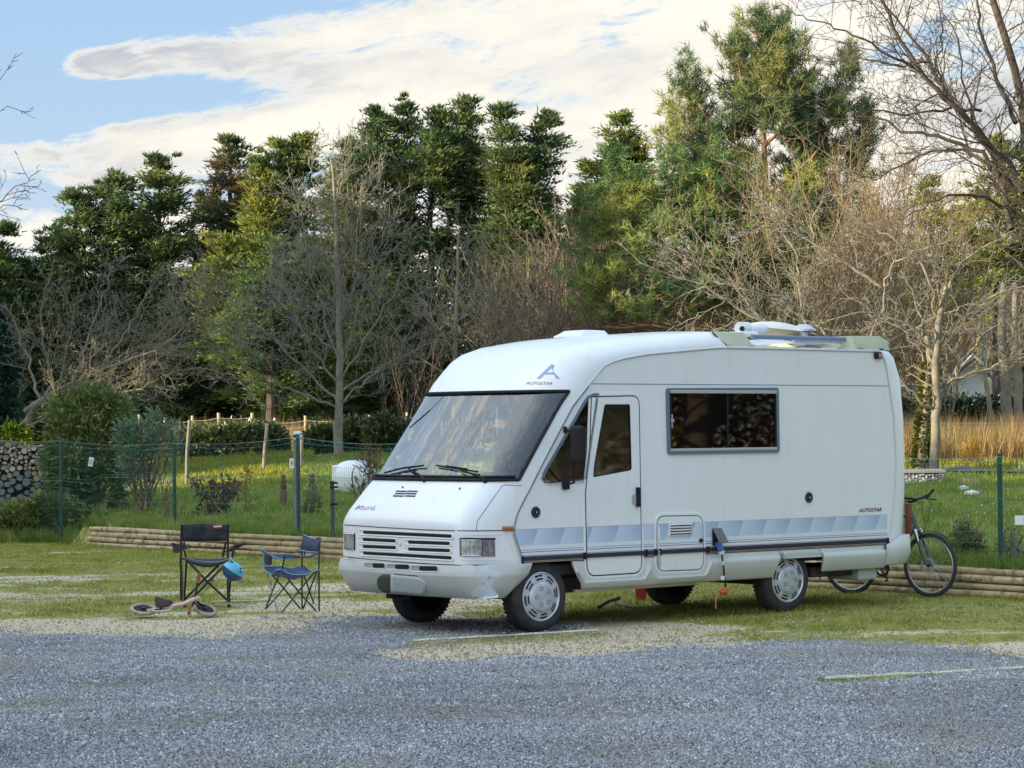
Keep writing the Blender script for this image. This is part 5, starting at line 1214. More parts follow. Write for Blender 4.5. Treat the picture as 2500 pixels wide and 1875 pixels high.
# ------------------------------------------------------------------ bicycle behind the motorhome
rc_ = gpt(2078, 1451.5); fc_ = gpt(2272, 1459); bdir = fc_ - rc_; bdir[2] = 0; WB = np.linalg.norm(bdir); bdir /= WB; bl = np.array((-bdir[1], bdir[0], 0)); RW = .345
bic = thing('bicycle', 'dark grey trekking bicycle leaning behind the rear of the motorhome', 'bicycle', rc_); bic.rotation_euler = (0, 0, math.atan2(bdir[1], bdir[0]))
BFR = mat('bike_frame', (.09, .095, .105), .35, .5); RIM = mat('bike_rim', (.45, .43, .40), .35, .8)
def bwheel(x, steer, name):
    w_ = bpy.data.objects.new(name, None); COL.objects.link(w_); w_.parent = bic; w_.location = (x, 0, RW); w_.rotation_euler = (0, 0, steer)
    prof = [(.022 * math.cos(t), RW - .022 + .022 * math.sin(t)) for t in np.linspace(0, 2 * math.pi, 11)[:-1]]
    Acc().lathe(prof, (0, 0, 0), (0, 1, 0), 56, True).build('tyre', TYRE, w_, True)
    prof = [(.012 * math.cos(t), RW - .050 + .010 * math.sin(t)) for t in np.linspace(0, 2 * math.pi, 9)[:-1]]
    Acc().lathe(prof, (0, 0, 0), (0, 1, 0), 56, True).build('rim', RIM, w_, True)
    sp_ = Acc()
    for k in range(28):
        an = 2 * math.pi * k / 28; s_ = 1 if k % 2 else -1
        sp_.tube([(.02 * math.cos(an + 1), s_ * .03, .02 * math.sin(an + 1)), ((RW - .05) * math.cos(an), 0, (RW - .05) * math.sin(an))], .0013, 3, False)
    so = sp_.build('spokes', ALU, w_); so['kind'] = 'stuff'
    Acc().lathe([(-.05, .018), (.05, .018)], (0, 0, 0), (0, 1, 0), 12).build('hub', BLACK, w_); return w_
fw_ = bwheel(WB, math.radians(-4), 'front_wheel'); rw_ = bwheel(0, 0, 'rear_wheel')
Acc().lathe([(-.045, .085), (-.042, .085), (-.042, .060), (-.045, .060)], (0, 0, 0), (0, 1, 0), 28, True).build('brake_disc', ALU, fw_)
def btube(pts, r, name, m=BFR, n_=10): return Acc().tube(pts, r, n_).build(name, m, bic, True)
HT = np.array((WB - .235, 0, .92)); HB = np.array((WB - .165, 0, .735)); CRN = np.array((WB - .15, 0, .70)); BBk = np.array((.43, 0, .30)); STp = np.array((.27, 0, .76))
btube([HT, HB], .026, 'head_tube'); btube([HB + (-.01, 0, .02), BBk], .025, 'down_tube'); btube([HT + (.01, 0, -.03), STp], .018, 'top_tube'); btube([STp + (-.03, 0, .1), BBk], .018, 'seat_tube')
for s_ in (-1, 1):
    btube([CRN + (0, s_ * .055, -.0), np.array((WB - .02, s_ * .058, RW + .01)), np.array((WB, s_ * .055, RW))], [.020, .015, .012], 'fork_leg')
    btube([CRN + (0, s_ * .055, .03), CRN + (.04, s_ * .056, -.10)], .017, 'stanchion', CHROME)
    btube([BBk, (0, s_ * .06, RW)], .010, 'chain_stay'); btube([STp, (0, s_ * .06, RW)], .009, 'seat_stay')
btube([CRN + (-.005, -.06, .01), CRN + (-.005, .06, .01)], .022, 'fork_crown')
btube([HT, HT + (-.02, 0, .09), HT + (.07, 0, .12)], .017, 'stem', BLACK)
hbm = HT + (.07, 0, .125); btube([hbm + (-.05, -.32, .03), hbm + (0, -.12, .015), hbm, hbm + (0, .12, .015), hbm + (-.05, .32, .03)], .013, 'handlebar', BLACK)
for s_ in (-1, 1):
    btube([hbm + (-.03, s_ * .22, .022), hbm + (-.05, s_ * .33, .03)], .019, 'grip', BLACK); btube([hbm + (-.05, s_ * .325, .03), hbm + (.02, s_ * .33, .10)], .012, 'bar_end', BLACK)
    btube([hbm + (0, s_ * .17, .01), hbm + (.06, s_ * .22, -.005), hbm + (.06, s_ * .31, -.01)], .007, 'brake_lever', BLACK); btube([hbm + (.02, s_ * .15, .02), hbm + (.13, s_ * .10, -.05), HB + (.12, s_ * .02, .05), CRN + (.02, s_ * .04, -.05)], .0035, 'brake_cable', BLACK, 5)
Acc().box(STp + (-.04, 0, .20), (.26, .13, .05)).build('saddle', BLACK, bic, bevel=.02); btube([STp + (-.02, 0, .05), STp + (-.04, 0, .2)], .012, 'seat_post', ALU)
btube([BBk + (0, -.02, 0), BBk + (0, -.08, 0), BBk + (.10, -.09, -.13), BBk + (.10, -.15, -.13)], .010, 'crank', BLACK)
Acc().lathe([(-.006, .09), (.006, .09), (.006, .07), (-.006, .07)], BBk + (0, -.045, 0), (0, 1, 0), 28, True).build('chainring', BLACK, bic)
ang = np.linspace(.35, 2.1, 16); mg = []
for a_ in ang: mg.append([(WB + (RW + .018) * math.cos(a_), s_ * .028, RW + (RW + .018) * math.sin(a_)) for s_ in (-1, 0, 1)])
o = Acc().grid(mg[5:]).build('mudguard', BLACK, bic, True); md = o.modifiers.new('t', 'SOLIDIFY'); md.thickness = .003
Acc().box((WB - .19, 0, RW + .13), (.012, .012, .05)).build('spoke_reflector', mat('amber_lens', (0, 0, 0)), bic)

# ------------------------------------------------------------------ small things on and beyond the lawn
def post_thing(px, top, bot, wpx, D, label, name='wooden_post', lean=0, m=None, group=None, parent=None):
    b = onground(px, D); kk = D / FPX; tp = at(px + lean, top, D); r_ = wpx * kk / 2
    if parent is None: t = thing(name, label, 'post', b, group)
    pts = [b - (0, 0, .1), b + (tp - b) * .5 + (rng.normal(0, .012), 0, 0), tp]
    base_ = b if parent is None else np.array(parent.location)
    return Acc().tube([p - base_ for p in pts], [r_ * 1.08, r_, r_ * .95], 8).build('post' if parent is None else 'fence_post', m, t if parent is None else parent)
PALE = mat('pale_wood_post', (.50, .40, .27), .85, col2=(.36, .29, .20), scale=6, stretch=(3, 3, .6)); GRP = mat('grey_wood_post', (.26, .24, .21), .9, col2=(.18, .17, .15), scale=6, stretch=(3, 3, .5)); DARKP = mat('dark_steel', (0, 0, 0))
rusticD = 51
rf_ = thing('rustic_post_fence', 'two leaning weathered grey timber posts of a wire fence on the lawn', 'fence', onground(463, rusticD))
for px, top, ln, wp, D_ in ((454, 1025, 9, 8.0, 50.5), (642, 1034, 11, 8.5, 53.5), (735, 1060, 2, 9, 53.5), (823, 1028, -4, 13, 57.0)):
    post_thing(px, top, 0, wp, D_, '', lean=ln, m=GRP, parent=rf_)
bkf = thing('back_wire_fence', 'long wire netting fence with pale wooden posts in the dry grass below the trees', 'fence', onground(600, 64)); b0 = np.array(bkf.location)
tops = [(280, 1015), (340, 1012), (403, 1020), (470, 1015), (534, 1008), (612, 1008), (672, 1020), (746, 1015), (902, 1013), (995, 1007), (1080, 1012)]
pps = []
for i, (px, ty) in enumerate(tops):
    post_thing(px, ty, 0, 8 if px != 612 else 8.5, 64, '', lean=4 if px == 612 else float(rng.normal(0, .6)), m=PALE, parent=bkf); pps.append(at(px, ty + 12, 64))
V_, F_ = [], []
for k in range(7):
    pts = []
    for i in range(len(pps) - 1):
        for t in np.linspace(0, 1, 6)[:-1]: pts.append(pps[i] * (1 - t) + pps[i + 1] * t - b0 + (0, -.06, -.14 * k - .03 * math.sin(math.pi * t)))
    strand(pts, .005)
for i in range(len(pps) - 1):
    for t in np.linspace(0, 1, 7)[:-1]:
        p = pps[i] * (1 - t) + pps[i + 1] * t - b0 + (0, -.06, -.03 * math.sin(math.pi * t)); strand([p, p + (0, 0, -.85)], .004)
mesh_obj('netting', V_, F_, mat('galvanised_wire', (.42, .40, .36), .5, .4), bkf)['kind'] = 'stuff'
for px, ty, D_ in ((589, 1014, 66), (444, 1030, 56)): 
    b = onground(px, D_); t = thing('steel_stake', 'thin dark steel stake standing %s' % ('in the dry grass behind the hedge' if px == 589 else 'beside the left grey timber post'), 'stake', b); Acc().box(((at(px, ty, D_) - b)[0] * .5, 0, (at(px, ty, D_) - b)[2] / 2), (.05, .05, (at(px, ty, D_) - b)[2])).build('stake', DARKP, t)
rfn = thing('right_wire_fence', 'wire fence with one pale post standing in the tall dry grass at the right', 'fence', onground(2395, 58)); r0 = np.array(rfn.location)
post_thing(2395, 1032, 0, 8, 58, '', m=GRP, parent=rfn); post_thing(2238, 1050, 0, 4, 58, '', m=DARKP, parent=rfn); post_thing(2560, 1034, 0, 8, 58, '', m=GRP, parent=rfn); post_thing(2130, 1032, 0, 8, 58, '', m=GRP, parent=rfn)
V_, F_ = [], []
for k in range(5): strand([at(px, 1033 + 12 * k, 57.95) - r0 for px in range(2100, 2600, 20)], .006)
mesh_obj('strand_wire', V_, F_, MATS['galvanised_wire'], rfn)['kind'] = 'stuff'
# power pedestal
b = onground(724, 39.2); pd = thing('power_pedestal', 'timber power pedestal with a white socket head behind the post signed 9', 'power pedestal', b); kk = 39.2 / FPX
hz1 = at(727, 1053, 39.2)[2] - b[2]; hz0 = at(727, 1075, 39.2)[2] - b[2]; hx = at(727, 1063, 39.2)[0] - b[0]
Acc().box((at(724, 1100, 39.2)[0] - b[0], 0, hz0 / 2), (17 * kk, .10, hz0)).build('pedestal_post', GRP, pd, bevel=.008)
Acc().box((hx, -.01, (hz0 + hz1) / 2), (20 * kk, .13, hz1 - hz0)).build('socket_head', mat('head_white', (.62, .70, .74), .4), pd, bevel=.02)
Acc().box((hx - .035, -.08, (hz0 + hz1) / 2 - .0), (.05, .02, .035)).build('socket_window', BLACK, pd)
for dz in (.03, -.03): Acc().lathe([(0, .014), (.012, .012), (.013, .0005)], (hx + .052, -.07, (hz0 + hz1) / 2 + dz), (0, -1, 0), 8).build('socket_knob', DST, pd)
# turned wooden bollards
BRN = mat('turned_wood', (.16, .085, .055), .8, col2=(.11, .06, .04), scale=6)
for px, top, bot, lab in ((691, 1158, 1238, 'turned brown wooden bollard on the lawn, left of the post signed 9'), (761.5, 1156, 1230, 'turned brown wooden bollard behind the variegated shrub, right of the post signed 9')):
    D_ = 43.5; b = onground(px, D_); k_ = D_ / FPX; hh = at(px, top, D_)[2] - b[2]; r_ = 8 * k_
    t = thing('wooden_bollard', lab, 'bollard', b, 'turned wooden bollards on the lawn'); f_ = lambda a_: hh * a_
    Acc().lathe([(0, r_), (f_(.50), r_), (f_(.52), r_ * .75), (f_(.58), r_ * .8), (f_(.60), r_ * .95), (f_(.70), r_ * .95)], (0, 0, 0), (0, 0, 1), 14).build('shaft', BRN, t, True)
    Acc().lathe([(f_(.70), r_ * .9), (f_(.72), r_ * .6), (f_(.75), r_ * .6), (f_(.77), r_ * .9), (f_(.84), r_ * .85), (f_(.86), r_ * .55), (f_(.89), r_ * .55), (f_(.90), r_ * .8), (f_(.95), r_ * .85), (f_(1.0), r_ * .35), (f_(1.0), .0005)], (0, 0, 0), (0, 0, 1), 14).build('finial', BRN, t, True)
b = onground(726, 42); t = thing('hose_reel', 'small black and white round reel on the lawn at the foot of the pedestal', 'hose reel', b + (0, 0, .12)); Acc().lathe([(-.03, .05), (-.03, .06), (.03, .06), (.03, .05)], (0, 0, 0), (1, 0, 0), 14).build('drum', BLACK, t); Acc().lathe([(-.045, .06), (-.04, .06), (-.04, .0005)], (0, 0, 0), (1, 0, 0), 14).build('flange', SIGN, t); Acc().lathe([(.045, .06), (.04, .06), (.04, .0005)], (0, 0, 0), (1, 0, 0), 14).build('flange', SIGN, t)
# white tank
D_ = 46.0; b = onground(850, D_); k_ = D_ / FPX; c = at(855, 1166, D_)
t = thing('white_tank', 'rounded white gas tank on the lawn left of the motorhome screen', 'tank', b); TW = mat('tank_white', (.84, .86, .87), .35); TG = mat('tank_grey_base', (.45, .48, .46), .5)
cc_ = c - b; rr_ = 42 * k_
Acc().lathe([(-.30, .0005), (-.29, rr_ * .45), (-.24, rr_ * .8), (-.15, rr_ * .97), (0, rr_), (.6, rr_), (.7, rr_ * .8), (.75, .0005)], cc_, (.25, 1, 0), 36).build('tank_body', TW, t, True)
Acc().box(cc_ + (-rr_ * .75, -.02, -.0), (rr_ * .55, .35, rr_ * 1.45)).build('valve_box', TW, t, bevel=.03)
Acc().box((cc_[0], .1, (cc_[2] - rr_ * .75) / 2), (rr_ * 1.3, .5, cc_[2] - rr_ * .75)).build('tank_base', TG, t, bevel=.02)
# barn beyond the hedge at the right
BW = mat('barn_white', (.62, .61, .62), .7, col2=(.55, .55, .57), scale=2); BR = mat('barn_roof', (.10, .09, .09), .8)
D_ = 86; b = onground(2370, D_); brn = thing('white_barn', 'white gabled barn behind the dark hedge at the right', 'barn', b)
g = lambda x_, y_, d=0: at(x_, y_, D_ + d) - b
z0 = 0
Vb = [g(2288, 950), g(2448, 950), g(2370, 868)]; bl_, br_ = Vb[0].copy(), Vb[1].copy(); bl_[2] = br_[2] = 0; deep = np.array((1.5, 7, 0))
A5 = [bl_, br_, Vb[1], Vb[2], Vb[0]]; Acc().add(A5 + [p + deep for p in A5], [(0, 1, 2, 3, 4), (9, 8, 7, 6, 5), (0, 4, 9, 5), (1, 6, 7, 2)]).build('wall', BW, brn)
ov = np.array((-.15, -.45, .02)); 
for s_, (pa, pb) in ((-1, (Vb[2], Vb[0])), (1, (Vb[2], Vb[1]))):
    e = (pb - pa) / np.linalg.norm(pb - pa); q0 = pa + (0, -.4, .03); q1 = pb + e * .35 + (0, -.4, .03)
    o = Acc().add([q0, q1, q1 + deep * 1.08, q0 + deep * 1.08], [(0, 1, 2, 3)]).build('roof', BR, brn); md = o.modifiers.new('t', 'SOLIDIFY'); md.thickness = .12
    Acc().tube([q0 + (0, -.05, 0), q1 + (0, -.05, 0)], .045, 4).build('barge_board', mat('barge_pale', (.40, .42, .45), .7), o)
b2 = onground(2230, 83); sh = thing('white_shed', 'low white boarded shed wall left of the gabled barn', 'shed', b2); g = lambda x_, y_: at(x_, y_, 83) - b2
xl, xr, zt = g(2150, 940)[0], g(2292, 940)[0], g(2230, 941)[2]
for k in range(9): Acc().box(((xl + xr) / 2, .03 * 0, .3 + (zt - .3) * (k + .5) / 9), (xr - xl, .06, (zt - .3) / 9 - .02), np.array(Matrix.Rotation(.10, 3, 'X'))).build('board', BW, sh)
Acc().box(((xl + xr) / 2, 1.5, zt / 2), (xr - xl, 2.9, zt - .04)).build('wall', BW, sh); Acc().box(((xl + xr) / 2, 1.4, zt + .04), (xr - xl + .3, 3.4, .07)).build('roof', mat('shed_roof', (.45, .47, .48), .6), sh)
Acc().box((g(2200, 970)[0], -.05, g(2200, 968)[2]), (.12, .08, .10)).build('wall_lamp', BLACK, sh)
# sheet painted as ground shade, gabion bed, boards and stones on the right lawn
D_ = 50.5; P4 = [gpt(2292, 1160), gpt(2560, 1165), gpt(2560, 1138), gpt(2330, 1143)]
pc = np.mean(P4, 0); tp_ = thing('shade_sheet', 'dark blue sheet painted as shaded ground on the lawn below the dry grass', 'shaded ground', pc)
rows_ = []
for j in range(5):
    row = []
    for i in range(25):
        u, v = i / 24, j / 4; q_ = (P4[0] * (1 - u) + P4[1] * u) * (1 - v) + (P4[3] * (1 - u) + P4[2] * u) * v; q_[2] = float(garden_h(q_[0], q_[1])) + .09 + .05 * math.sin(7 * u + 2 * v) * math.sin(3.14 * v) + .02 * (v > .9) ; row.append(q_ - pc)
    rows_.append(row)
Acc().grid(rows_).build('sheet', mat('ground_shade_blue', (.045, .065, .10), .7, col2=(.06, .08, .12), scale=3), tp_, True)
D_ = 46.0; b = onground(2235, D_); gb = thing('gabion_bed', 'raised bed of stones in a wire cage with grey coping by the right tree', 'gabion', b); k_ = D_ / FPX; hh = at(2240, 1147, D_)[2] - b[2]
Acc().box((.10, .35, hh - .03), (.86, .75, .06)).build('coping', mat('coping_grey', (.24, .25, .27), .7), gb, bevel=.01)
Acc().box((.10, .36, hh / 2 - .03), (.72, .60, hh - .08)).build('core', SLOT, gb)
V_, F_ = [], []; ico = [(0, 0, 1), (.89, 0, .45), (.28, .85, .45), (-.72, .53, .45), (-.72, -.53, .45), (.28, -.85, .45), (.72, .53, -.45), (-.28, .85, -.45), (-.89, 0, -.45), (-.28, -.85, -.45), (.72, -.53, -.45), (0, 0, -1)]
icf = [(0, 1, 2), (0, 2, 3), (0, 3, 4), (0, 4, 5), (0, 5, 1), (1, 6, 2), (2, 7, 3), (3, 8, 4), (4, 9, 5), (5, 10, 1), (6, 7, 2), (7, 8, 3), (8, 9, 4), (9, 10, 5), (10, 6, 1), (11, 7, 6), (11, 8, 7), (11, 9, 8), (11, 10, 9), (11, 6, 10)]
for i in range(14):
    for j in range(4):
        c = np.array((-.27 + i * .058 + rng.normal(0, .006), .04, .05 + j * (hh - .1) / 4 + rng.normal(0, .008))); r_ = rng.uniform(.026, .042); bI = len(V_)
        V_ += [tuple(c + np.array(q) * r_ * (1.1, .8, .85)) for q in ico]; F_ += [tuple(bI + a_ for a_ in f_) for f_ in icf]
o = mesh_obj('stones', V_, F_, mat('gabion_stone', (.55, .57, .60), .8, col2=(.14, .15, .18), scale=9, lo=.42, hi=.58), gb); o['kind'] = 'stuff'
b = gpt(2365, 1184); pb_ = thing('pale_boards', 'short row of pale upright boards edging the lawn near the golden tuft', 'boards', b)
for k in range(5): Acc().box((-.15 + k * .07, 0, .055), (.06, .03, .10 + .02 * (k % 2))).build('board', PALE, pb_)
for px, py, sx, lab in ((2352, 1200, .10, 'thin pale flat stone on the right lawn, the farther of two'), (2373, 1212, .13, 'larger white flat stone on the right lawn, the nearer of two')):
    b = gpt(px, py); t = thing('flat_stone', lab, 'stone', b, 'pale stones on the right lawn'); 
    mesh_obj('stone', [np.array(q) * (sx, sx * .7, .05) * (1 + .1 * rng.random()) + (0, 0, .05) for q in ico], icf, mat('stone_white', (.62, .64, .62), .8), t)
# under the motorhome: red can and a scissor jack
b = gpt(1560, 1466); t = thing('red_canister', 'red fuel can on the grass behind the far rear wheel', 'canister', b); Acc().box((.02, 0, .10), (.12, .09, .20)).build('body', mat('can_red', (.36, .025, .03), .5), t, bevel=.02); Acc().tube([(0, 0, .20), (.03, 0, .225), (.06, 0, .20)], .012, 6).build('handle', MATS['can_red'], t)
b = gpt(1485, 1487); t = thing('wheel_brace', 'dark folding jack handle lying on the grass under the motorhome', 'tool', b)
pz = lambda x, y: gpt(1400 + .4521 * x, 1230 + .4521 * y) - b
A_, B_ = pz(135, 572), pz(248, 545); Acc().tube([A_ + (0, 0, .02), (A_ + B_) / 2 + (0, 0, .06), B_ + (0, 0, .07)], [.018, .016, .02], 6).build('jack_arm', BLACK, t)
Acc().tube([pz(218, 552) + (0, 0, .04), pz(330, 570) + (0, 0, .02)], .011, 6).build('crank_bar', mat('bar_pale', (.38, .33, .26), .6), t)
# wood pile at the left edge
D_ = 47.5; b = onground(50, D_); wp_ = thing('wood_pile', 'stack of cut firewood logs with round sawn ends at the left edge', 'wood pile', b); k_ = D_ / FPX
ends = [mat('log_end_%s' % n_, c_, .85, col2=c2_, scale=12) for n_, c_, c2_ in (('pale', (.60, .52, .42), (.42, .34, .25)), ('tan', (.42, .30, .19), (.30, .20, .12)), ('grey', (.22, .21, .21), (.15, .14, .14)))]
bark = mat('log_bark', (.09, .07, .06), .95, col2=(.14, .12, .10), scale=9)
placed = []; tries = 0
while len(placed) < 150 and tries < 9000:
    tries += 1; x = rng.uniform(-32, 116); y = rng.uniform(1082, 1230); up = y < 1150; r_ = rng.uniform(3.2, 8.5) if up else rng.uniform(6.5, 12)
    if y < 1086 + max(0, x - 70) * .2 + 4 * math.sin(x * .15): continue
    if all((x - a_)**2 + (y - b_)**2 > ((r_ + c_) * .93)**2 for a_, b_, c_ in placed): placed.append((x, y, r_))
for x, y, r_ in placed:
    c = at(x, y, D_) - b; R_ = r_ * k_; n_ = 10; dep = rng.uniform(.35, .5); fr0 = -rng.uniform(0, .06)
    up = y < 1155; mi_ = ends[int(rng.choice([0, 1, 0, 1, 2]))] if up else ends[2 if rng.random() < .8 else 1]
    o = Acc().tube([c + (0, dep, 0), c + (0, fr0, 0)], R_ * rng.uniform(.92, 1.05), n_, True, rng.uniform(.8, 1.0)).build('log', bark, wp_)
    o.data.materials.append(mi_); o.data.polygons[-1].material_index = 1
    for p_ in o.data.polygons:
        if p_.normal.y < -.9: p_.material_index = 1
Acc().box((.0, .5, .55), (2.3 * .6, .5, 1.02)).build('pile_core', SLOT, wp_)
# ------------------------------------------------------------------ vegetation
def tris_from(C, Dv, L, Wd):
    "one slim triangle per leaf: base centre C, direction Dv, length L, width Wd"
    n = len(C); Dv = Dv / (np.linalg.norm(Dv, axis=1, keepdims=True) + 1e-9)
    r_ = rng.normal(size=(n, 3)); s = np.cross(Dv, r_); s /= np.linalg.norm(s, axis=1, keepdims=True) + 1e-9
    return np.stack([C - s * (Wd * .5)[:, None], C + s * (Wd * .5)[:, None], C + Dv * L[:, None]], 1).reshape(-1, 3)
def leaf_obj(name, V, m, parent, base, label=None):
    V = V - np.asarray(base); n = len(V) // 3
    o = mesh_obj(name, V, np.arange(3 * n).reshape(n, 3), m, parent); return o
def diamonds(C, Dv, L, Wd):
    "broad leaves: two triangles each, folded along the midrib"
    n = len(C); Dv = Dv / (np.linalg.norm(Dv, axis=1, keepdims=True) + 1e-9)
    s = np.cross(Dv, rng.normal(size=(n, 3))); s /= np.linalg.norm(s, axis=1, keepdims=True) + 1e-9
    up = np.cross(s, Dv); a = C; b = C + Dv * (L * .45)[:, None] + s * (Wd * .5)[:, None] + up * (Wd * .12)[:, None]
    c = C + Dv * L[:, None]; d = C + Dv * (L * .45)[:, None] - s * (Wd * .5)[:, None] + up * (Wd * .12)[:, None]
    return np.stack([a, b, c, a, c, d], 1).reshape(-1, 3)
class Tubes:
    "thousands of thin branches gathered into one mesh, fast"
    def __init__(s): s.g = {}
    def add(s, pts, r0, r1, sides=3):
        s.g.setdefault((len(pts), sides), []).append((pts, r0, r1))
    def build(s, name, m, parent, base, kind=None):
        Vs, Fs, b = [], [], 0
        for (n, k), L in s.g.items():
            P = np.array([l[0] for l in L], float) - np.asarray(base); R0 = np.array([l[1] for l in L]); R1 = np.array([l[2] for l in L])
            T = np.empty_like(P); T[:, 1:-1] = P[:, 2:] - P[:, :-2]; T[:, 0] = P[:, 1] - P[:, 0]; T[:, -1] = P[:, -1] - P[:, -2]
            T /= np.linalg.norm(T, axis=2, keepdims=True) + 1e-9
            ref = np.where(np.abs(T[:, :1, 2:3]) < .85, np.array([0, 0, 1.]), np.array([1., 0, 0])) * np.ones_like(T)
            B = np.cross(T, ref); B /= np.linalg.norm(B, axis=2, keepdims=True) + 1e-9; N_ = np.cross(B, T)
            t = np.linspace(0, 1, n); R = R0[:, None] * (1 - t) + R1[:, None] * t
            an = 2 * math.pi * np.arange(k) / k
            V = P[:, :, None] + R[:, :, None, None] * (np.cos(an)[None, None, :, None] * B[:, :, None] + np.sin(an)[None, None, :, None] * N_[:, :, None])
            m_ = len(L); idx = (np.arange(m_ * n * k) + b).reshape(m_, n, k); nx = np.roll(idx, -1, 2)
            Fs.append(np.stack([idx[:, :-1], nx[:, :-1], nx[:, 1:], idx[:, 1:]], -1).reshape(-1, 4)); Vs.append(V.reshape(-1, 3)); b += m_ * n * k
        o = mesh_obj(name, np.concatenate(Vs), np.concatenate(Fs), m, parent, True)
        if kind: o['kind'] = kind
        return o
R_ = random.Random(11)
def vnorm(v):
    l = math.sqrt(v[0]**2 + v[1]**2 + v[2]**2) + 1e-9; return (v[0] / l, v[1] / l, v[2] / l)
def grow(T, p, d, L, r, lev, pr):
    "one branch and, recursively, its side shoots"
    n = pr['seg'][lev]; w_ = pr['wig'][lev]; up = pr['up'][lev]; st = L / n; pts = [p]; g = R_.gauss; d = vnorm(d)
    for k in range(n):
        d = vnorm((d[0] + g(0, w_), d[1] + g(0, w_), d[2] + g(0, w_) + up)); p = (p[0] + d[0] * st, p[1] + d[1] * st, p[2] + d[2] * st); pts.append(p)
    r1 = max(r * .35, pr['rmin'] * .55); T.add(pts, max(r, pr['rmin']), r1, 5 if r > .03 else 3)
    if lev + 1 < len(pr['seg']):
        spawn(T, pts, L, r, lev + 1, pr, .15)
def spawn(T, pts, L, r, lev, pr, t0=.2, dens=1.0):
    m = max(1, int(L * pr['dens'][lev] * dens + R_.random())); n = len(pts) - 1
    for i in range(m):
        t = t0 + (1 - t0) * (i + R_.random()) / m; k = min(int(t * n), n - 1); u = t * n - k
        a, b = pts[k], pts[k + 1]; q = tuple(a[j] + (b[j] - a[j]) * u for j in range(3)); ax = vnorm(tuple(b[j] - a[j] for j in range(3)))
        rv = vnorm((R_.gauss(0, 1), R_.gauss(0, 1), R_.gauss(0, .7) + pr.get('side_up', 0))); dt = rv[0] * ax[0] + rv[1] * ax[1] + rv[2] * ax[2]
        pe = vnorm(tuple(rv[j] - dt * ax[j] for j in range(3))); an = math.radians(R_.gauss(pr['ang'][lev], 9)); c_, s_ = math.cos(an), math.sin(an)
        dr = tuple(ax[j] * c_ + pe[j] * s_ for j in range(3))
        Lc = min(L * pr['lr'][lev] * R_.uniform(.55, 1.15) * (1.15 - .6 * t), pr['lmax'][lev]); rc = max(r * (1 - .6 * t) * .55, pr['rmin'])
        grow(T, q, dr, Lc, rc, lev, pr)
def guide(pts, D, doff=None, n=14, wob=.03):
    "pixel polyline -> smooth 3-D polyline at depth D (+ offsets)"
    pts = np.array(pts, float); s = np.concatenate([[0], np.cumsum(np.hypot(*np.diff(pts, axis=0).T))]); u = np.linspace(0, s[-1], n)
    doff = np.zeros(len(pts)) if doff is None else np.array(doff, float)
    x = np.interp(u, s, pts[:, 0]); y = np.interp(u, s, pts[:, 1]); d = np.interp(u, s, doff); out = []
    for i in range(n):
        q = at(x[i], y[i], D + d[i]); q = q + rng.normal(0, wob, 3) * (0 < i < n - 1) * (1, 1, .6); out.append(tuple(q))
    return out
def plen(p): return sum(math.dist(a, b) for a, b in zip(p[:-1], p[1:]))
BARK = {k: mat('bark_' + k, a, .9, col2=b, scale=7, bump=.006, bscale=16, col3=c, scale3=2.5) for k, a, b, c in
        (('grey', (.20, .18, .15), (.125, .115, .095), (.21, .205, .13)), ('pale', (.22, .21, .175), (.14, .13, .11), (.20, .20, .14)), ('brown', (.20, .145, .09), (.13, .095, .06), (.25, .20, .12)),
         ('dark', (.040, .030, .028), (.065, .052, .046), (.06, .055, .04)), ('tan', (.20, .155, .112), (.13, .105, .078), (.22, .18, .13)), ('pine', (.24, .13, .075), (.15, .09, .06), (.30, .18, .10)))}
PR = dict(seg=[6, 5, 4, 3], wig=[.08, .12, .16, .2], up=[.02, .05, .06, .05], dens=[0, 3.2, 5.0, 7.5], lr=[1, .50, .48, .45], lmax=[9, 2.2, 1.0, .45], ang=[0, 48, 48, 46], rmin=.0062)
def bare_tree(name, label, D, base_px, trunk, guides, bark, pr=None, group=None, trunkr=(.14, .03), cat='tree', dens=1.0, twigbark=None, tn=16):
    pr = {**PR, **(pr or {})}
    if isinstance(base_px, tuple): b = onground(base_px[0], D)
    else: b = np.array(base_px)
    t = thing(name, label, cat, b, group); T0 = Tubes(); T1 = Tubes()
    if trunk:
        g_ = guide(trunk[0], D, trunk[1], tn, .015); g_[0] = tuple(b - (0, 0, .1)); Acc().tube([np.array(p) - b for p in g_], list(np.linspace(1, 0, tn)**.8 * (trunkr[0] - trunkr[1]) + trunkr[1]), 10).build('trunk', bark, t, True)
        spawn(T1, g_[tn // 3:], plen(g_) * .66, trunkr[0] * .45, 1, pr, .05, dens * trunk[2] if len(trunk) > 2 else dens)
    for gd in guides:
        pts, do, r0, r1 = gd[:4]; r0 *= .60; r1 *= .75; dn = gd[4] if len(gd) > 4 else 1.0; n = max(6, min(18, int(len(pts) * 3.2)))
        g_ = guide(pts, D, do, n, .035); T0.add(g_, r0, r1, 6); spawn(T1, g_, plen(g_), (r0 + r1) * .45, 1, pr, .12, dens * dn)
        spawn(T1, g_[-3:], plen(g_[-3:]), r1, 2, pr, .1, dens * 1.5)
    if T0.g: T0.build('limbs', bark, t, b)
    if T1.g: T1.build('twigs', twigbark or bark, t, b, 'stuff')
    return t

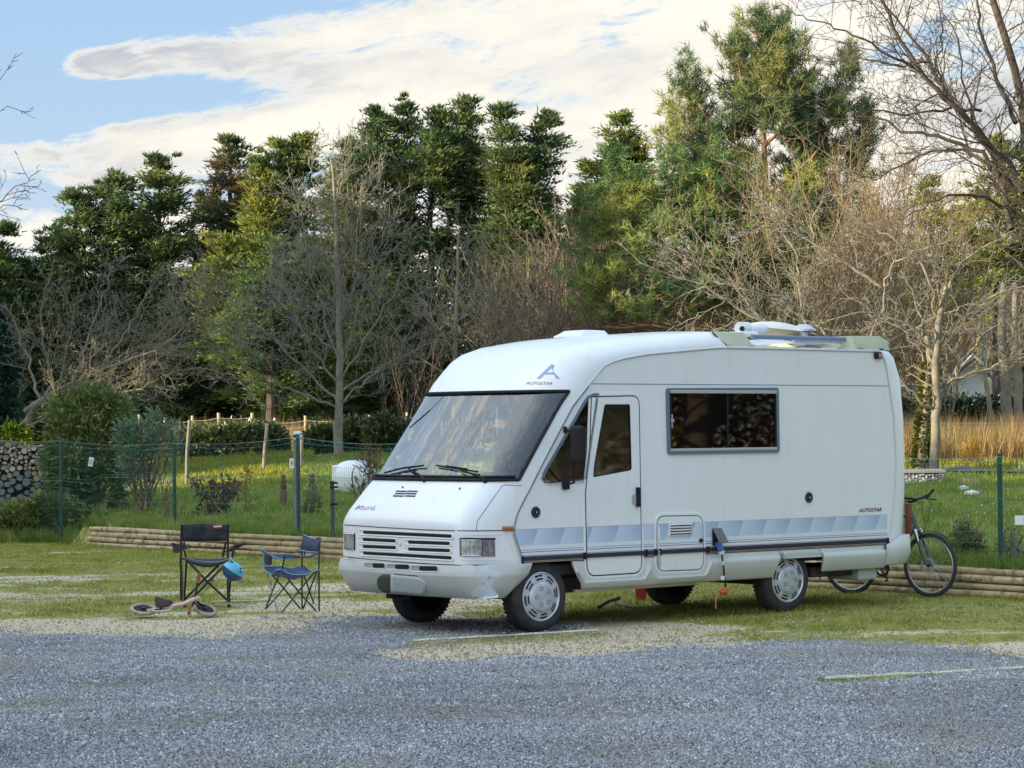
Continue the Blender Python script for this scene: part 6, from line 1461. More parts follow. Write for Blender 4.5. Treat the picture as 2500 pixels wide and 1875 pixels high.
def crown(leaders, D, gaps=(), leaf=(.17, .060), ncl=40, limbs_per_m=23, up0=.7, up1=.15, tuft=False, crad=.26, dth=1.0, thin=1.0):
    "foliage of a conifer: upswept limbs round one or more leaders"
    C, Dn, LIMB, SZ = [], [], [], []
    k = D / FPX
    for (xt, yt, xb, yb, hw, dofs) in leaders:
        top = at(xt, yt, D + dofs); bot = at(xb, yb, D + dofs); H_ = np.linalg.norm(top - bot); Rm = hw * k; nl = int(H_ * limbs_per_m * thin)
        for i in range(nl):
            t = ((i + rng.random()) / nl)**.85
            if not tuft:                       # boughs sit in loose tiers with gaps between them
                nt_ = max(2, H_ / .62); t = min(1, (math.floor(t * nt_) + .5 + rng.normal(0, .16 if t < .45 else .30)) / nt_); t = max(t, .004)
            ax = top + (bot - top) * t + rng.normal(0, .05, 3)
            az_ = rng.random() * 2 * math.pi; prof = (min(1, (t * 1.6)**.95) if not tuft else min(1, (t * 2.1)**.75)) * (1 - .6 * max(0, t - .75))
            L = Rm * prof * rng.uniform(.55, 1.2) * (1.4 if rng.random() < .18 else 1) * (.8 + .35 * math.sin(az_ * 2 + math.floor(t * 9) * 1.7)) + .12
            el_ = up0 * (1 - t) + up1 * t + rng.normal(0, .12); d = np.array((math.cos(az_) * math.cos(el_), math.sin(az_) * math.cos(el_) * dth, math.sin(el_)))
            m = max(2, int(L / (crad * .8))); pts = [ax]
            for j in range(m):
                u = (j + 1) / m; p = ax + d * L * u + np.array((0, 0, .18 * L * u * u * (.5 if tuft else 1))); pts.append(p)
                if u > .25 or t < .2:
                    C.append(p + rng.normal(0, crad * .35, 3)); Dn.append(d + (0, 0, .25)); SZ.append(.42 + .58 * min(1, t * 3.5))
            if L > .5: LIMB.append((ax, pts[len(pts) // 2], pts[-1]))
    C = np.array(C); Dn = np.array(Dn); SZ = np.array(SZ)
    keep = np.ones(len(C), bool)
    if gaps:
        q = C - CAM; w_ = q @ cf; px = 1250 + FPX * (q @ cR) / w_; py = 937.5 - FPX * (q @ cU) / w_
        for gx_, gy_, rx, ry in gaps: keep &= ~((((px - gx_) / rx)**2 + ((py - gy_) / ry)**2 < 1) & (rng.random(len(C)) < .93))
    C, Dn, SZ = C[keep], Dn[keep], SZ[keep]; n = len(C)
    if tuft:
        base = np.repeat(C, ncl, 0); dd = rng.normal(size=(n * ncl, 3)) * .8 + np.repeat(Dn, ncl, 0) * .55 + (0, 0, .25)
        base = base + rng.normal(0, .05, base.shape)
        L = rng.uniform(.7, 1.2, n * ncl) * leaf[0]; Wd = np.full(n * ncl, leaf[1]) * rng.uniform(.7, 1.2, n * ncl)
    else:
        sz = (rng.uniform(.6, 1.25, n) * SZ)[:, None]
        base = np.repeat(C, ncl, 0) + rng.normal(size=(n * ncl, 3)) * crad * np.array((.72, .72, .20)) * np.repeat(sz, ncl, 0)
        dd = np.repeat(Dn, ncl, 0) * .8 + rng.normal(size=(n * ncl, 3)) * np.array((.5, .5, .35)) + (base - np.repeat(C, ncl, 0)) * 2.2
        L = rng.uniform(.6, 1.3, n * ncl) * leaf[0]; Wd = rng.uniform(.6, 1.2, n * ncl) * leaf[1]
    return tris_from(base, dd, L, Wd), LIMB, keep
def conifer(name, label, leaders, D, base_px, m, bark='dark', trunks=None, group=None, **kw):
    b = onground(base_px, D); t = thing(name, label, 'tree', b, group)
    V, LIMB, _ = crown(leaders, D, **kw); leaf_obj('crown', V, m, t, b)
    T = Tubes()
    for a, c, e in LIMB: T.add([tuple(a), tuple(c), tuple(e)], .028, .010, 3)
    if T.g: T.build('limbs', BARK[bark], t, b)
    for (pts, r0, r1) in (trunks or [([(base_px, 1090), (leaders[0][0], leaders[0][1] + 40)], .16, .04)]):
        g_ = guide(pts, D, None, 10, .03); Acc().tube([np.array(p) - b for p in g_], list(np.linspace(r0, r1, 10)), 8).build('trunk', BARK[bark], t, True)
    return t
LEAFGAIN = 2.3
CY1 = leafmat('cypress_green', (.022, .040, .020), (.048, .068, .026), (.070, .078, .024), .9, .30)
CY2 = leafmat('cypress_olive', (.038, .055, .018), (.075, .090, .022), (.12, .115, .026), .8, .32)
CY3 = leafmat('cypress_brownish', (.030, .042, .022), (.055, .060, .026), (.075, .055, .032), .8, .45)
CY4 = leafmat('cypress_bright', (.026, .050, .018), (.050, .075, .024), (.085, .10, .028), 1.0, .4)
PN1 = leafmat('pine_needles', (.040, .064, .034), (.070, .090, .040), (.11, .115, .040), 1.2, .5)
PN2 = leafmat('pine_needles_green', (.034, .062, .026), (.062, .092, .034), (.115, .13, .035), 1.0, .35)
LEAFGAIN = 1.0
GRPC = 'conifers of the tree line behind the lawn'
conifer('cypress_tree', 'dark green cypress with several small tops, leftmost of the tree line', [(184, 469, 200, 1000, 70, 0), (253, 452, 250, 900, 72, .4), (140, 560, 150, 900, 50, .6), (291, 427, 291, 560, 10, 0), (105, 590, 160, 1040, 45, -.5), (60, 690, 90, 1050, 60, 0)], 74, 210, CY1, group=GRPC)
conifer('cypress_tree', 'pointed dark cypress with layered plates, second from the left in the tree line', [(388, 378, 388, 760, 92, 0), (330, 520, 340, 1060, 85, .8), (430, 590, 420, 1060, 75, -.6)], 75, 385, CY1, group=GRPC, gaps=[(440, 660, 30, 40), (410, 700, 22, 26), (475, 505, 18, 22)], limbs_per_m=24, up0=.45, up1=0)
conifer('cypress_tree', 'tall cypress with a brownish leaning top and outstretched limbs over a yellow green flank', [(561, 333, 575, 720, 78, 0), (505, 470, 540, 800, 60, .6), (600, 440, 600, 1060, 85, -.3), (500, 760, 510, 1060, 80, .4)], 76, 560, CY3, group=GRPC, gaps=[(500, 560, 24, 30), (655, 560, 18, 30)], up0=.5)
conifer('cypress_tree', 'yellow green cypress with two thin tops just left of the tall bare tree', [(640, 372, 650, 1060, 78, 0), (690, 345, 690, 900, 45, .5), (735, 330, 735, 560, 30, .8), (540, 590, 570, 900, 70, -.9)], 72, 650, CY2, group=GRPC, gaps=[(745, 470, 24, 26)])
conifer('cypress_tree', 'bright green bushy cypress in front of the tree line, behind the straight bare tree', [(670, 590, 650, 860, 60, 0), (605, 690, 600, 900, 45, -.5), (700, 780, 700, 1000, 60, .4), (755, 600, 750, 880, 55, .8), (640, 820, 640, 960, 55, .3), (790, 680, 790, 960, 45, .6)], 66, 660, CY4, group=GRPC, leaf=(.14, .05), crad=.22)
conifer('cypress_tree', 'broad tall cypress with many leaders, tallest in the middle of the tree line',
        [(986, 248, 1000, 640, 85, 0), (1135, 238, 1100, 620, 72, .4), (918, 272, 930, 640, 78, -.5), (850, 345, 870, 700, 75, .2), (1060, 330, 1040, 600, 80, -.8), (1075, 270, 1085, 520, 35, .3), (820, 430, 830, 800, 60, .8), (1000, 660, 980, 1060, 130, .2), (880, 700, 880, 1060, 110, .5), (1160, 360, 1150, 700, 50, 0)], 75, 1050, CY1, group=GRPC,
        gaps=[(1052, 530, 62, 34), (1030, 480, 40, 22), (930, 505, 26, 14), (1110, 565, 30, 18), (960, 470, 20, 14), (890, 560, 18, 14)], trunks=[([(1050, 1090), (1052, 560), (1060, 400)], .17, .05), ([(1060, 640), (1100, 520), (1130, 380)], .08, .03), ([(1048, 600), (1000, 500), (960, 400)], .07, .03)], up0=.8, limbs_per_m=23, thin=.95)
conifer('cypress_tree', 'cypress with two splayed tops just right of the broad tall one', [(1224, 258, 1255, 560, 38, 0), (1337, 276, 1310, 600, 52, .3), (1270, 360, 1270, 800, 85, -.3), (1225, 480, 1220, 860, 75, .4), (1320, 520, 1310, 900, 60, 0)], 74, 1270, CY1, group=GRPC, gaps=[(1215, 515, 16, 20), (1280, 440, 16, 12)])
conifer('cypress_tree', 'small cypress top rising above the brown thicket between the cypresses and the pines', [(1515, 270, 1510, 620, 62, 0), (1440, 400, 1450, 760, 60, .5), (1560, 360, 1550, 700, 50, -.4), (1420, 470, 1400, 900, 50, 0)], 78, 1500, CY2, group=GRPC, up0=.4)
# pines
conifer('pine_tree', 'pine with long needled branches sweeping up to the left, left neighbour of the tallest pine',
        [(1659, 142, 1700, 470, 48, 0), (1700, 230, 1740, 480, 50, .5), (1625, 330, 1680, 520, 48, -.5), (1612, 440, 1650, 560, 36, .2), (1760, 290, 1790, 520, 55, -.3), (1690, 190, 1720, 420, 42, .2), (1735, 330, 1760, 560, 60, .4), (1640, 250, 1670, 420, 34, .5)], 66, 1890, PN1, 'pine', tuft=True, ncl=26, leaf=(.26, .024), crad=.30, limbs_per_m=16, up0=.9, up1=.5,
        trunks=[([(1900, 1080), (1880, 560), (1780, 430), (1700, 250), (1662, 160)], .13, .02), ([(1860, 560), (1760, 510), (1680, 420), (1630, 360)], .06, .015), ([(1800, 450), (1760, 380), (1730, 260)], .05, .015)], group=GRPC)
conifer('pine_tree', 'tallest pine with a rounded needle crown and reddish trunk showing sky below it',
        [(1860, 42, 1870, 310, 100, 0), (1795, 100, 1835, 340, 60, .4), (1940, 100, 1915, 350, 80, -.4), (1975, 190, 1940, 360, 45, .3), (1905, 62, 1900, 260, 50, .6), (2070, 140, 2050, 300, 40, 0), (2030, 230, 2010, 420, 68, .5), (1800, 300, 1800, 500, 62, .3), (1945, 320, 1940, 520, 66, .6), (2110, 260, 2100, 440, 45, .8), (2000, 380, 2000, 600, 70, .8)], 66, 1872, PN1, 'pine', tuft=True, ncl=30, leaf=(.27, .026), crad=.26, limbs_per_m=24, up0=1.0, up1=.35,
        trunks=[([(1885, 1080), (1868, 560), (1866, 330), (1862, 90)], .17, .03), ([(1868, 320), (1820, 260), (1796, 130)], .05, .015), ([(1866, 360), (1930, 280), (1960, 200)], .05, .015), ([(1870, 480), (1990, 380), (2060, 230)], .05, .015)], gaps=[(1850, 350, 60, 16)], group=GRPC)
conifer('pine_tree', 'dense green lower pine with drooping boughs above the left part of the motorhome roof',
        [(1700, 480, 1700, 780, 130, 0), (1610, 520, 1600, 800, 95, -.5), (1800, 520, 1790, 760, 110, .5), (1520, 640, 1500, 800, 95, 0), (1440, 650, 1470, 760, 45, .3), (1560, 430, 1560, 640, 70, .2), (1890, 560, 1880, 800, 90, .5), (1640, 370, 1640, 540, 60, .5), (1500, 370, 1520, 560, 50, .4), (1450, 470, 1470, 680, 60, .5), (1730, 380, 1730, 600, 75, .6), (1820, 400, 1820, 640, 80, .8), (1960, 420, 1950, 660, 70, .8)], 63, 1700, PN2, 'pine', tuft=True, ncl=26, leaf=(.24, .026), crad=.26, limbs_per_m=24, up0=.5, up1=-.15,
        gaps=[(1700, 820, 300, 45)], trunks=[([(1700, 1080), (1700, 700), (1700, 500)], .14, .05)], group=GRPC)
conifer('pine_tree', 'dark green pine top behind the big bare tree at the right edge', [(2440, 330, 2440, 700, 95, 0), (2500, 360, 2500, 700, 80, .5), (2270, 440, 2280, 760, 90, .3), (2370, 470, 2360, 800, 80, -.5)], 80, 2430, CY2, 'dark', limbs_per_m=12, group=GRPC)
conifer('cypress_tree', 'dark cypress filling the gap at the far left edge beside the ivy clad trunk', [(8, 550, 0, 1060, 70, 0), (-60, 500, -50, 1060, 90, 0), (60, 640, 70, 800, 30, .4)], 73, 10, CY1, group=GRPC)

# a far wood that reads as one mass closes the gaps low down
def wood_mass(name, prof, D, n, m, label, size=(.30, .11), dspan=6):
    xs = np.array([p[0] for p in prof]); ys = np.array([p[1] for p in prof])
    px = rng.uniform(xs[0], xs[-1], n); top = np.interp(px, xs, ys) + (vn1(px * .02, px * 0, 1, 3) - .5) * 130; v = rng.random(n)**.8
    py = top + (1085 - top) * v; dd_ = D + rng.uniform(-dspan / 2, dspan / 2, n)
    C = CAM + (cf[None] + np.outer((px - 1250) / FPX, cR) + np.outer((937.5 - py) / FPX, cU)) * (dd_ / cf[1])[:, None]
    dd = rng.normal(size=(n, 3)) * .7 + (0, -.4, .5)
    V = tris_from(C, dd, rng.uniform(.5, 1.2, n) * size[0], rng.uniform(.6, 1.2, n) * size[1]); b = onground((xs[0] + xs[-1]) / 2, D)
    o = leaf_obj(name, V, m, None, b); o.location = tuple(b); return tag(o, label, kind='stuff')
LEAFGAIN = 1.9
WD1 = leafmat('wood_dark', (.022, .034, .018), (.040, .052, .022), (.050, .045, .028), .5, .2); WD2 = leafmat('wood_brown', (.085, .068, .040), (.12, .095, .055), (.070, .078, .034), .6, .25)
LEAFGAIN = 1.0
wood_mass('far_wood', [(-150, 660), (90, 650), (300, 700), (480, 640), (700, 600), (1000, 620), (1250, 570), (1450, 640)], 84, 90000, WD1, 'dark mass of evergreen undergrowth behind the tree line')
wood_mass('far_wood', [(1200, 640), (1500, 640), (1900, 600), (2120, 440), (2250, 640), (2700, 620)], 104, 70000, WD2, 'brown leafless wood that fills the background at the right', (.40, .13))

# bare trees
LIT = dict(up=[.02, .08, .07, .04])
gl_ = lambda *p: list(p)
bare_tree('bare_tree', 'slender bare tree with a straight pale trunk and fine fanning twigs on the lawn', 57, (828, 1105),
    ([(828, 1105), (827, 1000), (829, 850), (826, 700), (822, 560), (815, 460), (806, 375)], None, .55),
    [([(827, 1000), (760, 970), (690, 940), (620, 905), (575, 880)], [0, -.3, -.6, -.9, -1], .05, .012),
     ([(828, 985), (770, 930), (700, 860), (640, 800), (600, 740)], [0, .3, .5, .6, .7], .05, .012), ([(828, 990), (880, 940), (940, 890), (1000, 860), (1045, 838)], [0, .2, .4, .5, .6], .05, .012),
     ([(828, 940), (760, 850), (715, 760), (690, 660), (680, 590)], [0, -.5, -.8, -1, -1], .045, .01), ([(829, 930), (890, 840), (940, 750), (980, 680), (1010, 620)], [0, -.4, -.6, -.8, -.9], .045, .01),
     ([(828, 900), (860, 800), (890, 700), (930, 600), (950, 520)], [0, .5, .8, .9, 1], .045, .01), ([(828, 880), (790, 780), (760, 680), (745, 560), (730, 470)], [0, .5, .7, .8, .9], .04, .01),
     ([(828, 820), (860, 700), (870, 580), (880, 480), (885, 430)], [0, -.3, -.5, -.5, -.5], .035, .008), ([(827, 740), (790, 620), (775, 500), (762, 430), (750, 370)], [0, -.3, -.4, -.4, -.4], .03, .005, .45),
     ([(825, 660), (850, 540), (850, 420), (846, 370), (848, 345)], [0, .3, .4, .4, .4], .03, .005, .45), ([(829, 960), (900, 910), (960, 880), (1010, 800), (1040, 740)], [0, .8, 1.2, 1.4, 1.5], .04, .01),
     ([(828, 860), (740, 800), (680, 730), (640, 690)], [0, .9, 1.3, 1.5], .035, .01), ([(822, 560), (835, 440), (825, 385), (822, 350)], [0, .1, .2, .2], .02, .005, .4)],
    BARK['pale'], {'up': [.02, .09, .09, .05], 'dens': [0, 5.0, 6.5, 9.5], 'lmax': [9, 1.4, .8, .38]}, trunkr=(.098, .02))
bare_tree('bare_tree', 'smaller bare tree with upswept twigs behind the motorhome cab', 62, (1108, 1090),
    ([(1108, 1090), (1110, 900), (1112, 760), (1118, 640), (1122, 560)], None, 1.0),
    [([(1110, 860), (1060, 790), (1020, 720), (990, 690)], [0, .3, .4, .5], .04, .01), ([(1112, 820), (1170, 760), (1210, 690), (1230, 640)], [0, -.3, -.5, -.6], .04, .01), ([(1112, 760), (1080, 680), (1060, 610), (1050, 570)], [0, .3, .4, .4], .03, .008),
     ([(1113, 730), (1150, 660), (1180, 600), (1195, 560)], [0, -.2, -.3, -.3], .03, .008), ([(1108, 920), (1030, 880), (980, 830), (950, 790)], [0, -.4, -.6, -.7], .04, .01), ([(1108, 900), (1180, 850), (1230, 820), (1270, 760)], [0, .5, .8, .9], .035, .01)],
    BARK['grey'], {'up': [.02, .09, .09, .05], 'dens': [0, 4.4, 5.8, 8.5], 'lmax': [9, 1.3, .8, .4]}, trunkr=(.08, .02))
# lichen grey tree whose limbs reach in from the left edge
bare_tree('bare_tree', 'lichen grey leafless tree spreading low limbs in from the left behind the shrubs', 53, onground(40, 53),
    ([(40, 1110), (60, 1040), (90, 985), (140, 955)], [0, 0, 0, 0], .5),
    [([(60, 1005), (150, 950), (250, 900), (340, 870), (420, 830), (480, 770), (520, 725)], [0, 0, -.3, -.4, -.5, -.5, -.5], .09, .012), ([(140, 955), (220, 930), (310, 925), (400, 905), (500, 900), (570, 915)], [0, .5, .8, 1, 1, 1], .07, .012),
     ([(100, 975), (60, 860), (40, 800), (20, 760)], [0, .5, .6, .6], .06, .012), ([(180, 935), (200, 850), (240, 760), (260, 690), (270, 640)], [0, .4, .5, .5, .5], .06, .01), ([(250, 900), (300, 810), (350, 740), (380, 690), (395, 650)], [0, .2, .4, .6, .6], .05, .01),
     ([(130, 950), (110, 860), (100, 780), (110, 700), (130, 650)], [0, -.5, -.7, -.8, -.8], .055, .01), ([(340, 870), (420, 780), (470, 700), (500, 660)], [0, 0, .1, .2], .04, .01), ([(200, 920), (330, 850), (440, 830), (560, 790), (600, 770)], [0, 1, 1.3, 1.5, 1.6], .05, .01),
     ([(60, 1040), (160, 1000), (230, 985), (330, 950), (380, 930)], [0, -.8, -1, -1.1, -1.2], .05, .012), ([(100, 980), (160, 900), (170, 820), (180, 740)], [0, .8, 1.1, 1.2], .05, .01)],
    BARK['grey'], {'up': [.01, .06, .07, .05], 'dens': [0, 5.6, 6.5, 8.5], 'wig': [.1, .17, .2, .22], 'lmax': [9, 1.4, .8, .38]}, trunkr=(.10, .06))
bare_tree('bare_tree', 'bare tree outside the left edge whose twig tips reach into the sky', 40, onground(-230, 40),
    ([(-230, 1180), (-210, 800), (-180, 600)], None, .3),
    [([(-190, 640), (-90, 560), (-20, 505), (50, 450), (100, 415)], [0, 0, 0, 0, 0], .03, .006, 1.5), ([(-90, 560), (-20, 515), (40, 505), (70, 512)], [0, .1, .1, .1], .02, .006, 1.2), ([(-200, 600), (-100, 400), (-40, 320), (0, 270), (20, 258)], [0, 0, 0, 0, 0], .025, .005, .5), ([(-200, 620), (-100, 300), (-30, 220), (10, 180), (40, 130)], [0, 0, 0, 0, 0], .025, .005, .4)],
    BARK['dark'], {'lmax': [9, .55, .35, .2], 'dens': [0, 3.0, 4.5, 5.0]}, trunkr=(.16, .06))
# brown thicket above the motorhome
def shoots(name, label, x0, x1, D, ytop, n, bark, dsp=3.0, up=.10, pr=None, group=None, lo=1085):
    b = onground((x0 + x1) / 2, D); t = thing(name, label, 'thicket', b, group); T = Tubes(); pp = {**PR, 'seg': [7, 4, 3], 'wig': [.07, .12, .16], 'up': [.02, .14, .12], 'dens': [0, 2.9, 4.6], 'lr': [1, .30, .5], 'lmax': [12, 1.1, .5], 'ang': [0, 34, 34], 'rmin': .0068, **(pr or {})}
    for i in range(n):
        px = rng.uniform(x0, x1); D_ = D + rng.uniform(-dsp, dsp); p = onground(px, D_); yt = np.interp(px, [a_ for a_, _ in ytop], [b_ for _, b_ in ytop]) + abs(rng.normal(0, 55)); H_ = (lo - yt) * D_ / FPX
        grow(T, tuple(p), (rng.normal(0, .16), rng.normal(0, .12), 1), max(.8, H_), .030, 0, pp)
    T.build('stems', bark, t, b); return t
shoots('bare_thicket', 'thicket of upright brown leafless shoots above the cab roof of the motorhome', 1240, 1560, 68, [(1240, 600), (1330, 540), (1420, 480), (1480, 450), (1560, 560)], 120, BARK['tan'], pr={'wig': [.12, .17, .2], 'ang': [0, 42, 42]})
shoots('bare_thicket', 'tangled brown leafless thicket above the middle of the motorhome roof', 1500, 2010, 70, [(1500, 640), (1700, 640), (1900, 470), (2010, 400)], 120, BARK['brown'], pr={'wig': [.13, .2, .22], 'ang': [0, 45, 45]})
shoots('bare_thicket', 'tall tangled leafless thicket behind the white barn at the right', 1960, 2560, 97, [(1960, 420), (2080, 330), (2150, 460), (2250, 600), (2560, 560)], 90, BARK['brown'], pr={'wig': [.14, .2, .22], 'ang': [0, 45, 45], 'rmin': .010})
shoots('bare_thicket', 'warm brown twiggy leafless trees between the tallest pine and the big bare tree', 1960, 2330, 60, [(1960, 300), (2080, 215), (2180, 330), (2330, 430)], 34, BARK['brown'], dsp=2.0, pr={'wig': [.13, .19, .22], 'ang': [0, 48, 48], 'dens': [0, 3.0, 5.4], 'lmax': [12, 1.3, .6], 'rmin': .0055})
shoots('bare_thicket', 'low leafless scrub below the cypresses left of the motorhome cab', 930, 1240, 69, [(930, 820), (1100, 700), (1240, 620)], 22, BARK['dark'])
# pale limbed tree reaching over the roof from behind the motorhome
bare_tree('bare_tree', 'pale barked bare tree with long low limbs reaching left over the motorhome roof', 52, onground(2110, 52),
    ([(2110, 1110), (2090, 960), (2060, 880), (2020, 845), (1960, 815)], [0, 0, 0, 0, 0], .3),
    [([(2060, 880), (1960, 835), (1860, 785), (1770, 735), (1700, 690), (1620, 665), (1560, 640)], [0, 0, -.2, -.3, -.4, -.5, -.6], .085, .012), ([(1860, 785), (1780, 690), (1700, 655), (1640, 610), (1590, 590)], [0, .3, .4, .5, .6], .04, .01), ([(1985, 845), (1960, 770), (1950, 680), (1935, 600), (1900, 560)], [0, .2, .3, .3, .3], .055, .02),
     ([(2040, 860), (2000, 800), (1930, 760), (1880, 700), (1850, 660)], [0, .5, .7, .8, .8], .05, .012), ([(2150, 700), (2080, 650), (2010, 610), (1950, 570), (1870, 555), (1800, 575)], [0, 0, 0, 0, 0, 0], .06, .012), ([(1985, 590), (1975, 540), (2010, 490), (2070, 470), (2110, 455)], [0, .1, .2, .2, .2], .035, .012),
     ([(1935, 600), (1880, 510), (1840, 450), (1820, 400)], [0, .1, .1, .1], .03, .008), ([(2100, 900), (2180, 830), (2260, 790), (2350, 745), (2420, 740)], [0, .3, .3, .3, .3], .075, .02), ([(2090, 880), (2150, 780), (2160, 700), (2180, 640)], [0, 0, .3, .3], .06, .02), ([(2160, 700), (2180, 640), (2230, 615), (2310, 590), (2340, 575)], [0, -.1, -.2, -.2, -.2], .04, .012),
     ([(1770, 735), (1700, 770), (1650, 800), (1600, 820)], [0, -.2, -.3, -.4], .03, .008), ([(2000, 840), (1930, 740), (1880, 730), (1790, 690)], [0, -.8, -1.2, -1.4], .04, .01)],
    BARK['pale'], {'up': [.01, .03, .05, .04], 'dens': [0, 4.2, 5.6, 8.0], 'wig': [.12, .17, .2, .22], 'lmax': [9, 1.5, .9, .4]}, trunkr=(.10, .07))
# right hand tree with the trunk lit from the left
bare_tree('bare_tree', 'bare tree with a thick forked grey trunk standing by the gabion bed at the right', 47.5, onground(2281, 47.5),
    ([(2281, 1176), (2283, 1060), (2287, 960), (2285, 880), (2290, 790), (2310, 700)], None, .8),
    [([(2276, 1004), (2240, 968), (2198, 930), (2170, 905)], [0, -.2, -.3, -.4], .045, .02), ([(2286, 905), (2262, 850), (2250, 790), (2230, 720), (2200, 660)], [0, .2, .3, .3, .3], .05, .015), ([(2289, 950), (2330, 925), (2400, 905), (2460, 880), (2520, 870)], [0, 0, 0, 0, 0], .05, .02),
     ([(2288, 965), (2320, 930), (2350, 880), (2420, 800), (2500, 770)], [0, .4, .5, .6, .6], .05, .015), ([(2286, 860), (2330, 790), (2400, 730), (2500, 700), (2560, 690)], [0, .2, .3, .3, .3], .06, .02), ([(2285, 870), (2220, 790), (2140, 760), (2060, 770), (1990, 800)], [0, -.3, -.4, -.5, -.6], .055, .012),
     ([(2295, 780), (2270, 700), (2240, 620), (2170, 570), (2090, 540)], [0, -.2, -.2, -.2, -.2], .05, .012), ([(2300, 740), (2340, 650), (2400, 600), (2480, 560)], [0, .2, .2, .2], .05, .012)],
    BARK['grey'], {'up': [.01, .03, .05, .04], 'dens': [0, 4.2, 5.4, 7.5], 'wig': [.12, .17, .2, .22], 'lmax': [9, 1.6, .9, .4]}, trunkr=(.095, .05))
bare_tree('bare_tree', 'slim ivy clad trunk leaning behind the thick forked trunk at the right', 51, onground(2249, 51),
    ([(2249, 1145), (2256, 1060), (2264, 980), (2270, 900), (2262, 820)], None, .4), [([(2266, 920), (2240, 850), (2180, 790), (2120, 770)], [0, 0, 0, 0], .04, .012)], BARK['grey'], trunkr=(.10, .05))
ivy = leafmat('ivy_leaves', (.055, .075, .02), (.11, .12, .03), (.16, .15, .04), 2, .6)
def ivy_on(px_line, D, r, n, parent_name, label):
    g_ = np.array(guide(px_line, D, None, 30, 0)); k = rng.integers(0, 29, n); u = rng.random((n, 1)); c = g_[k] * (1 - u) + g_[k + 1] * u; an = rng.random(n) * 6.28
    c = c + np.stack([np.cos(an), np.sin(an), an * 0], -1) * (r * rng.uniform(.8, 1.5, n))[:, None]; dd = np.stack([np.cos(an), np.sin(an), rng.normal(0, .6, n)], -1)
    b = g_[0]; t = thing('climbing_ivy', label, 'ivy', b); leaf_obj('leaves', diamonds(c, dd, rng.uniform(.05, .10, n), rng.uniform(.05, .09, n)), ivy, t, b)
ivy_on([(2249, 1140), (2256, 1060), (2264, 980), (2270, 880)], 51, .12, 1500, '', 'olive ivy climbing the slim leaning trunk at the right')
# big bare tree at the right edge, silhouetted limbs against the sky
bare_tree('bare_tree', 'big dark limbed bare tree at the right edge silhouetted against the sky', 42, onground(2530, 42),
    ([(2565, 1200), (2550, 900), (2530, 640), (2514, 420), (2494, 240), (2452, 90), (2424, 0), (2410, -80)], None, .9),
    [([(2480, 430), (2420, 360), (2360, 290), (2290, 225), (2235, 170), (2190, 80), (2150, 0), (2120, -60)], [0, -.2, -.4, -.5, -.6, -.6, -.7, -.7], .10, .03), ([(2470, 560), (2440, 430), (2400, 350), (2330, 250), (2260, 140), (2200, 60), (2140, -20)], [0, .4, .6, .8, 1, 1, 1], .09, .02),
     ([(2500, 470), (2420, 400), (2350, 355), (2270, 330), (2200, 320), (2150, 290), (2080, 280)], [0, .2, .3, .4, .5, .5, .5], .085, .015), ([(2395, 270), (2330, 262), (2250, 275), (2150, 280), (2080, 262), (2000, 240)], [0, -.3, -.5, -.6, -.8, -.9], .045, .008), ([(2240, 170), (2180, 140), (2100, 90), (2020, 60), (1950, 40), (1905, 5)], [0, -.2, -.4, -.5, -.6, -.6], .04, .007),
     ([(2270, 150), (2190, 155), (2100, 140), (2010, 150), (1950, 130)], [0, 0, .1, .2, .2], .035, .007), ([(2480, 300), (2440, 200), (2400, 100), (2390, 20), (2370, -60)], [0, .4, .6, .7, .7], .07, .02), ([(2440, 430), (2370, 370), (2290, 365), (2200, 400), (2140, 440), (2090, 430)], [0, .5, .8, .9, 1, 1], .06, .01),
     ([(2500, 250), (2530, 150), (2520, 40), (2500, -50)], [0, 0, 0, 0], .08, .03), ([(2400, 350), (2350, 200), (2340, 100), (2300, 0)], [0, .3, .4, .5], .04, .01), ([(2480, 520), (2400, 480), (2330, 470), (2260, 500), (2200, 540)], [0, -.6, -1, -1.2, -1.3], .055, .01),
     ([(2310, 240), (2290, 150), (2300, 60), (2280, -30)], [0, .1, .1, .1], .035, .01)],
    BARK['dark'], {'up': [.01, .01, .03, .04], 'dens': [0, 3.0, 5.0, 7.0], 'wig': [.1, .15, .2, .25], 'lmax': [9, 1.6, .85, .36], 'rmin': .0048}, trunkr=(.10, .05), dens=1.5)
for px, w_, D_, x1, lab in ((2462, 30, 64, 2450, 'thick grey trunk behind the dark hedge, left of the two at the right edge'), (2492, 24, 63, 2480, 'thick grey trunk behind the dark hedge, right of the two at the right edge'), (2420, 13, 66, 2404, 'slim grey trunk in front of the white barn wall')):
    bare_tree('bare_tree', lab, D_, onground(px, D_), ([(px, 1080), (px - 3, 1000), (x1, 880), (x1 - 4, 780), (x1, 690)], None, .6), [([(x1, 880), (x1 - 40, 850), (x1 - 80, 852)], [0, 0, 0], .05, .012), ([(x1, 840), (x1 + 40, 760), (x1 + 60, 680)], [0, 0, 0], .05, .012)], BARK['grey'], {'lmax': [9, 1.3, .7, .35], 'dens': [0, 2.5, 3.5, 4.5]}, trunkr=(w_ * D_ / FPX / 2, w_ * D_ / FPX / 3.5), group='grey trunks behind the hedge at the right')

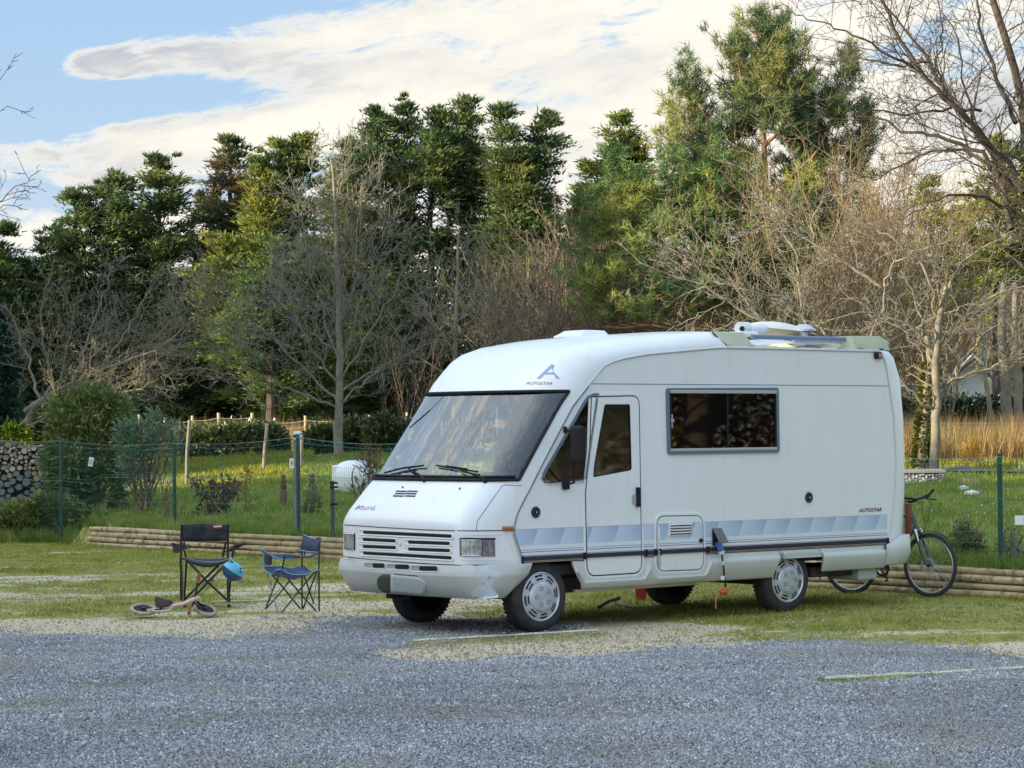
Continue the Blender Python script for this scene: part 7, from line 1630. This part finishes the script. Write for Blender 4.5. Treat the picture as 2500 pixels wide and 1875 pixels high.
# leafy shrubs and hedges
def glossleaf(name, a, b, c, rough=.35, sc=2.0):
    m = bpy.data.materials.new(name); m.use_nodes = True; g = NT(m.node_tree); p = g.n['Principled BSDF']; v = g.n.new('ShaderNodeTexCoord').outputs['Object']
    col = g.mix(g.ramp(g.noise(v, sc, 4, .65), .38, .62), a, b); col = g.mix(g.ramp(g.noise(v, 9, 3, .6), .56, .70), col, c); g.l.new(col, p.inputs['Base Color']); p.inputs['Roughness'].default_value = rough
    t = g.n.new('ShaderNodeBsdfTranslucent'); g.l.new(col, t.inputs[0]); mx = g.n.new('ShaderNodeMixShader'); mx.inputs[0].default_value = .2; g.l.new(p.outputs[0], mx.inputs[1]); g.l.new(t.outputs[0], mx.inputs[2]); g.l.new(mx.outputs[0], g.n['Material Output'].inputs[0]); MATS[name] = m; return m
LAU = glossleaf('laurel_leaf', (.085, .135, .035), (.19, .23, .06), (.40, .40, .19)); EUC = glossleaf('bluish_leaf', (.10, .19, .115), (.18, .28, .17), (.28, .36, .22), .5); HED = glossleaf('hedge_leaf', (.045, .075, .035), (.10, .13, .05), (.36, .30, .18), .3, 3)  # pale third colour on laurel and hedge paints leaf glints
def shrub(name, label, blobs, D, base_px, m, n, leaf, stems=14, stemm='grey', cat='shrub', group=None, upb=.4, shell=.55, b=None):
    b = onground(base_px, D) if b is None else b; k = D / FPX; t = thing(name, label, cat, b, group); C, Dn = [], []
    tot = sum(rx * ry for _, _, rx, ry in blobs)
    for bx, by, rx, ry in blobs:
        m_ = int(n * rx * ry / tot); c = at(bx, by, D); q = rng.normal(size=(m_, 3)); q /= np.linalg.norm(q, axis=1, keepdims=True); rr = (shell + (1 - shell) * rng.random(m_))[:, None] * (1 + .22 * rng.normal(size=(m_, 1)))
        C.append(c + q * rr * np.array((rx * k, min(rx, ry) * k, ry * k))); Dn.append(q + (0, 0, upb) + rng.normal(size=(m_, 3)) * .5)
    C = np.concatenate(C); Dn = np.concatenate(Dn); kp = C[:, 2] > b[2] + .02; C, Dn = C[kp], Dn[kp]
    leaf_obj('leaves', diamonds(C, Dn, rng.uniform(.7, 1.3, len(C)) * leaf[0], rng.uniform(.7, 1.2, len(C)) * leaf[1]), m, t, b)
    T = Tubes(); pp = {**PR, 'seg': [6, 4], 'wig': [.12, .15], 'up': [.05, .08], 'dens': [0, 2.5], 'lr': [1, .35], 'lmax': [3, .6], 'ang': [0, 35], 'rmin': .006}
    for i in range(stems):
        bx, by, rx, ry = blobs[i % len(blobs)]; e = at(bx + rng.uniform(-.6, .6) * rx, by - rng.uniform(.2, .8) * ry, D) - b; L = np.linalg.norm(e); grow(T, tuple(b + (rng.normal(0, .08), rng.normal(0, .08), 0)), tuple(e / L), L, .022, 0, pp)
    if stems: T.build('stems', BARK[stemm], t, b)
    return t
shrub('laurel_shrub', 'tall dark green laurel bush behind the fence at the left, right of the wood pile', [(200, 1090, 85, 120), (170, 1010, 62, 45), (240, 990, 60, 40), (290, 1010, 38, 45), (160, 1180, 55, 85), (250, 1190, 60, 90), (290, 1110, 38, 70), (215, 965, 30, 22), (140, 1130, 30, 60)], 45.3, 215, LAU, 10500, (.13, .045), 20, 'grey')
shrub('bluish_shrub', 'open bluish green shrub with slanting brown stems beside the laurel', [(345, 1075, 50, 45), (395, 1085, 38, 40), (310, 1060, 28, 32), (380, 1030, 26, 18), (420, 1045, 16, 16), (375, 1010, 10, 8), (330, 1130, 40, 40)], 44.6, 350, EUC, 2600, (.14, .028), 16, 'brown')
bare_tree('shrub_stems', 'forked slanting brown stems of the open shrub beside the green post', 44.4, onground(352, 44.4), None, [([(352, 1255), (356, 1200), (385, 1130), (400, 1080), (410, 1030)], [0, 0, 0, 0, 0], .045, .015, .6), ([(354, 1215), (395, 1170), (430, 1130)], [0, 0, 0], .022, .008, .8), ([(350, 1240), (345, 1150), (338, 1080)], [0, 0, 0], .03, .01, .6), ([(352, 1220), (320, 1150), (310, 1080)], [0, .1, .1], .025, .01, .6)], BARK['brown'], {'lmax': [3, .5, .3, .2], 'dens': [0, 2, 3, 3]}, cat='shrub')
shrub('low_brambles', 'low leafy tangle at the foot of the fence left of the log wall', [(60, 1260, 70, 32), (150, 1262, 60, 32), (225, 1268, 40, 30), (-20, 1265, 60, 30), (200, 1290, 45, 18), (120, 1235, 60, 28), (240, 1305, 22, 20), (228, 1285, 26, 22)], 43.9, 120, LAU, 5200, (.10, .035), 10, 'brown')
shrub('garden_bush', 'small bright yellow green bush above the wood pile at the left edge', [(30, 1052, 22, 16), (50, 1062, 22, 16), (12, 1075, 20, 14)], 52, 35, leafmat('bush_lime', (.10, .16, .02), (.20, .24, .03), None), 900, (.12, .05), 4)
shrub('ivy_clad_tree', 'trunk wrapped in dark blue green ivy at the left edge', [(0, 830, 40, 55), (5, 920, 38, 60), (0, 1000, 42, 60), (-5, 1060, 40, 50), (-10, 780, 28, 35)], 56, -5, glossleaf('ivy_dark', (.015, .045, .045), (.03, .07, .06), (.06, .10, .08), .4), 5200, (.13, .09), 3, cat='tree')
HG = 'clipped hedge pieces below the dry grass'
shrub('hedge', 'longest leafy hedge piece on the lawn, left of the power pedestal', [(475, 1085, 45, 38), (530, 1080, 50, 38), (590, 1080, 50, 40), (650, 1078, 45, 40), (445, 1095, 25, 30), (680, 1085, 22, 34)], 60, 570, HED, 7800, (.13, .07), 6, group=HG, shell=.7)
shrub('hedge', 'rounded leafy hedge piece just left of the straight trunk', [(780, 1080, 34, 36), (795, 1065, 26, 22), (765, 1090, 20, 24)], 60, 783, HED, 2600, (.13, .07), 3, group=HG, shell=.7)
shrub('hedge', 'square leafy hedge piece just right of the straight trunk', [(866, 1060, 32, 34), (885, 1062, 20, 34), (855, 1075, 20, 26)], 60, 870, HED, 2500, (.13, .07), 3, group=HG, shell=.7)
shrub('hedge', 'leafy hedge piece nearest to the motorhome screen', [(925, 1062, 34, 36), (965, 1062, 30, 36), (935, 1030, 22, 16), (1000, 1070, 30, 36)], 59, 950, HED, 3400, (.13, .07), 3, group=HG, shell=.7)
shrub('hedge', 'long dark clipped hedge in front of the white barn', [(2180 + 42 * i, 1006 + (i % 3) * 2 - 2, 34, 32) for i in range(9)], 78, 2330, glossleaf('hedge_dark', (.014, .030, .026), (.025, .045, .035), (.05, .07, .055), .35, 2), 9500, (.15, .09), 0, shell=.6)
YEL = leafmat('leaf_yellow', (.22, .20, .03), (.30, .24, .05), None); DRY = leafmat('leaf_dry', (.09, .055, .05), (.16, .10, .09), (.12, .12, .08)); VAR = leafmat('leaf_variegated', (.10, .14, .04), (.34, .32, .16), (.30, .18, .12), 8, 3)
shrub('dry_shrub', 'withered purple brown shrub on the lawn between the two left green posts', [(545, 1190, 26, 22), (500, 1190, 18, 20), (570, 1185, 14, 22), (530, 1225, 28, 22), (495, 1255, 16, 16), (480, 1175, 12, 12)], 42.6, 530, DRY, 330, (.13, .045), 9, 'brown', upb=-.6)
shrub('young_tree', 'thin sapling with a few yellow leaves on the lawn', [(612, 1115, 9, 22), (603, 1160, 14, 16), (606, 1235, 10, 10), (600, 1200, 6, 20)], 43, 601, YEL, 110, (.07, .04), 0, cat='sapling')
b = onground(601, 43); t = thing('sapling_stem', 'thin upright stem carrying the yellow leaves', 'sapling', b); Acc().tube([np.array(p) - b for p in guide([(601, 1255), (600, 1180), (606, 1110), (612, 1095)], 43, None, 8, .01)], .010, 6).build('stem', BARK['brown'], t)
shrub('variegated_shrub', 'small cream and green variegated shrub between the posts near the white tank', [(760, 1205, 18, 16), (765, 1230, 18, 18), (738, 1262, 16, 18), (745, 1245, 14, 14)], 41.0, 752, VAR, 420, (.09, .030), 7, 'brown')
shrub('red_leaved_shrub', 'reddish brown spiky plant in front of the white tank', [(885, 1140, 18, 26), (905, 1130, 22, 36), (880, 1190, 22, 20), (920, 1170, 22, 30)], 43.5, 893, leafmat('leaf_red', (.12, .05, .035), (.20, .12, .07), (.10, .09, .04)), 260, (.18, .022), 8, 'brown', upb=1.0)
shrub('young_tree', 'very thin leafless sapling beside the second green post', [(402, 1180, 8, 30), (412, 1220, 10, 20)], 42.8, 403, DRY, 40, (.05, .03), 5, 'brown', cat='sapling')
shrub('golden_shrub', 'small shrub with golden top leaves behind the log wall at the right', [(2353, 1285, 20, 18), (2360, 1312, 36, 22), (2345, 1345, 44, 26), (2385, 1350, 30, 22)], 29.4, 2355, VAR, 1500, (.05, .025), 12, 'brown')
shrub('garden_weeds', 'thin tangled weeds behind the log wall at the right edge', [(2470, 1320, 30, 40), (2490, 1360, 24, 24), (2450, 1345, 20, 30)], 28.6, 2468, DRY, 260, (.05, .012), 16, 'grey')
shrub('golden_tuft', 'golden ornamental grass tuft standing at the edge of the painted ground shade', [(2375, 1110, 14, 22), (2375, 1125, 22, 12)], 50.0, 2375, leafmat('tuft_gold', (.40, .22, .04), (.48, .30, .08), None), 230, (.30, .014), 0, upb=1.2, cat='ornamental grass')
# tall dry grass
def dry(name, label, x0, x1, D0, D1_, n, h, m, wd=.03, lean=.5):
    px = rng.uniform(x0, x1, n); D_ = rng.uniform(D0, D1_, n); x = (px - 1250) / FPX * D_; z = garden_h(x, D_)
    hh = rng.uniform(.45, 1.1, n) * h * (.65 + .7 * vn2(px * .03, D_, 1, 2)); return blades(name, x, D_, z, hh, rng.uniform(.6, 1.3, n) * wd, lean, m, label)
GOLD = leafmat('dry_grass', (.34, .22, .10), (.48, .34, .17), (.28, .18, .09), 1.5, .5, .35)
dry('dry_grass', 'tall golden dry grass along the fence in front of the tree line', 250, 1100, 61.5, 67, 15000, .88, GOLD, .022)
dry('dry_grass', 'tall golden dry grass below the dark hedge at the right', 2100, 2620, 54, 61, 17000, 1.02, GOLD, .022)
dry('yellow_weeds', 'yellow green sunlit weeds at the foot of the dry grass at the right', 2150, 2620, 51.5, 54.5, 4500, .26, leafmat('weed_lime', (.20, .22, .03), (.34, .34, .07), None), .03)
dry('yellow_weeds', 'yellow green sunlit weeds at the foot of the hedge at the left', 380, 760, 56.8, 58.6, 3600, .22, MATS['weed_lime'], .03)
dry('yellow_weeds', 'yellow grass blades added to tint the sunlit patch of the far lawn at the left', 430, 745, 49.5, 58, 8000, .13, MATS['weed_lime'], .03)  # yellow blades added to paint the sunlit patch
dry('verge_grass', 'long rough grass at the foot of the fence at the left edge', -40, 250, 43.3, 46.5, 9000, .26, lawn_m, .02)
# trees outside the frame: they shade the pitch and are mirrored in the windows
def off_tree(x, y, h, w_, m, label, lo=.35, group=None, cut=.12, n=2600, ls=1.0):
    b = np.array((x, y, float(garden_h(x, y)))); t = thing('pine_tree' if m in (PN1, PN2) else 'cypress_tree', label, 'tree', b, group)
    q = rng.normal(size=(n, 3)); q /= np.linalg.norm(q, axis=1, keepdims=True); rr = rng.random((n, 1))**.4 * (1 + .2 * rng.normal(size=(n, 1)))
    C = b + q * rr * (w_, w_, h * (1 - cut) / 2) + (0, 0, h * (cut + (1 - cut) / 2)); n3 = 2; Cc = np.repeat(C, n3, 0) + rng.normal(0, .3 * ls, (n * n3, 3))
    leaf_obj('crown', tris_from(Cc, rng.normal(size=(n * n3, 3)) + (0, 0, .4), rng.uniform(.5, 1.0, n * n3) * ls, rng.uniform(.25, .5, n * n3) * ls), m, t, b)
    Acc().tube([(0, 0, -.1), (.1, 0, h * .5), (0, 0, h * .9)], [.25, .16, .05], 8).build('trunk', BARK['dark'], t, True)
SG = 'shelter belt outside the left edge'
for i, (x, y, h, w_) in enumerate([(-17, -4, 9, 3.2), (-18, 1, 10, 3.2), (-17, 6, 9, 3.2), (-18, 11, 9.5, 3.2), (-17, 16, 8.6, 3.2), (-18, 21, 8.4, 3.2), (-18, 26, 8.0, 3.2), (-19, 31, 7.6, 3.2), (-20, 36, 7.2, 3.0), (-21, 39.5, 6.8, 2.4), (-20.5, 44.8, 12, 2.5), (-20.5, 49.6, 9.6, 2.2), (-21, 54.5, 12, 2.4), (-25, 65, 7.0, 3.4), (-26, 70, 8, 3.4)]):
    off_tree(x, y, h, w_, (CY1, CY2)[i % 2], 'dense cypress of the shelter belt outside the left edge', group=SG, cut=.57 if y in (44.8, 54.5) else .03)
BRW = leafmat('winter_brown', (.075, .055, .03), (.12, .09, .045), (.14, .11, .05))
RG = 'trees facing the motorhome side outside the right edge'
for i, (x, y, h, w_, m) in enumerate([(24, 15, 7.0, 3.0, BRW), (25, 19.5, 7.5, 3.2, CY2), (24.5, 23.5, 7.5, 3.0, BRW), (25, 28, 7.0, 3.2, BRW), (24, 10, 7.0, 3.0, CY2)]):
    off_tree(x, y, h, w_, m, 'olive brown tree outside the right edge, facing the side of the motorhome', group=RG, cut=-.05, n=11000, ls=.22)
for i, (x, y) in enumerate([(17.2, 20.6), (17.8, 22.2), (18.8, 23.9)]):
    T = Tubes(); pr_ = {**PR, 'seg': [8, 6, 4, 3], 'up': [.05, .04, .05, .04], 'lr': [1, .6, .5, .4], 'lmax': [9, 3.5, 1.5, .6], 'dens': [0, 1.6, 2.2, 3]}
    b = (x, y, .0); e = thing('bare_tree', 'dark trunked bare tree outside the right edge that is mirrored in the side window', 'tree', b, RG); grow(T, b, (.05 * i - .05, .1, 1), 6.5, .30, 0, pr_); T.build('branches', BARK['dark'], e, b)
